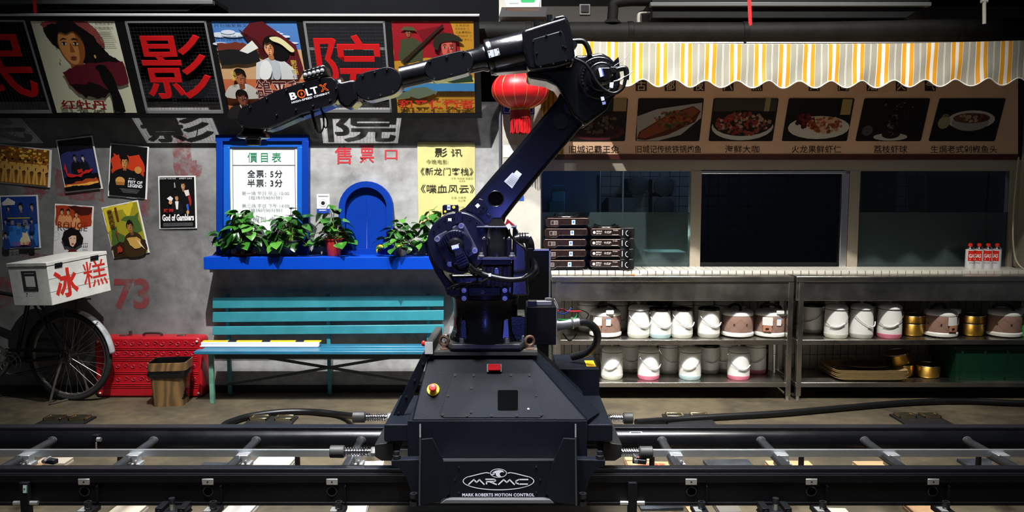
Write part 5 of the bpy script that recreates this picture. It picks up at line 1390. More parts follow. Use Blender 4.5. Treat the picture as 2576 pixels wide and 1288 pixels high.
# ================================================================== bicycle with ice-lolly box
def bicycle():
    th = radians(-7.5); f = V((-cos(th), -sin(th), 0)); a = V((-sin(th), cos(th), 0)) * -1  # forward, axle towards the camera
    C = P(176, 895, 5.86); R = .318; C.z = .335
    root = empty('bicycle', V((C.x, C.y, 0)), 'old black roadster bicycle on its stand by the left wall', 'bicycle')
    M_k = mat('bike_black', '#131315', .4, noise=.3, nscale=14); M_ty = mat('tyre_rubber', '#171716', .8, bump=.3, bscale=90); M_ch = mat('rusty_chrome', (.33, .31, .28), .35, .9, noise=.4, nscale=20); M_wh = mat('worn_white_guard', '#a9acae', .4, noise=.35, nscale=16)
    up = V((0, 0, 1))
    W = lambda fw, z, s=0.0: C + f * fw + up * (z - C.z) + a * s
    def wheel(o):
        t = B().torus(o, a, R, .021, 48, 10).obj('tyre', M_ty, root)
        b = B(); rows = []
        d, u, v = frame_of(a)
        for (r, s) in ((R - .02, -.014), (R - .03, -.012), (R - .036, 0), (R - .03, .012), (R - .02, .014)):
            rows.append([o + (u * cos(2 * pi * i / 48) + v * sin(2 * pi * i / 48)) * r + a * s for i in range(49)])
        b.grid(rows).obj('rim', M_ch, root)
        B().cyl(o - a * .05, o + a * .05, .017, n=14).cyl(o - a * .042, o - a * .036, .032, n=16).cyl(o + a * .036, o + a * .042, .032, n=16).cyl(o - a * .085, o + a * .085, .006, n=8).obj('hub', M_ch, root)
        for i in range(36):
            an = 2 * pi * i / 36; s = 1 if i % 2 else -1; off = (.5 if (i // 2) % 2 else -.5)
            p = o + (u * cos(an + off) + v * sin(an + off)) * .03 + a * s * .038
            q = o + (u * cos(an) + v * sin(an)) * (R - .034)
            B().cyl(p, q, .0011, n=4, caps=False).obj('spoke', M_ch, root)
    wheel(C); wheel(W(1.12, .335))
    # frame
    BB = W(.45, .285); ST = W(.30, .80); HT = W(.93, .86); HB = W(.99, .66)
    fr = B()
    for p, q, r in ((BB, ST, .016), (BB, HB, .018), (ST + (BB - ST) * .06, HT, .015), (HT + (HT - HB) * .1, HB - (HT - HB) * .15, .019)): fr.cyl(p, q, r, n=12)
    for s in (-1, 1):
        fr.cyl(BB + a * s * .03, C + a * s * .062, .010, n=10); fr.cyl(ST + a * s * .018, C + a * s * .062, .009, n=10)
        fr.tube([HB - (HT - HB) * .15 + a * s * .03, W(1.05, .5) + a * s * .06, W(1.12, .335) + a * s * .062], .010, 10)
    fr.cyl(BB - a * .045, BB + a * .045, .022, n=14)
    fr.obj('frame', M_k, root)
    B().cyl(BB + (HB - BB) * .12, BB + (HB - BB) * .26, .0215, n=12).obj('tape_wrap', mat('old_tape', '#8d8a7a', .6), root)
    # mudguards
    def guard(o, a0, a1, m, nm):
        rows = []; n = 22
        for s, dr in ((-.032, .028), (-.02, .038), (0, .043), (.02, .038), (.032, .028)):
            rows.append([o + (-f * cos(t) + up * sin(t)) * (R + dr) + a * s for t in [a0 + (a1 - a0) * i / n for i in range(n + 1)]])
        B().grid(rows).obj(nm, m, root, clean=False, solid=.002)
    guard(C, radians(5), radians(72), M_wh, 'white_mudguard_tail'); guard(C, radians(72), radians(190), M_k, 'mudguard'); guard(W(1.12, .335), radians(20), radians(160), M_k, 'mudguard')
    st = B()
    for s in (-1, 1):
        st.cyl(C + a * s * .066, C - f * .26 + up * .27 + a * s * .03, .003, n=6)
        st.cyl(C + a * s * .066, C - f * .02 + up * .42 + a * s * .07, .006, n=8); st.cyl(C + a * s * .066, C + f * .16 + up * .42 + a * s * .07, .006, n=8)
    st.obj('carrier_strut', M_k, root)
    ca = B()
    for s in (-.07, -.025, .025, .07): ca.cyl(C + f * .26 + up * .425 + a * s, C - f * .14 + up * .425 + a * s, .006, n=8)
    for k in (.24, .05, -.13): ca.cyl(C + f * k + up * .425 + a * .075, C + f * k + up * .425 - a * .075, .006, n=8)
    ca.obj('rear_carrier', M_k, root)
    # drive train
    ch = B(); d, u, v = frame_of(a)
    cw = BB + a * .055
    ch.torus(cw, a, .088, .004, 40, 6); ch.torus(cw, a, .055, .004, 30, 6)
    for i in range(5):
        an = 2 * pi * i / 5; ch.bar(cw, cw + (u * cos(an) + v * sin(an)) * .086, .012, .004, a)
    ch.obj('chainwheel', M_ch, root)
    fw_ = C + a * .055; B().torus(fw_, a, .038, .006, 20, 6).obj('freewheel', M_ch, root)
    B().tube([cw + up * .09, fw_ + up * .04], .004, 6).tube([cw - up * .09, fw_ - up * .04], .004, 6).obj('chain', mat('chain_dark', '#22201e', .5, .6), root)
    cg = B(); ou = [cw + up * .105 + f * .02, fw_ + up * .062, fw_ - up * .002 - f * .02, fw_ - up * .055, cw - up * .105 + f * .02]
    cg.tube(smooth_path([p + a * .012 for p in ou], 5), .005, 6)
    cg.prism([cw + up * .11 + a * .01, fw_ + up * .066 + a * .01, fw_ + up * .045 + a * .01, cw + up * .085 + a * .01], a * .004).obj('chain_guard', M_k, root)
    for s, dv in ((1, V((f.x * .6, f.y * .6, -.8))), (-1, V((-f.x * .6, -f.y * .6, .8)))):
        e = BB + a * s * .075 + dv.normalized() * .17
        cr = B().bar(BB + a * s * .07, e, .022, .012, a).obj('crank', M_ch, root)
        B().cyl(e, e + a * s * .1, .008, n=8).bar(e + a * s * .03 + f * .03, e + a * s * .1 + f * .03, .018, .014).bar(e + a * s * .03 - f * .03, e + a * s * .1 - f * .03, .018, .014).obj('pedal', mat('pedal_rubber', '#1a1a1a', .7), cr)
    # stand
    sd = B(); g0 = V((C.x + .0, C.y - .12, .004))
    for s in (-1, 1):
        top = C + a * s * .08; bot = V((C.x - .07 if s > 0 else C.x + .03, C.y, 0)) + a * s * .14; bot.z = .008
        sd.tube([top, (top + bot) / 2 + a * s * .01, bot], .009, 8)
    b1 = V((C.x - .07, C.y, .008)) + a * .14; b2 = V((C.x + .03, C.y, .008)) - a * .14
    sd.cyl(b1, b2, .008, n=8)
    sd.bar(C + a * .09, C + a * .09 + f * .04 - up * .12, .022, .005, a); sd.obj('stand', mat('stand_steel', (.26, .24, .21), .45, .9, noise=.4), root)
    # saddle, bars
    B().ball(ST + up * .06 - f * .02, .1, 16, 8, (1.2, .9, .35)).obj('saddle', mat('saddle_leather', '#17120f', .5), root)
    B().cyl(ST, ST + up * .05, .011, n=10).obj('seat_post', M_ch, root)
    top = HT + (HT - HB).normalized() * .16
    B().cyl(HT, top, .012, n=10).tube(smooth_path([top - f * .16 + a * .26, top - f * .02 + a * .25, top + f * .03 + a * .1, top + f * .03 - a * .1, top - f * .02 - a * .25, top - f * .16 - a * .26], 4), .0105, 10).obj('handlebar', M_ch, root)
bicycle()
def lolly_box():
    N0, N1 = P(118, 671, 5.45), P(131.5, 769, 5.45)          # near edge top, bottom
    R0, R1 = P(267.5, 641, 5.8), P(280, 731, 5.8)
    L0, L1 = P(19, 673, 5.62), P(36.5, 769, 5.62)
    K0, K1 = L0 + R0 - N0, L1 + R1 - N1
    root = empty('lolly_box', (N1 + R1 + L1 + K1) / 4, 'white painted wooden box with red characters on the bicycle carrier', 'box')
    M = mat('worn_white_paint', '#dcdcd6', .5, noise=.08, nscale=10, ncol='#c6c6be', bump=.1, bscale=30)
    B().hexa([N1, R1, K1, L1, N0, R0, K0, L0]).obj('case', M, root, bev=.004)
    cen = (N0 + R0 + K0 + L0) / 4; nz = (R0 - N0).cross(L0 - N0).normalized()
    if nz.z < 0: nz = -nz
    lo = [q + (q - cen) * .02 + nz * .003 for q in (N0, R0, K0, L0)]
    B().hexa(lo + [q + nz * .026 for q in lo]).obj('lid', M, root, bev=.003)
    fs = quad_map([N0, R0, R1, N1]); fl_ = quad_map([L0, N0, N1, L1])
    for q in ((.115, .235), (.71, .845)):
        hg = B().prism([fs(q[0], -.045, .014), fs(q[1], -.045, .014), fs(q[1], .075, .006), fs(q[0], .075, .006)], (fs(0, 0, 0) - fs(0, 0, .004))).obj('hinge', mat('hinge_black', '#17181a', .4, .5), root)
        B().cyl(fs(q[0], .01, .012), fs(q[1], .01, .012), .005, n=8).obj('hinge_pin', mat('hinge_black', '#17181a', .4, .5), hg)
    p = Print(fs, .001); p.t('#c2271c', '冰', .08, .12, .46, .88, .035); p.t('#c2271c', '糕', .56, .08, .96, .78, .0); p.obj('red_characters', root)
    p = Print(fl_, .001); p.r('#2c302e', .33, .1, .71, .62); p.r('#c9cac6', .41, .24, .65, .51); p.r('#8c908c', .4, .155, .66, .175); p.r('#7c807c', .46, .55, .62, .56)
    p.e('#2a2c2c', .4, .69, .02, .02); p.r('#9a9c98', .45, .685, .58, .695); p.obj('payment_card', root)
    for i, (q0, q1, d) in enumerate(((.0, 1, .33), (0, 1, .66))):
        B().tube([fs(0, d, .0005), fs(1, d, .0005)], .0012, 4).obj('board_joint', mat('joint_dark', '#5c5a52', .8), root)
lolly_box()
# ================================================================== camera robot on its carriage
M_gloss = mat('robot_gloss_black', (0.0045, 0.0045, 0.0065), .22, coat=.3, bump=.07, bscale=140)
M_navy = mat('robot_satin_navy', (0.0036, 0.0042, 0.0165), .36, spec=.35, bump=.05, bscale=200)
M_plate = mat('cover_satin_black', (0.0036, 0.0045, 0.0066), .42, spec=.15)
M_chas = mat('carriage_powder_black', (0.0058, 0.0076, 0.0122), .5, spec=.12, bump=.12, bscale=260, noise=.2, nscale=5)
M_screw = mat('screw_dark', (.035, .035, .04), .35, .7)
M_bolt = mat('zinc_bolt', (.6, .6, .58), .35, .9)
M_lblw = flat('#e6e8ee', .4)
M_cab = mat('cable_black', '#0b0b0d', .4, spec=.35)
def screws(b, pts, D, r=.004, h=.004):
    for x, y in pts: b.lathe([(r, 0), (r * .9, h), (r * .4, h * 1.05), (.0001, h * .6)], P(x, y, D), (0, -1, 0), n=8)
    return b
def disc(b, px, py, D, rpx, dep, n=32, r2=None):
    c = P(px, py, D); return b.cyl(c, c + V((0, dep, 0)), rpx * pxm(D) * 1.0, None if r2 is None else r2 * pxm(D), n=n)
robot = empty('camera_robot', P(1240, 880, 3.75), 'glossy black camera robot arm with jointed boom on a wheeled carriage', 'robot arm')
def R_(b, name, m, par=None, **k): return b.obj(name, m, par or robot, **k)
# ---- carriage
def carriage():
    DB, DT = 3.45, 3.62
    pb, pt = P(1254, 1058, DB), P(1254, 902, DT)
    nrm = V((1, 0, 0)).cross(pt - pb).normalized()
    if nrm.y > 0: nrm = -nrm
    SL = Plane(pb, nrm)
    back = 4.08
    bf = [SL(1036, 1058), SL(1478, 1058)]; tf = [SL(1076, 902), SL(1340, 902)]
    zb, zt_ = bf[0].z, tf[0].z
    bb = [V((bf[0].x - .015, back, zb)), V((bf[1].x + .03, back, zb))]; tb = [V((tf[0].x - .015, back - .15, zt_)), V((tf[1].x + .015, back - .15, zt_))]
    R_(B().hexa([bf[0], bf[1], bb[1], bb[0], tf[0], tf[1], tb[1], tb[0]]), 'carriage_hood', M_chas, bev=.006)
    # side flanges with screws
    fl_ = B().prism([P(x, y, 3.60) for x, y in ((1064, 888), (1080, 893), (1046, 985), (1012, 1050), (986, 1050), (1020, 975))], (0, .012, 0)); fl_ = R_(fl_, 'side_flange', M_chas, bev=.002)
    screws(B(), ((1064, 915), (1043, 956), (1022, 997), (1002, 1039)), 3.598, .006).obj('screw', M_screw, fl_)
    fr_ = B().hexa([SL(1340, 902, -.003), SL(1478, 1058, -.003), SL(1490, 1062, -.06), SL(1352, 890, -.06), SL(1340, 900, .0), SL(1480, 1056, .0), P(1510, 1036, 3.62), P(1354, 886, 3.68)])
    R_(fr_, 'side_bevel', M_chas)
    # lower body
    R_(B().box((bf[0].x - .02, DB, P(1254, 1168, DB).z), (bf[1].x + .0, 4.1, zb)), 'lower_body', M_chas, bev=.004)
    # access panel
    q = Print
    pan = B().prism([SL(x, y, .003) for x, y in ((1141, 939), (1334, 939), (1351, 985), (1367, 1044), (1360, 1051), (1116, 1051), (1108, 1044), (1124, 985))], -nrm * .006)
    pan = R_(pan, 'access_panel', mat('panel_black', (.0062, .0082, .013), .48, spec=.12, noise=.2, nscale=6), bev=.001)
    s = B()
    for x, y in ((1145, 945), (1192, 945), (1285, 945), (1332, 945), (1127, 996), (1349, 996), (1113, 1044), (1175, 1046), (1237, 1046), (1300, 1046), (1361, 1044), (1186, 977), (1185, 1037)):
        s.lathe([(.006, 0), (.0055, .004), (.0025, .004), (.0001, .002)], SL(x, y, .003), nrm, n=8)
    s.obj('screw', mat('screw_black', (.006, .006, .007), .4, spec=.3), pan)
    B().prism([SL(x, y, .0045) for x, y in rrect(1252, 982, 1303, 1033, 4)], -nrm * .002).obj('display_window', mat('dark_screen', (.0015, .002, .002), .12, spec=.2), pan)
    B().ball(SL(1329, 1030, .003), .006, 8, 6).obj('indicator', flat('#d8c4c8'), pan)
    # emergency stop
    e = R_(B().lathe([(.029, 0), (.029, .006), (.026, .009), (.0001, .009)], SL(1090, 981), nrm, n=28), 'emergency_stop', mat('estop_yellow', '#e0c81a', .4))
    B().lathe([(.011, .009), (.011, .022), (.0175, .024), (.0175, .034), (.014, .038), (.0001, .039)], SL(1090, 981), nrm, n=24).obj('stop_button', mat('estop_red', '#d81f16', .35), e)
    # red lamp
    e = R_(B().prism([SL(x, y, .012) for x, y in rrect(1225, 918, 1262, 938, 2)], -nrm * .012), 'lamp_housing', M_darkp)
    B().prism([SL(x, y, .022) for x, y in rrect(1228, 920, 1259, 936, 2)], -nrm * .01).obj('red_lens', mat('lamp_red', '#b80a12', .6, spec=.08), e, bev=.002)
    # deck
    z0 = P(1200, 893, DT).z; dk = B().box((P(1066, 890, DT).x, DT - .01, z0), (P(1352, 890, DT).x, 4.02, z0 + .016)); R_(dk, 'deck_plate', mat('deck_worn', (.05, .05, .045), .5, noise=.4, nscale=16))
    zd = z0 + .016
    for px in (1118, 1332):
        c = V((P(px, 880, 3.66).x, 3.66, zd))
        eb = R_(B().lathe([(.024, 0), (.022, .008), (.012, .012), (.011, .02)], c, n=16), 'eye_bolt', mat('rusty_steel', (.17, .095, .06), .6, .5, noise=.5, nscale=30))
        B().torus(c + V((0, 0, .042)), (.35 if px < 1200 else -.35, 1, 0), .021, .0075, 24, 8).obj('eye_ring', mat('rusty_steel', (.17, .095, .06), .6, .5, noise=.5, nscale=30), eb)
        B().box(tuple(c + V((-.03, -.025, -.0005))), tuple(c + V((.035, .03, .004)))).obj('pad', mat('deck_pad', (.14, .13, .11), .5), eb)
    # left padded bumper running front to back
    a0, a1 = P(1079, 875, 3.6), P(1104, 832, 4.0)
    bm = R_(B().bar(a0, V((a1.x, 4.0, a0.z)), .036, .055), 'bumper_bar', mat('rubber_pad', (.03, .032, .03), .6, bump=.6, bscale=40), bev=.008)
    B().bar(a0 + V((0, -.006, 0)), a0 + V((0, -.001, 0)), .036, .055).obj('white_end', flat('#c2c4c4'), bm)
    B().ball(P(1066, 864, 3.75), .012, 10, 6, (1, 1, 1.2)).obj('red_knob', mat('estop_red', '#d81f16', .35), bm)
    # logo plate below and gussets
    DL = 3.37
    LP = vplane(DL)
    low = R_(B().prism([P(x, y, DL) for x, y in ((1112, 1160), (1395, 1158), (1372, 1240), (1394, 1262), (1110, 1262), (1132, 1240))], (0, .012, 0)), 'logo_plate', M_chas, bev=.002)
    R_(B().hexa([P(1112, 1161, DL), P(1395, 1159, DL), P(1400, 1157, DB), P(1107, 1159, DB), P(1112, 1155, DL), P(1395, 1153, DL), P(1400, 1153, DB), P(1107, 1154, DB)]), 'plate_lip', mat('carriage_edge', (.10, .10, .11), .4))
    R_(B().prism([P(x, y, DL - .03) for x, y in ((1122, 1258), (1384, 1258), (1394, 1266), (1108, 1266))], (0, .05, 0)), 'bottom_lip', mat('carriage_edge', (.10, .10, .11), .4))
    p = Print(LP, .001, .0003)
    def ringp(cx, cy, rx, ry, w, a0=0, a1=2 * pi, n=40):
        return [[(cx + rx * cos(t0), cy + ry * sin(t0)), (cx + rx * cos(t1), cy + ry * sin(t1)), (cx + (rx - w) * cos(t1), cy + (ry - w) * sin(t1)), (cx + (rx - w) * cos(t0), cy + (ry - w) * sin(t0))] for t0, t1 in [(a0 + (a1 - a0) * i / n, a0 + (a1 - a0) * (i + 1) / n) for i in range(n)]]
    Wt = '#eceef4'
    p.multi(Wt, ringp(1254, 1210, 90, 23, 2.2, -.55, pi + .55)); p.multi(Wt, ringp(1254, 1190, 21, 11.5, 1.7))
    p.multi(Wt, [[(1178, 1198), (1212, 1189.5), (1224, 1187.5), (1232, 1189), (1231, 1191), (1223, 1189.5), (1213, 1191.5), (1179, 1200)], [(1330, 1198), (1296, 1189.5), (1284, 1187.5), (1276, 1189), (1277, 1191), (1285, 1189.5), (1295, 1191.5), (1329, 1200)]])
    p.multi(Wt, [[(1238, 1189), (1246, 1184), (1256, 1181.5), (1264, 1183), (1269, 1188), (1262, 1187), (1257, 1190), (1258, 1196), (1264, 1200), (1254, 1200), (1248, 1196), (1247, 1190)], [(1235, 1193), (1243, 1190), (1245, 1193), (1238, 1195)]])
    def stroke(pts, w):
        out = []
        for (x0, y0), (x1, y1) in zip(pts, pts[1:]):
            L = sqrt((x1 - x0) ** 2 + (y1 - y0) ** 2); nx, ny = -(y1 - y0) / L * w / 2, (x1 - x0) / L * w / 2
            ex, ey = (x1 - x0) / L * w * .25, (y1 - y0) / L * w * .25
            out.append([(x0 + nx - ex, y0 + ny - ey), (x1 + nx + ex, y1 + ny + ey), (x1 - nx + ex, y1 - ny + ey), (x0 - nx - ex, y0 - ny - ey)])
        return out
    for pts in (((1179, 1218), (1192, 1206), (1199, 1213), (1206, 1206), (1218, 1218)), ((1224, 1217), (1224, 1211), (1243, 1211), (1247, 1208), (1243, 1205), (1222, 1205)), ((1232, 1211), (1238, 1214), (1249, 1218)), ((1254, 1218), (1267, 1206), (1275, 1213), (1282, 1206), (1294, 1218)), ((1328, 1205.5), (1306, 1205.5), (1298, 1209), (1298, 1214), (1306, 1217), (1327, 1217))):
        p.multi(Wt, stroke(pts, 3.2))
    p.t(Wt, 'MARK ROBERTS MOTION CONTROL', 1163, 1240, 1344, 1248, .03, space=1.08)
    p.obj('logo_print', low, .4)
    screws(B(), ((1155, 1175), (1349, 1174), (1144, 1207), (1359, 1206), (1154, 1239), (1349, 1238)), DL, .0045).obj('screw', M_screw, low)
    for sgn, pl_ in ((-1, ((1060, 1105), (1088, 1103), (1115, 1159), (1132, 1240), (1108, 1262), (1056, 1272))), (1, ((1447, 1104), (1417, 1103), (1394, 1157), (1371, 1240), (1394, 1264), (1449, 1270)))):
        D0, D1 = 3.30, 3.40
        # folded gusset: outer edge near the camera, inner edge on the logo plate
        pts = []
        xs = [x for x, y in pl_]; xo = min(xs) if sgn < 0 else max(xs); xi = max(xs) if sgn < 0 else min(xs)
        v_ = [P(x, y, D0 + (D1 - .04 - D0) * abs(x - xo) / abs(xi - xo)) for x, y in pl_]
        R_(B().prism(v_, (0, .012, 0)), 'gusset', M_chas, bev=.002)
        xf = 1057 if sgn < 0 else 1448
        R_(B().hexa([P(xf - 4 * (sgn < 0), 1272, D0 - .01), P(xf + 4 * (sgn > 0), 1272, D0 - .01), P(xf + 4, 1262, 3.46), P(xf - 4, 1262, 3.46), P(xf - 2, 1100, D0 - .01), P(xf + 2, 1100, D0 - .01), P(xf + 2, 1064, 3.46), P(xf - 2, 1064, 3.46)]), 'fin', mat('carriage_edge2', (.04, .042, .045), .45))
        # outrigger wing and roller bracket
        m_ = lambda x: x if sgn < 0 else 2507 - x
        R_(B().prism([P(m_(x), y, 3.40) for x, y in ((984, 1158), (1056, 1156), (1056, 1262), (1040, 1258), (1022, 1205), (1006, 1180), (985, 1172))], (0, .05, 0)), 'wing_plate', M_chas, bev=.003)
        R_(B().prism([P(m_(x), y, 3.46) for x, y in rrect(966, 1068, 1036, 1111, 6)], (0, .5, 0)), 'guide_bracket', M_chas, bev=.004)
        R_(B().prism([P(m_(x), y, 3.5) for x, y in ((942, 1118), (990, 1112), (995, 1160), (960, 1160), (944, 1150))], (0, .4, 0)), 'drive_housing', M_black, bev=.004)
        hx = B(); c = P(m_(998), 1152, 3.42)
        hx.lathe([(.018, 0), (.018, .012), (.013, .014), (.013, .03), (.0001, .031)], c, n=6); R_(hx, 'adjusting_bolt', M_screw)
        for (x, y) in ((1041, 1252), (1041, 1272)):
            c = P(m_(x), y, 3.34); R_(B().lathe([(.017, 0), (.017, .02), (.008, .02), (.007, .012), (.0001, .012)], c, n=18), 'roller_bolt', M_screw)
    # rear electronics box with yellow label
    z0, z1 = P(1460, 1010, 3.95).z, P(1460, 928, 3.95).z
    x0, x1 = P(1400, 960, 3.95).x, P(1508, 960, 3.95).x
    bx_ = R_(B().box((x0, 3.95, z0 - .05), (x1, 4.3, z1)), 'electronics_box', M_chas, bev=.003)
    fy = lambda u, v, h: V((u, v, z1 + h))
    pp = Print(fy, .0008); xl0, xl1 = P(1474, 905, 4.05).x, P(1497, 905, 4.05).x
    pp.r('#e3b416', xl0, 4.0, xl1, 4.14); pp.multi('#7d6410', [[(xl0 + .006, 4.02 + .02 * i), (xl1 - .006, 4.02 + .02 * i), (xl1 - .006, 4.026 + .02 * i), (xl0 + .006, 4.026 + .02 * i)] for i in range(5)]); pp.obj('yellow_label', bx_)
    # junction box beside the pedestal
    x0, x1 = P(1325, 820, 3.78).x, P(1399, 820, 3.78).x; z0, z1 = P(1360, 868, 3.78).z, P(1360, 772, 3.78).z
    jb = R_(B().box((x0, 3.78, z0), (x1, 4.0, z1)), 'junction_box', mat('junction_black', (.003, .003, .004), .5, spec=.2), bev=.003)
    B().box((x1, 3.785, z0 + .004), (x1 + .004, 3.995, z1 - .004)).obj('side_plate', mat('edge_grey', (.2, .2, .2), .4), jb)
    B().box((P(1344, 760, 3.82).x, 3.82, z1), (P(1388, 760, 3.82).x, 3.86, z1 + .022)).obj('bracket', mat('bracket_grey', (.3, .3, .31), .4, .5), jb, bev=.003)
    B().lathe([(.018, 0), (.018, .012), (.012, .014), (.0001, .014)], V((P(1380, 752, 3.84).x, 3.84, z1 + .022)), n=20).obj('pulley', M_bolt, jb)
    B().box((P(1328, 760, 3.8).x, 3.79, z1), (P(1350, 760, 3.8).x, 3.84, z1 + .026)).obj('limit_switch', M_darkp, jb, bev=.002)
    # wires and the big hose
    for col, pts, r in (('#c81e1e', ((1402, 782), (1415, 778), (1430, 783), (1462, 783)), .0035), ('#2850c8', ((1402, 786), (1416, 790), (1432, 781), (1436, 775)), .0025), ('#1fa04a', ((1402, 803), (1425, 805), (1446, 800), (1452, 789)), .003), ('#151515', ((1402, 778), (1450, 778), (1474, 785), (1480, 793), (1472, 805)), .002), ('#c8c8c8', ((1394, 752), (1402, 770), (1404, 800)), .0025), ('#141414', ((1416, 838), (1430, 856), (1442, 852), (1450, 840)), .0025)):
        R_(B().tube(smooth_path([P(x, y, 3.86 + .01 * i) for i, (x, y) in enumerate(pts)], 6), r * 1.3, 6), 'wire', flat(col, .4))
    cn = R_(B().tube([P(1400, 818, 3.88), P(1432, 814, 3.88), P(1458, 810, 3.88)], .028, 16, radii=[.03, .024, .022]), 'hose_connector', mat('connector_grey', (.38, .38, .38), .35, .7))
    B().torus(P(1440, 813, 3.88), (1, 0, .1), .025, .006, 20, 6).obj('clamp_ring', M_bolt, cn)
    R_(B().tube(smooth_path([P(1452, 811, 3.88), P(1478, 812, 3.9), P(1498, 828, 3.92), P(1503, 850, 3.95), P(1495, 872, 4.0), P(1475, 888, 4.05), P(1440, 898, 4.1)], 7), .0195, 16), 'power_hose', mat('hose_black', '#1a1a1c', .42, noise=.3, nscale=20))
    # spring buffers
    for (xa, xb, y, D) in ((986, 889, 1049, 3.98), (946, 832, 1136, 3.62), (1516, 1591, 1052, 3.98), (1536, 1640, 1138, 3.62)):
        a, e = P(xa, y, D), P(xb, y, D); d = e - a; L = d.length; k = 1.0 if D < 3.8 else .95
        rt = R_(B().cyl(a, a + d * .72, .011, n=14), 'buffer_rod', M_chrome)
        B().lathe([(.02, 0), (.022, .003), (.022, .02), (.02, .023)], a, d.normalized(), n=6).obj('lock_nut', M_bolt, rt)
        B().lathe([(.027, 0), (.029, .003), (.029, L * .3), (.026, L * .31), (.0001, L * .31)], a + d * .7, d.normalized(), n=24).obj('rubber_stop', mat('buffer_rubber', (.028, .026, .025), .55), rt)
        sp = B(); _, u, v = frame_of(d); n = 90
        sp.tube([a + d * (.16 + .53 * i / n) + (u * cos(i * .62) + v * sin(i * .62)) * .019 for i in range(n + 1)], .0026, 5).obj('spring', M_chrome, rt)
carriage()

# ---- pedestal
def pedestal():
    c = V((P(1222, 860, 3.78).x, 3.78, 0))
    zf0 = P(1220, 886, 3.62).z + .01; zf = P(1220, 862, 3.65).z
    k = pxm(3.78)
    oc = []
    w, d = 102 * k * .99, .17
    for x, y in ((-w, -d * .5), (-w * .8, -d), (w * .85, -d), (w, -d * .5), (w, d * .5), (w * .85, d), (-w * .8, d), (-w, d * .5)): oc.append(c + V((x, y, zf - .022)))
    R_(B().prism(oc, (0, 0, .022)), 'base_flange', mat('flange_grey', (.10, .10, .10), .4, .4), bev=.003)
    R_(B().prism([q + V((0, 0, -(zf - .022 - zf0))) for q in oc], (0, 0, zf - .022 - zf0)), 'spacer', M_plate)
    for px, D in ((1123, 3.72), (1163, 3.64), (1274, 3.64), (1315, 3.70)):
        q = P(px, 862, D); q.z = zf; R_(B().lathe([(.017, 0), (.017, .004), (.0125, .004), (.0125, .024), (.010, .026), (.0001, .026)], q, n=18), 'flange_bolt', M_bolt)
    z1 = P(1220, 756, 3.63).z; z2 = P(1220, 742, 3.6).z
    o = c.copy(); o.z = 0
    R1 = 84 * k
    R_(B().lathe([(R1 * 1.09, zf), (R1 * 1.07, zf + .01), (R1 * .98, zf + .05), (R1 * .96, zf + .12), (R1 * .98, z1 - .02), (R1 * 1.0, z1)], o, n=56), 'pedestal', M_gloss)
    R_(B().box((o.x + R1 * .55, o.y - .09, zf), (P(1323, 820, 3.72).x, o.y + .1, zf + .12)), 'cable_inlet', M_gloss, bev=.006)
    for s in (-1, 1): R_(B().hexa([o + V((s * R1 * .62 - .02, -R1 * .9, zf)), o + V((s * R1 * .62 + .02, -R1 * .9, zf)), o + V((s * R1 * .62 + .02, -R1 * .6, zf)), o + V((s * R1 * .62 - .02, -R1 * .6, zf)), o + V((s * R1 * .62 - .012, -R1 * .84, zf + .11)), o + V((s * R1 * .62 + .012, -R1 * .84, zf + .11)), o + V((s * R1 * .62 + .012, -R1 * .6, zf + .12)), o + V((s * R1 * .62 - .012, -R1 * .6, zf + .12))]), 'pedestal_rib', M_gloss, bev=.004)
    # red X on the pedestal's left
    fn = lambda u, v, h: o + V((sin(u) * (R1 * .975 + h), -cos(u) * (R1 * .975 + h), v))
    p = Print(fn, .004); p.t('#e0421c', 'X', -1.28, zf + .115, -.98, zf + .055, .03); p.t('#e8e8ec', 'CINEBOT', -1.3, zf + .046, -.98, zf + .036); p.obj('pedestal_logo', robot)
    # rotating turret
    R_(B().lathe([(R1 * .96, z1), (R1 * 1.04, z1 + .006), (R1 * 1.04, z1 + .035), (R1 * .98, z1 + .04), (R1 * .98, z1 + .058)], o, n=56), 'turret_ring', M_navy)
    for px in (1167.5, 1270):
        b = B().prism([P(x, y, 3.575) for x, y in rrect(px - 10, 722, px + 10, 756, 2)], (0, .03, 0)); b = R_(b, 'stop_bracket', M_navy, bev=.002)
        for y in (730, 750): B().lathe([(.011, 0), (.011, .008), (.007, .008), (.006, .002), (.0001, .002)], P(px, y, 3.575), (0, -1, 0), n=14).obj('cap_screw', M_bolt, b)
    t = R_(B().prism([P(x, y, 3.58) for x, y in ((1178, 722), (1260, 722), (1260, 744), (1178, 744))], (0, .2, 0)), 'turret_front', M_navy, bev=.004)
    pr = Print(vplane(3.58), .001)
    pr.t('#5a5f78', '- S +', 1190, 728, 1250, 738); pr.obj('cast_mark', t)
pedestal()

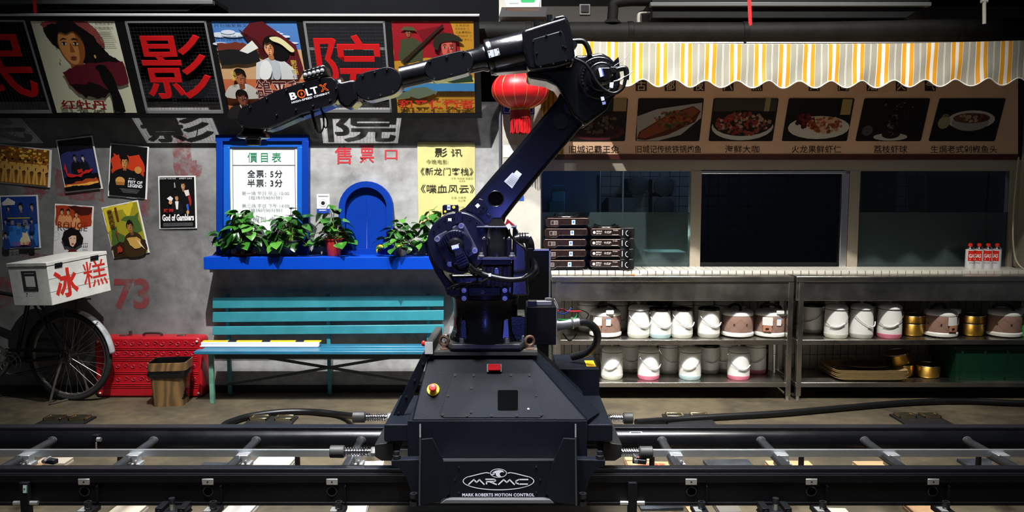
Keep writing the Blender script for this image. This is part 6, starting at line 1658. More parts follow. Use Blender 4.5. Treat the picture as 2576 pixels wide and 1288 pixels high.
# ---- shoulder casting and motors
def shoulder():
    # turret side casting: cradle under the shoulder disc
    out = [(1074, 612), (1079, 650), (1094, 685), (1118, 722), (1124, 742), (1136, 748), (1160, 744), (1160, 728), (1140, 716), (1118, 690), (1112, 676), (1128, 676), (1128, 668), (1104, 655), (1092, 635), (1088, 612)]
    R_(B().prism([P(x, y, 3.56) for x, y in out], (0, .16, 0)), 'shoulder_cradle', M_navy, bev=.006)
    R_(B().prism([P(x, y, 3.66) for x, y in ((1128, 690), (1210, 690), (1300, 650), (1318, 700), (1310, 745), (1135, 745), (1118, 705))], (0, .26, 0)), 'turret_body', M_gloss, bev=.02)
    dd = 3.52
    disc_ = R_(disc(B(), 1153, 612, dd, 79, .12, 64), 'shoulder_disc', M_navy, bev=.006)
    s = B()
    for i in range(16):
        a = -2.7 + i * 2.5 / 8
        s.lathe([(.007, 0), (.007, .002), (.004, .002), (.003, -.002), (.0001, -.002)], P(1153 + 68 * cos(a), 612 + 68 * sin(a), dd), (0, -1, 0), n=8)
    s.obj('disc_screw', M_darkp, disc_)
    # bracket above the disc with labels
    bk = R_(B().prism([P(x, y, 3.54) for x, y in ((1113, 541), (1113, 518), (1117, 515), (1150, 515), (1153, 519), (1153, 533), (1140, 532))], (0, .03, 0)), 'cable_bracket', M_navy, bev=.002)
    p = Print(vplane(3.54)); p.r('#d8dce8', 1125, 516, 1133, 528); p.r('#5a6ac8', 1126, 520, 1132, 524); p.e('#d8d24a', 1141.5, 521, 4, 4); p.e('#d8d24a', 1120, 532, 3, 3); p.obj('labels', bk)
    B().prism([P(x, y, 3.5) for x, y in rrect(1145, 533, 1161, 562, 2)], (0, .05, 0)).obj('post', M_gloss, bk)
    # motor plate, turned square
    def rot(cx, cy, pts, a): return [(cx + x * cos(a) - y * sin(a), cy + x * sin(a) + y * cos(a)) for x, y in pts]
    a = radians(-28)
    mp = R_(B().prism([P(x, y, 3.505) for x, y in rot(1147, 617, rrect(-41, -44, 43, 42, 9), a)], (0, .02, 0)), 'motor_plate', mat('plate_edge_metal', (.11, .11, .15), .35, .7), bev=.003)
    for x, y in ((-34, -36), (35, -37), (-35, 34), (36, 34)):
        q = rot(1147, 617, [(x, y)], a)[0]
        B().lathe([(.012, 0), (.012, .012), (.008, .012), (.007, .004), (.0001, .004)], P(q[0], q[1], 3.505), (0, -1, 0), n=16).obj('motor_bolt', M_bolt, mp)
    mot = R_(disc(B(), 1145, 620, 3.43, 41, .078, 40), 'shoulder_motor', M_navy, bev=.003)
    fin = B()
    for i in range(-6, 7):
        if abs(i) < 1: continue
        L = sqrt(max(0, 41 ** 2 - (i * 6) ** 2)) * .96
        for s0, s1 in ((-L, -17), (17, L)):
            q = rot(1145, 620, [(i * 6 - 1.6, s0), (i * 6 + 1.6, s0), (i * 6 + 1.6, s1), (i * 6 - 1.6, s1)], a)
            if s1 > s0 + 2: fin.prism([P(x, y, 3.415) for x, y in q], (0, .02, 0))
    fin.obj('cooling_fins', M_navy, mot)
    enc = R_(B().lathe([(.036, 0), (.036, .02), (.028, .034), (.012, .04), (.0001, .041)], P(1147, 617, 3.435), (0, -1, 0), n=28), 'encoder_cap', M_gloss)
    B().prism([P(x, y, 3.375) for x, y in rot(1151, 629, rrect(-11, -14, 11, 14, 2), radians(-22))], (0, .05, 0)).obj('encoder_block', M_gloss, enc, bev=.003)
    p = Print(vplane(3.374)); p.p('#d9deee', rot(1145, 621, [(-9, -5), (9, -5), (9, 5), (-9, 5)], radians(-14))); p.p('#3a55d0', rot(1146, 626, [(-8, -1), (8, -1), (8, 1), (-8, 1)], radians(-14))); p.obj('encoder_label', enc)
    B().prism([P(x, y, 3.4) for x, y in rot(1161, 655, rrect(-14, -18, 14, 18, 3), radians(-24))], (0, .07, 0)).obj('plug_block', M_navy, enc, bev=.003)
    for i in range(4): B().prism([P(x, y, 3.393) for x, y in rot(1161, 655, [(-13, -12 + i * 7), (13, -12 + i * 7), (13, -9 + i * 7), (-13, -9 + i * 7)], radians(-24))], (0, .01, 0)).obj('plug_rib', M_gloss, enc)
    p = Print(vplane(3.519)); p.r('#e4e6ee', 1127, 549, 1136, 557); p.r('#e4e6ee', 1244, 668, 1254, 677); p.obj('white_tag', disc_)
    B().prism([P(x, y, 3.5) for x, y in stadium(1130, 563, 1130, 572, 8)], (0, .03, 0)).obj('tab', M_navy, disc_, bev=.002)
    # vertical waist motor
    D = 3.56; cx = 1250; k = pxm(D)
    zA, zB = P(cx, 648, 3.5).z, P(cx, 573, 3.5).z
    o = V((P(cx, 600, D).x, D, 0)); hw = 45 * k
    vm = R_(B().lathe([(34 * k, zA), (34 * k, zA + .055), (33 * k, zA + .058), (33 * k, zB - .03), (30 * k, zB - .005), (30 * k, zB)], o, n=40), 'waist_motor', M_gloss)
    for s in (-1, 1): B().hexa([o + V((s * hw - .006, -.04, zA)), o + V((s * hw + .006, -.04, zA)), o + V((s * hw + .006, .05, zA)), o + V((s * hw - .006, .05, zA)), o + V((s * hw - .006, -.035, zB)), o + V((s * hw + .006, -.035, zB)), o + V((s * hw + .006, .05, zB)), o + V((s * hw - .006, .05, zB))]).obj('side_guard', M_navy, vm, bev=.003)
    B().box((o.x - hw - .008, D - .06, zB), (o.x + hw + .008, D + .06, zB + .006)).obj('top_plate', mat('plate_edge_metal', (.11, .11, .15), .35, .7), vm, bev=.001)
    B().lathe([(22 * k, zB + .006), (21 * k, zB + .012), (15 * k, zB + .03), (14 * k, zB + .036), (.0001, zB + .037)], o, n=32).obj('top_dome', M_chrome if False else mat('polished_black', (.02, .02, .022), .1, .6), vm)
    for s in (-1, 1):
        B().cyl(o + V((s * .055, -.055, zA)), o + V((s * .055, -.055, zA + .08)), .012, n=12).obj('tie_rod', M_navy, vm)
        B().lathe([(.014, 0), (.014, .006), (.009, .007), (.009, .018), (.0001, .019)], o + V((s * (hw - .012), -.065, zA + .004)), n=16).obj('motor_bolt', M_bolt, vm)
        B().ball(o + V((s * .055, -.055, zA + .083)), .011, 10, 6).obj('rod_cap', M_chrome, vm)
    B().box((o.x - hw - .004, D - .075, zA - .008), (o.x + hw + .004, D + .07, zA + .002)).obj('flange', mat('plate_edge_metal', (.11, .11, .15), .35, .7), vm)
    zC = P(cx, 722, 3.5).z
    R_(B().box((o.x - 33 * k, D - .06, zC), (o.x + 33 * k, D + .09, zA - .03)), 'gear_housing', M_navy, bev=.012)
    R_(B().box((o.x - 37 * k, D - .068, zA - .032), (o.x + 37 * k, D + .08, zA - .008)), 'gear_flange', M_navy, bev=.003)
    for s in (-1, -.33, .33, 1): R_(B().cyl(o + V((s * .055, -.064, zC)), o + V((s * .055, -.064, zA - .04)), .011, n=12), 'gear_rib', M_navy)
    R_(B().prism([P(x, y, 3.49) for x, y in stadium(1249, 681, 1249, 690, 7)], (0, .02, 0)), 'tag_plate', M_gloss, bev=.002)
    # black housing behind and side connectors
    R_(B().prism([P(x, y, 3.62) for x, y in ((1290, 574), (1300, 578), (1324, 630), (1330, 745), (1285, 745))], (0, .2, 0)), 'rear_housing', M_gloss, bev=.015)
    R_(B().prism([P(x, y, 3.6) for x, y in ((1276, 551), (1300, 571), (1294, 576), (1270, 566))], (0, .03, 0)), 'red_cover', mat('red_cover', '#8a1820', .35))
    cn = R_(B().tube([P(1296, 602, 3.52), P(1310, 599, 3.52), P(1330, 599, 3.52)], .022, 14, radii=[.02, .022, .024]), 'motor_connector', M_darkp)
    for x in (1308, 1314, 1321): B().torus(P(x, 599, 3.52), (1, 0, 0), .023, .003, 18, 5).obj('connector_ring', M_darkp, cn)
    B().tube(smooth_path([P(1326, 599, 3.52), P(1332, 612, 3.52), P(1334, 628, 3.53)], 5), .02, 12).obj('elbow', M_darkp, cn)
    cs = [[(1334, 625), (1336, 650), (1345, 665), (1348, 680), (1338, 692), (1320, 700), (1285, 704), (1248, 699), (1215, 690), (1190, 680)],
          [(1280, 575), (1284, 592), (1300, 610), (1320, 625), (1332, 645), (1334, 680), (1320, 694)], [(1330, 630), (1330, 660), (1328, 690), (1300, 705)], [(1334, 640), (1340, 668), (1332, 692)],
          [(1145, 650), (1138, 665), (1152, 680), (1180, 684), (1200, 700), (1195, 710), (1150, 716), (1125, 728)], [(1230, 700), (1200, 712), (1160, 714), (1140, 726)], [(1200, 706), (1170, 720), (1135, 733)]]
    rs = [.013, .005, .009, .009, .0045, .005, .004]
    for pts, r in zip(cs, rs): R_(B().tube(smooth_path([P(x, y, 3.46 + .004 * (i % 3)) for i, (x, y) in enumerate(pts)], 6), r, 10), 'cable', M_cab)
    R_(B().tube([P(1178, 668, 3.42), P(1190, 680, 3.44), P(1208, 686, 3.46)], .014, 12), 'cable_gland', M_darkp)
    p = Print(vplane(3.44)); p.p('#e4e6ee', [(1272, 567), (1281, 561), (1288, 570), (1279, 578)]); p.obj('cable_tag', robot)
    R_(B().box(tuple(P(1229, 696, 3.45)), tuple(P(1235, 689, 3.45) + V((0, .02, 0)))), 'white_marker', M_lblw)
shoulder()

# ---- upper arm
def upper_arm():
    D = 3.63
    pts = [(1148, 534), (1170, 522), (1190, 500), (1240, 441), (1289, 385), (1345, 318), (1402, 248), (1412, 228), (1440, 200), (1500, 200), (1525, 240), (1505, 278), (1460, 322), (1354, 446), (1300, 512), (1272, 548), (1262, 590), (1220, 610), (1180, 600)]
    arm = R_(B().prism([P(x, y, D) for x, y in pts], (0, .17, 0)), 'upper_arm', mat('arm_gloss_navy', (0.0032, 0.0036, 0.0075), .24, coat=.2, spec=.35), bev=.02, seg=4)
    cc = R_(disc(B(), 1247, 500, D - .004, 19, .01, 32), 'arm_recess', mat('recess_black', (.0006, .0006, .001), .8, spec=.02))
    B().torus(P(1247, 500, D - .004), (0, 1, 0), 19.5 * pxm(D), .0025, 40, 6).obj('recess_lip', M_gloss, cc)
    cv = R_(B().prism([P(x, y, D - .02) for x, y in ((1196, 508), (1206, 499), (1216, 503), (1226, 524), (1224, 532), (1212, 543), (1204, 540), (1194, 524))], (0, .03, 0)), 'arm_cover', M_navy, bev=.003)
    p = Print(vplane(D - .02)); p.p('#dfe2ee', [(1195, 517), (1202, 511), (1208, 517), (1201, 524)]); p.obj('cover_label', cv)
    screws(B(), ((1209, 528), (1204, 534), (1214, 534), (1216, 520)), D - .02, .004).obj('screw', M_darkp, cv)
    R_(B().prism([P(x, y, D - .012) for x, y in ((1222, 541), (1228, 537), (1236, 544), (1230, 551))], (0, .02, 0)), 'small_plate', M_navy, bev=.002)
    disc(B(), 1182, 524, D - .012, 8, .02, 20).obj('plug', M_navy, robot)
    p = Print(vplane(D - .0005), .001)
    p.p('#c9ccd8', [(1268, 456), (1289, 434), (1305, 444), (1306, 448), (1288, 474)]); p.p('#dde0e8', [(1292, 437), (1300, 428), (1313, 438), (1306, 447)])
    for i in range(6): p.p('#8a8ea0', [(1273 + 2.6 * i, 457 - 3.2 * i), (1290 + 2.4 * i, 468 - 3.4 * i), (1290.6 + 2.4 * i, 467 - 3.4 * i), (1273.6 + 2.6 * i, 456 - 3.2 * i)])
    p.obj('rating_label', arm, .4)
    # mechanical detail near the elbow
    R_(B().prism([P(x, y, D - .015) for x, y in ((1414, 262), (1432, 244), (1462, 262), (1440, 292), (1420, 280))], (0, .03, 0)), 'upper_cover', M_navy, bev=.004)
    p = Print(vplane(D - .016)); p.p('#c9cee0', [(1450, 255), (1457, 251), (1460, 257), (1453, 262)]); p.obj('arm_tag', robot)
    disc(B(), 1410, 305, D - .004, 19, .01, 28).obj('arm_recess', M_gloss, robot)
upper_arm()

# ---- elbow, forearm
def elbow():
    D = 3.60
    pts = [(1325, 178), (1380, 172), (1440, 168), (1446, 138), (1462, 139), (1490, 136), (1513, 131), (1535, 143), (1553, 162), (1562, 190), (1560, 215), (1552, 236), (1538, 252), (1528, 275), (1472, 318), (1440, 290), (1413, 236), (1400, 216), (1375, 204), (1327, 196)]
    R_(B().prism([P(x, y, D) for x, y in pts], (0, .24, 0)), 'elbow_housing', M_gloss, bev=.02, seg=4)
    R_(B().prism([P(x, y, D - .006) for x, y in ((1329, 183), (1352, 183), (1380, 190), (1404, 206), (1420, 226), (1412, 230), (1398, 213), (1374, 200), (1328, 194))], (0, .02, 0)), 'elbow_arch', mat('arch_grey', (.012, .0125, .014), .5, spec=.3), bev=.003)
    fl_ = R_(disc(B(), 1508, 196, 3.56, 52, .05, 48), 'elbow_flange', M_gloss, bev=.004)
    mot = R_(disc(B(), 1514, 192, 3.49, 36, .08, 40), 'elbow_motor', M_gloss, bev=.005)
    B().lathe([(.046, 0), (.046, .02), (.034, .036), (.0001, .038)], P(1514, 190, 3.49), (0, -1, 0), n=28).obj('motor_cap', M_gloss, mot)
    B().prism([P(x, y, 3.44) for x, y in rrect(1504, 170, 1536, 200, 4)], (0, .05, 0)).obj('encoder_block', M_gloss, mot, bev=.003)
    p = Print(vplane(3.439)); p.p('#dfe4f2', [(1505, 173), (1512, 171), (1517, 192), (1510, 194)]); p.p('#6a7ae0', [(1512, 171), (1515, 171), (1520, 191), (1517, 192)]); p.obj('encoder_label', mot)
    B().prism([P(x, y, 3.45) for x, y in rrect(1536, 168, 1556, 182, 2)], (0, .05, 0)).obj('plug', M_darkp, mot, bev=.002)
    B().tube(smooth_path([P(1550, 176, 3.46), P(1572, 172, 3.46), P(1576, 186, 3.46), P(1575, 200, 3.46)], 5), .012, 12).obj('plug_elbow', M_darkp, mot)
    s = B()
    for i in range(16):
        a = pi * .9 + i * pi * .9 / 15
        s.lathe([(.005, 0), (.005, .006), (.0001, .006)], P(1508 + 44 * cos(a), 196 + 44 * sin(a), 3.56), (0, -1, 0), n=6)
    s.obj('flange_screw', M_screw, fl_)
    for i, (x, y) in enumerate(((1480, 224), (1488, 218), (1487, 228), (1496, 226))): R_(B().lathe([(.01, 0), (.01, .01), (.006, .011), (.0001, .011)], P(x, y, 3.56), (0, -1, 0), n=12), 'grease_nipple', M_screw)
    cs = [([(1445, 148), (1470, 160), (1486, 180), (1500, 205), (1520, 226), (1545, 235), (1566, 222), (1573, 200)], .0075), ([(1440, 104), (1466, 104), (1478, 118), (1484, 138)], .012), ([(1525, 230), (1538, 222), (1544, 210)], .0025), ([(1545, 166), (1572, 148), (1580, 136)], .0013), ([(1555, 200), (1578, 190), (1594, 178)], .0015), ([(1544, 205), (1562, 200), (1572, 192)], .003)]
    for j, (pp, r) in enumerate(cs): R_(B().tube(smooth_path([P(x, y, 3.43 if j != 1 else 3.6) for x, y in pp], 7), r, 10), 'cable', M_cab if j not in (3, 4, 5) else flat('#c9c7c2', .4))
    p = Print(vplane(3.425)); p.p('#e2e4ea', [(1534, 208), (1544, 206), (1542, 222), (1533, 220)]); p.p('#d5d8e0', [(1511, 244), (1519, 243), (1521, 252), (1513, 254)]); p.p('#8a90d0', [(1514, 257), (1523, 255), (1524, 262), (1516, 264)]); p.obj('cable_tag', robot)
    R_(B().prism([P(x, y, 3.58) for x, y in ((1546, 152), (1556, 143), (1559, 168), (1550, 170))], (0, .05, 0)), 'elbow_tab', M_gloss)
    # forearm gear box
    D = 3.52
    g = [(1313, 82), (1318, 74), (1420, 42), (1428, 44), (1433, 58), (1442, 100), (1447, 140), (1440, 158), (1400, 170), (1340, 178), (1327, 174), (1318, 130)]
    gb = R_(B().prism([P(x, y, D) for x, y in g], (0, .26, 0)), 'forearm_gearbox', M_gloss, bev=.016, seg=4)
    R_(B().prism([P(x, y, D - .008) for x, y in ((1340, 98), (1412, 77), (1417, 82), (1432, 148), (1428, 153), (1352, 168), (1344, 162))], (0, .02, 0)), 'gearbox_cover', M_plate, bev=.004)
    screws(B(), ((1341, 103), (1374, 88), (1409, 79), (1416, 115), (1424, 152), (1392, 160), (1360, 168), (1350, 133), (1422, 118)), D - .008, .005).obj('screw', M_screw, gb)
    R_(B().prism([P(x, y, D + .03) for x, y in ((1390, 52), (1396, 42), (1418, 37), (1428, 46), (1424, 56))], (0, .1, 0)), 'top_bump', M_gloss, bev=.006)
    for x, y in ((1350, 60), (1383, 46)): R_(B().cyl(P(x, y + 10, D + .06), P(x - 1, y - 8, D + .06), .013, n=14), 'lifting_stud', M_darkp)
    R_(disc(B(), 1443, 112, D + .06, 9, .06, 18), 'end_plug', M_darkp)
    # forearm tubes (round, along the boom)
    Dc = 3.66
    ax0, ax1 = (1340, 119), (870, 228)
    def pt(x): t = (x - ax0[0]) / (ax1[0] - ax0[0]); return P(x, ax0[1] + t * (ax1[1] - ax0[1]), Dc)
    k = pxm(Dc)
    d = (pt(870) - pt(1340)).normalized()
    seg = lambda x0, x1, r: (pt(x0), pt(x1), r * k)
    R_(B().lathe([(43 * k, 0), (43 * k, .16), (41 * k, .168)], pt(1326), d, n=48), 'forearm_barrel', M_gloss)
    R_(B().lathe([(43.5 * k, 0), (44.5 * k, .004), (44.5 * k, .022), (43.5 * k, .026)], pt(1240), d, n=48), 'barrel_flange', M_gloss)
    ub = B().prism([P(x, y, 3.62) for x, y in ((1234, 165), (1240, 184), (1330, 176), (1330, 150))], (0, .1, 0)); R_(ub, 'barrel_foot', M_gloss, bev=.006)
    L = (pt(1010) - pt(1226)).length
    R_(B().lathe([(30 * k, 0), (33 * k, .005), (33 * k, .014), (29 * k, .03), (28 * k, L * .3), (27 * k, L * .9), (27 * k, L)], pt(1226), d, n=40), 'boom_tube', M_gloss)
    lp = Plane(P(1237, 135, Dc - 43 * k), (0, -1, 0))
    n_ = V((0, -1, 0)); b = Print(vplane(Dc - 45.5 * k), .0005)
    b.p('#c9ccd2', [(1226, 128), (1254, 121), (1258, 138), (1231, 146)]); b.p('#7a7e86', [(1240, 124.5), (1242, 124), (1246, 141), (1244, 142)]); b.multi('#4a4d55', [[(1228, 130), (1231, 129), (1232, 132), (1229, 133)], [(1250, 124), (1253, 123), (1254, 126), (1251, 127)], [(1232, 141), (1235, 140), (1236, 143), (1233, 144)], [(1253, 135), (1256, 134), (1257, 137), (1254, 138)]])
    b.obj('rating_plate', robot, .35)
    # flat side covers
    for (x0, y0, x1, y1, r, D, dep) in ((1097, 173, 1162, 156, 30, 3.59, .12), (927, 216, 974, 204, 37, 3.59, .12)):
        hs = R_(B().prism([P(x, y, D) for x, y in stadium(x0, y0, x1, y1, r)], (0, dep, 0)), 'joint_housing', M_gloss, bev=.01, seg=3)
        B().prism([P(x, y, D - .006) for x, y in stadium(x0, y0, x1, y1, r - 1.5)], (0, .008, 0)).obj('side_cover', M_plate, hs, bev=.002)
        a = atan2(y1 - y0, x1 - x0); s = B()
        for t in (0, .5, 1):
            for sg in (-1, 1):
                cx = x0 + (x1 - x0) * (t * 1.3 - .15); cy = y0 + (y1 - y0) * (t * 1.3 - .15)
                s.lathe([(.0055, 0), (.0055, .005), (.003, .0055), (.0001, .003)], P(cx - sin(a) * sg * (r - 7), cy + cos(a) * sg * (r - 7), D - .006), (0, -1, 0), n=10)
        s.obj('screw', M_screw, hs)
    # wrist fork
    R_(B().prism([P(x, y, 3.58) for x, y in ((893, 200), (880, 201), (860, 206), (848, 203), (846, 240), (852, 258), (866, 272), (880, 273), (900, 252))], (0, .15, 0)), 'wrist_fork', M_gloss, bev=.02, seg=4)
    R_(B().lathe([(33 * k, 0), (34 * k, .004), (34 * k, .018), (32 * k, .02)], pt(868), d, n=36), 'wrist_collar', M_gloss)
elbow()
# ---- head with logo, light bar and camera mount
def head():
    D = 3.57
    pts = [(820, 192), (836, 192), (848, 203), (852, 222), (851, 242), (842, 257), (828, 265), (756, 287), (700, 312), (672, 324), (630, 326), (612, 323), (599, 313), (594, 298), (597, 282), (606, 270), (652, 249), (694, 227), (756, 206)]
    h = R_(B().prism([P(x, y, D) for x, y in pts], (0, .125, 0)), 'head_housing', M_gloss, bev=.022, seg=4)
    ins = [(1288 + (x - 1288), y) for x, y in pts]; cx, cy = 735, 258
    B().prism([P(cx + (x - cx) * .975, cy + (y - cy) * .955, D - .004) for x, y in pts], (0, .006, 0)).obj('head_cover', mat('head_black', (.0042, .0042, .0058), .35, spec=.25), h, bev=.001)
    s = B()
    for x, y in ((804, 195), (764, 212), (721, 226), (672, 247), (630, 269), (846, 221), (831, 252), (788, 265), (745, 275), (697, 288), (610, 318)): s.lathe([(.005, 0), (.005, .005), (.003, .0055), (.0001, .003)], P(x, y, D - .004), (0, -1, 0), n=10)
    s.obj('screw', M_screw, h)
    # logo in its own slanted frame
    q = quad_map([P(726, 232, D - .0045), P(823, 209, D - .0045), P(832, 236, D - .0045), P(735, 262, D - .0045)])
    p = Print(q, .0005)
    p.t('#f0f1f6', 'B', .0, .08, .17, .68, .035); p.t('#f0f1f6', 'LT', .42, .06, .73, .68, .03)
    ring = [[(.3 + .105 * cos(a), .38 + .35 * sin(a)), (.3 + .105 * cos(b_), .38 + .35 * sin(b_)), (.3 + .08 * cos(b_), .38 + .26 * sin(b_)), (.3 + .08 * cos(a), .38 + .26 * sin(a))] for a, b_ in [(i * pi / 14, (i + 1) * pi / 14) for i in range(28)]]
    p.multi('#f2641c', ring); p.p('#f2641c', [(.32, .14), (.27, .42), (.3, .42), (.28, .62), (.34, .34), (.305, .34)])
    p.t('#f2641c', 'X', .78, .0, .99, .66, .06); p.t('#0a0a0c', 'X', .81, .06, .96, .6, -.012)
    p.t('#f0f1f6', 'HIGH-SPEED CINEBOT', .0, .80, .99, .97, .03, space=1.1); p.obj('logo_print', h, .4)
    # light bar
    lb = R_(B().prism([P(x, y, D - .005) for x, y in ((760, 178), (812, 163), (818, 166), (824, 188), (766, 205), (763, 200))], (0, .09, 0)), 'light_bar', M_darkp, bev=.003)
    for i in range(5):
        x, y = 768.5 + i * 10.6, 188.5 - i * 2.8
        ln = B().lathe([(.0092, 0), (.0092, .004), (.006, .005), (.0001, .0015)], P(x, y, D - .006), (0, -1, 0), n=18).obj('lamp', mat('lens_ring', (.75, .75, .76), .2, .6), lb)
        B().lathe([(.005, .0055), (.003, .008), (.0001, .0085)], P(x, y, D - .006), (0, -1, 0), n=14).obj('lens', flat('#bdbfc4', .15), ln)
    pr = Print(vplane(D - .0055), .0008)
    for i in range(5):
        for dy in (-11, 8): pr.p('#d8d9dd', [(765 + i * 10.6, 189 - i * 2.8 + dy), (770 + i * 10.6, 187.6 - i * 2.8 + dy), (770.4 + i * 10.6, 189 - i * 2.8 + dy), (765.4 + i * 10.6, 190.4 - i * 2.8 + dy)])
    pr.obj('light_bar_marks', lb)
    # lower rear wedge and sockets
    R_(B().prism([P(x, y, 3.62) for x, y in ((668, 322), (740, 290), (792, 272), (846, 262), (790, 284), (745, 300), (690, 324), (668, 330))], (0, .1, 0)), 'under_cover', M_gloss, bev=.003)
    for x, y in ((755, 289), (782, 277), (806, 268)): R_(B().lathe([(.02, 0), (.018, .012), (.014, .014), (.0001, .014)], P(x, y, 3.63), (0, 0, -1), n=14), 'socket', M_screw)
    for pp, r in ((((785, 272), (787, 292), (792, 310), (796, 326)), .007), (((796, 322), (800, 332), (808, 332), (814, 318), (814, 295), (808, 275)), .0035), (((806, 272), (816, 288), (824, 305), (822, 320), (816, 318), (812, 290)), .003)):
        R_(B().tube(smooth_path([P(x, y, 3.6) for x, y in pp], 6), r, 8), 'cable', M_cab)
    # tool flange / camera mount pointing down
    o = P(637, 326, 3.655); k = pxm(3.655)
    m = R_(B().lathe([(24 * k, .004), (28 * k, -6 * k), (38 * k, -14 * k), (39 * k, -20 * k), (33 * k, -22 * k)], o, n=40), 'tool_flange', M_gloss)
    B().lathe([(19 * k, -22 * k), (19 * k, -27 * k), (17 * k, -27.5 * k), (17 * k, -37 * k), (15 * k, -39 * k), (.0001, -39 * k)], o, n=32).obj('camera_plate', M_darkp, m)
    B().lathe([(19.5 * k, -23 * k), (19.8 * k, -24 * k), (19.5 * k, -25 * k)], o, n=32).obj('plate_ring', M_chrome, m)
head()
# ================================================================== track
def track():
    M_r = mat('track_black', (.0028, .003, .0038), .24, noise=.25, nscale=6, rnoise=.04, spec=.3)
    M_rb = mat('track_satin_black', (.0055, .0055, .0065), .5, noise=.2, nscale=4, spec=.14)
    root = empty('dolly_track', (0, 3.8, 0), 'long black steel ladder track the robot carriage runs on', 'track')
    XL, XR = -3.6, 3.6
    # far round tube and its rail
    yc, zc, r = 4.15, .245, .072
    B().cyl((XL, yc, zc), (XR, yc, zc), r, n=40).obj('far_tube', M_r, root)
    B().box((XL, yc - .03, zc + r - .004), (XR, yc + .03, zc + r + .010)).obj('far_rail', mat('rail_steel_dark', (.02, .02, .026), .35, .6), root, bev=.002)
    # near beam with rail
    zt = .307; y0 = 3.5
    B().box((XL, y0 + .004, .17), (XR, y0 + .012, zt - .02)).obj('near_web', M_rb, root)
    B().box((XL, y0 - .004, zt - .045), (XR, y0 + .006, zt - .008)).obj('near_top_strip', M_rb, root, bev=.003)
    B().cyl((XL, y0 + .06, .235), (XR, y0 + .06, .235), .05, n=24).obj('near_tube', M_rb, root)
    B().box((XL, y0, zt - .012), (XR, y0 + .11, zt - .002)).obj('near_flange', M_rb, root, bev=.002)
    rl = B().box((XL, y0 + .012, zt - .002), (XR, y0 + .05, zt + .016)).obj('near_rail', mat('rail_steel_dark', (.02, .02, .026), .35, .6), root, bev=.003)
    sc = B()
    for i in range(100):
        x = XL + .05 + i * .072; sc.cyl((x, y0 + .031, zt + .0155), (x, y0 + .031, zt + .0168), .004, n=8)
    sc.obj('rail_screw', M_darkp, rl, kind='stuff')
    B().box((XL, y0 - .006, .157), (XR, y0 + .02, .172)).obj('near_bottom_lip', M_rb, root, bev=.002)
    # rack bar
    B().box((XL, 3.845, .262), (XR, 3.862, .298)).obj('rack_bar', mat('rack_steel', (.55, .58, .6), .4, .9, noise=.15, nscale=3), root, bev=.001)
    # cross tubes with rack clamps
    k = 2000 / 3.62
    xs = []
    for px, D in ((2, 0), (285, 0), (572, 0), (866, 0), (1708, 0), (1985, 0), (2275, 0), (2562, 0)):
        x = P(px, 1180, 3.66).x; xs.append(x)
    xs = [xs[0] - .52] + xs
    for x in xs:
        B().cyl((x, 3.56, .262), (x, 4.1, .262), .023, n=18).obj('cross_tube', mat('tube_grey_black', (.02, .021, .022), .32, noise=.3, nscale=12), root)
        B().torus((x, 4.085, .262), (0, 1, 0), .024, .004, 20, 6).obj('weld_ring', mat('weld_grey', (.12, .12, .12), .4, .6), root)
        c = B().box((x - .03 + .02, 3.80, .24), (x + .05, 3.845, .285)).box((x - .012, 3.79, .225), (x + .062, 3.85, .246)).obj('rack_clamp', mat('clamp_alu', (.55, .56, .57), .4, .8), root, bev=.003)
        B().cyl((x + .04, 3.785, .255), (x + .04, 3.80, .255), .007, n=8).obj('clamp_screw', M_bolt, c)
    # zinc tabs, round holes, levelling feet along the near beam
    M_tab = mat('zinc_tab', (.55, .55, .52), .42, .8)
    for px in (-95, 213, 524, 836, 1738, 2040, 2346, 2650):
        x = P(px, 1212, y0).x
        t = B().box((x - .026, y0 - .009, zt - .052), (x + .026, y0 - .004, zt - .024)).obj('zinc_tab', M_tab, root, bev=.002)
        B().cyl((x, y0 - .010, zt - .038), (x, y0 - .006, zt - .038), .004, n=10).obj('tab_hole', M_darkp, t)
        xh = x + (-.003 if px < 1288 else .004)
        h = B().torus((xh, y0 + .002, .222), (0, 1, 0), .021, .004, 24, 6).obj('tube_end', mat('tube_grey_black', (.02, .021, .022), .32, noise=.3, nscale=12), root)
        B().cyl((xh, y0 - .001, .222), (xh, y0 + .004, .222), .0195, n=20).obj('hole', mat('recess_black', (.0006, .0006, .001), .8, spec=.02), h)
        B().box((x + .058 if px < 1288 else x + .068, y0 - .02, .175), (x + .062 if px < 1288 else x + .072, y0 + .004, zt - .055)).obj('stiffener', M_rb, root)
        f = B().box((x + .0, y0 - .085, .135), (x + .065, y0 + .01, .16)).obj('foot_bracket', M_rb, root, bev=.003)
        B().cyl((x + .038, y0 - .05, .04), (x + .038, y0 - .05, .17), .010, n=12).obj('foot_screw', M_bolt, f)
        B().lathe([(.016, 0), (.016, .025), (.010, .025), (.009, .014), (.0001, .014)], (x + .038, y0 - .05, .17), n=18).obj('cap_bolt', M_screw, f)
        B().lathe([(.032, 0), (.032, .008), (.014, .02), (.012, .04)], (x + .038, y0 - .05, .021), n=20).obj('foot_pad', M_darkp, f)
        B().box((x + .004, y0 - .082, .160), (x + .034, y0 - .03, .163)).obj('shim_plate', M_tab, f)
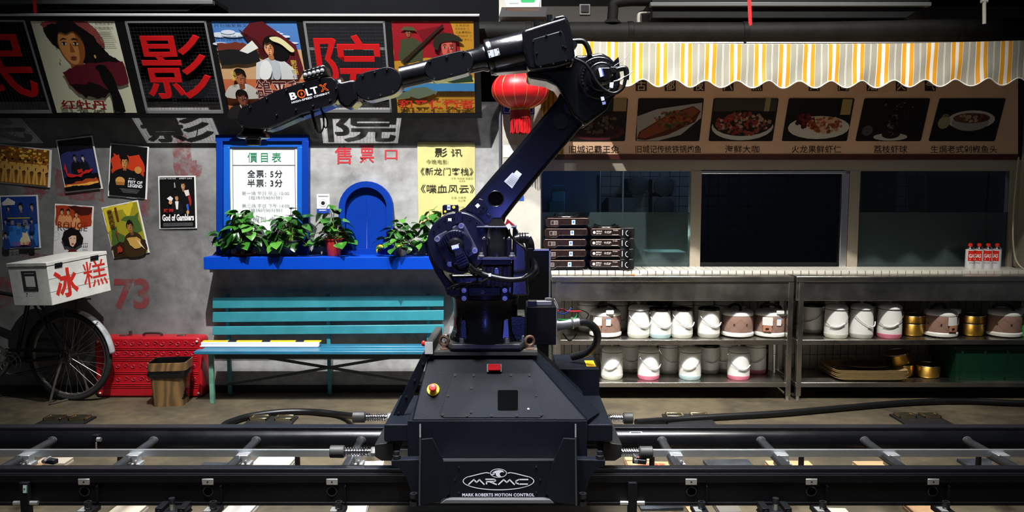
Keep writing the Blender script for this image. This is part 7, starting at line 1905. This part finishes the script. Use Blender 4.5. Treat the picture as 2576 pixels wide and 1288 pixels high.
    for px in (427, 1955):
        x = P(px, 1260, 3.42).x
        f = B().prism([V((x - .07, 3.42, .135)), V((x + .07, 3.42, .135)), V((x + .055, 3.42, .155)), V((x + .012, 3.42, .16)), V((x - .012, 3.42, .16)), V((x - .055, 3.42, .155))], (0, .08, 0)).obj('levelling_bracket', M_rb, root, bev=.003)
        for s in (-1, 1):
            B().box((x + s * .05 - .016, 3.415, .15), (x + s * .05 + .016, 3.5, .178)).obj('lug', M_rb, f, bev=.003)
            B().lathe([(.007, 0), (.007, .005), (.0001, .005)], (x + s * .05, 3.415, .163), (0, -1, 0), n=10).obj('lug_screw', M_screw, f)
        B().cyl((x, 3.44, .022), (x, 3.44, .2), .0115, n=16).obj('jack_screw', M_bolt, f); B().cyl((x, 3.44, .19), (x, 3.44, .215), .0135, n=16).obj('jack_cap', M_screw, f)
        B().lathe([(.035, 0), (.035, .008), (.014, .02)], (x, 3.44, .0225), n=20).obj('jack_pad', M_darkp, f)
    # joint plates between track lengths
    for px in (60, 1592):
        x = P(px, 1230, 3.48).x
        j = B().box((x - .02, 3.478, .08), (x + .02, 3.51, .27)).obj('joint_plate', M_rb, root, bev=.003)
        for s in (-1, 1):
            for z in (.172,): B().cyl((x + s * .02, 3.49, z), (x + s * .055, 3.49, z), .010, n=12).obj('joint_bolt', M_bolt, j)
        c = B().bar((x + .02, 3.62, .325), (x + .08, 3.60, .325), .03, .022).obj('rail_clamp', M_screw, root, bev=.003)
        B().cyl((x + .03, 3.585, .33), (x + .03, 3.64, .33), .009, n=10).obj('clamp_bolt', M_bolt, c)
    p = Print(vplane(3.4775)); p.r('#d5e0dc', 58, 1220, 69, 1240); p.r('#2aa58a', 66.5, 1221, 69, 1239); p.p('#20242a', [(60, 1227), (65, 1230), (60, 1233)]); p.obj('track_sticker', root)
    tp = Print(lambda u, v, h: V((u, yc - (r + h) * sin(v), zc + (r + h) * cos(v))), .0006, .0003)
    xa, xb = P(1585, 1075, 4.1).x, P(1616, 1075, 4.1).x
    tp.r('#c9cbce', xa, .55, xb, .72); tp.r('#0c0c0e', xa + .006, .575, xb - .006, .695); tp.obj('tube_label', root)
    for px in (247,):
        x = P(px, 1100, 4.08).x
        c = B().box((x - .02, 4.055, .27), (x + .012, 4.09, .305)).obj('tube_clamp', M_rb, root, bev=.003)
        B().cyl((x + .01, 4.05, .285), (x + .03, 4.05, .285), .012, n=10).cyl((x + .004, 4.05, .235), (x + .008, 4.045, .27), .005, n=8).obj('clamp_screw', M_bolt, c)
    # feet of the far tube
    for x in (-3.0, -2.1, -1.15, .75, 1.55, 2.5, 3.2): B().lathe([(.04, 0), (.04, .01), (.016, .02), (.014, .19)], (x, 4.15, .0005), n=16).obj('far_foot', M_darkp, root)
track()
# ---- cables on the floor
def floor_cable(name, pts, r, lab):
    B().tube(smooth_path(pts, 8), r, 14).obj(name, mat('cable_sleeve', '#0b0b0d', .38, noise=.2, nscale=30, spec=.35), label=lab, cat='cable')
floor_cable('drag_cable', [PZ(1600, 1062, .05), PZ(1690, 1056, .025), PZ(1800, 1049, .025), PZ(1960, 1040, .025), PZ(2120, 1026, .025), PZ(2280, 1013, .025), PZ(2420, 1009, .025), PZ(2560, 1014, .025), PZ(2760, 1018, .025)], .022, 'thick black cable snaking over the floor right of the robot')
floor_cable('drag_cable', [P(925, 1049, 4.25), PZ(880, 1046, .06), PZ(800, 1037, .024), PZ(720, 1036, .024), PZ(640, 1045, .024), PZ(590, 1058, .024), PZ(562, 1072, .024), PZ(575, 1092, .024)], .022, 'thick black cable looping on the floor left of the robot')
# ---- black plates with shiny pads behind the track
for i, (px, lab) in enumerate(((165, 'black floor plate with two shiny framed pads at left'), (682, 'black floor plate with two shiny framed pads near the cable loop'), (2312, 'black floor plate with two shiny framed pads at right'), (1730, 'black floor plate with framed pads under the right cable'))):
    y = 1062 if px < 1200 else 1056
    c = PZ(px, y, .0); c.y += .0
    rt = empty('floor_plate', (c.x, c.y, 0), lab, 'plate', 'black floor plates along the track')
    w, d = .16, .10
    B().box((c.x - w, c.y - d * 1.6, 0.0005), (c.x + w, c.y + d, .014)).obj('base_plate', M_black, rt, bev=.002)
    for s in (-1, 1):
        cx = c.x + s * .085; fr = B()
        for q0, q1 in (((cx - .06, c.y - .02), (cx + .06, c.y - .008)), ((cx - .06, c.y + .055), (cx + .06, c.y + .067)), ((cx - .06, c.y - .02), (cx - .048, c.y + .067)), ((cx + .048, c.y - .02), (cx + .06, c.y + .067))): fr.box((*q0, .014), (*q1, .034))
        fr.obj('shiny_frame', mat('brass_chrome', (.62, .52, .28), .18, 1.0), rt, bev=.003)
        B().box((cx - .047, c.y - .008, .014), (cx + .047, c.y + .055, .024)).obj('pad', M_black, rt)
# ---- blocks and boards under the track
def blocks():
    M_w = mat('pale_wood', '#b08f66', .6, noise=.2, nscale=9); M_w2 = mat('light_board', '#ab9f8c', .6); M_ply = mat('plywood', '#a07e5a', .6, noise=.15, nscale=10); M_wh = mat('white_board', '#b9b3aa', .5); M_slate = mat('black_slab', '#1b1d20', .4, noise=.5, nscale=9, ncol='#3c4146')
    items = [  # px, py of the centre on the floor plane, width px, depth m, height m, material, label
        (60, 1176, 70, .16, .035, M_ply, 'plywood block on the floor under the track at far left'), (135, 1184, 95, .14, .03, M_ply, 'plywood slab beside the far left block under the track'), (135, 1158, 80, .1, .03, M_w2, 'pale board behind the plywood slab at far left'),
        (545, 1180, 110, .22, .02, M_slate, 'black scuffed slab under the track left of the robot'), (690, 1158, 100, .14, .028, M_wh, 'white painted board under the track left of robot'), (690, 1178, 92, .08, .03, M_wh, 'white block stack under the track left of robot'),
        (925, 1172, 80, .16, .03, M_wh, 'white board beside the carriage at left'), (1632, 1172, 110, .15, .03, M_ply, 'wooden board with red print right of the carriage'), (1605, 1150, 70, .1, .03, M_w, 'small wood offcut behind the red printed board'),
        (1840, 1172, 120, .22, .02, M_slate, 'black scuffed slab under the track right of the robot'), (1985, 1165, 115, .08, .03, M_w, 'wood plank on the floor under the track, left of two at right'), (2190, 1166, 80, .08, .03, M_w, 'wood plank on the floor under the track, right of two'), (2480, 1168, 100, .2, .02, M_slate, 'black slab under the track at far right'),
        (320, 1281, 80, .13, .03, M_w2, 'pale board under the near beam at left'), (605, 1276, 72, .13, .03, M_wh, 'white board under the near beam, left of the carriage'), (880, 1276, 90, .13, .03, M_wh, 'white board under the near beam beside the carriage'),
        (1660, 1268, 110, .1, .015, M_slate, 'grey slab under the near beam right of the carriage'), (1755, 1284, 50, .1, .03, M_w, 'small wood block under near beam below a foot'), (1830, 1274, 60, .13, .025, mat('grey_board', '#5a564e', .6), 'grey board under the near beam below the round hole'), (2105, 1286, 60, .08, .03, M_w2, 'pale wood block under the near beam at right'), (2330, 1278, 90, .13, .03, M_ply, 'plywood block under the near beam at far right'), (2360, 1298, 90, .06, .03, M_w2, 'light block in front of the far right plywood block')]
    for px, py, w, dp, h, m, lab in items:
        c = PZ(px, py, h); hw = w / 2 * pxm(c.y)
        rt = empty('support_block', (c.x, c.y, 0), lab, 'block', 'boards and blocks under the track')
        k = random.Random(px); a = k.uniform(-.08, .08)
        u = V((cos(a), sin(a), 0)) * hw; v = V((-sin(a), cos(a), 0)) * dp / 2
        n = 2 if h > .024 else 1
        for i in range(n):
            B().obox((c.x, c.y, .0006 + h / n * (i + .5)), u * (1 - .02 * i), v, V((0, 0, h / n * .49))).obj('layer', m, rt, bev=.0015)
        if 'red print' in lab:
            p = Print(lambda uu, vv, hh: V((c.x, c.y, h + .0008 + hh)) + u * uu + v * vv); p.t('#b03a2a', '小心轻放', -.5, .6, .8, -.3, .02); p.obj('red_print', rt)
blocks()
# ---- black framed screen behind the robot
def screen():
    D = 5.0
    x0, x1 = P(1200, 700, D).x, P(1385, 700, D).x; z1 = P(1300, 627, D).z
    rt = empty('display_board', ((x0 + x1) / 2, D, 0), 'black board with silver edge standing behind the robot', 'board')
    B().box((x0 + .006, D + .003, .12), (x1 - .006, D + .04, z1 - .006)).obj('panel', mat('board_black', (.0012, .0012, .0014), .3, spec=.15), rt)
    f = B()
    for a, c in (((x0, D, z1 - .01), (x1, D + .045, z1)), ((x0, D, .12), (x0 + .01, D + .045, z1)), ((x1 - .01, D, .12), (x1, D + .045, z1)), ((x0, D, .12), (x1, D + .045, .13))): f.box(a, c)
    f.obj('edge_frame', M_alu, rt)
    for x in (x0 + .06, x1 - .06):
        B().box((x - .02, D - .12, 0), (x + .02, D + .16, .025)).box((x - .015, D, .02), (x + .015, D + .03, .12)).obj('foot', M_darkp, rt)
screen()
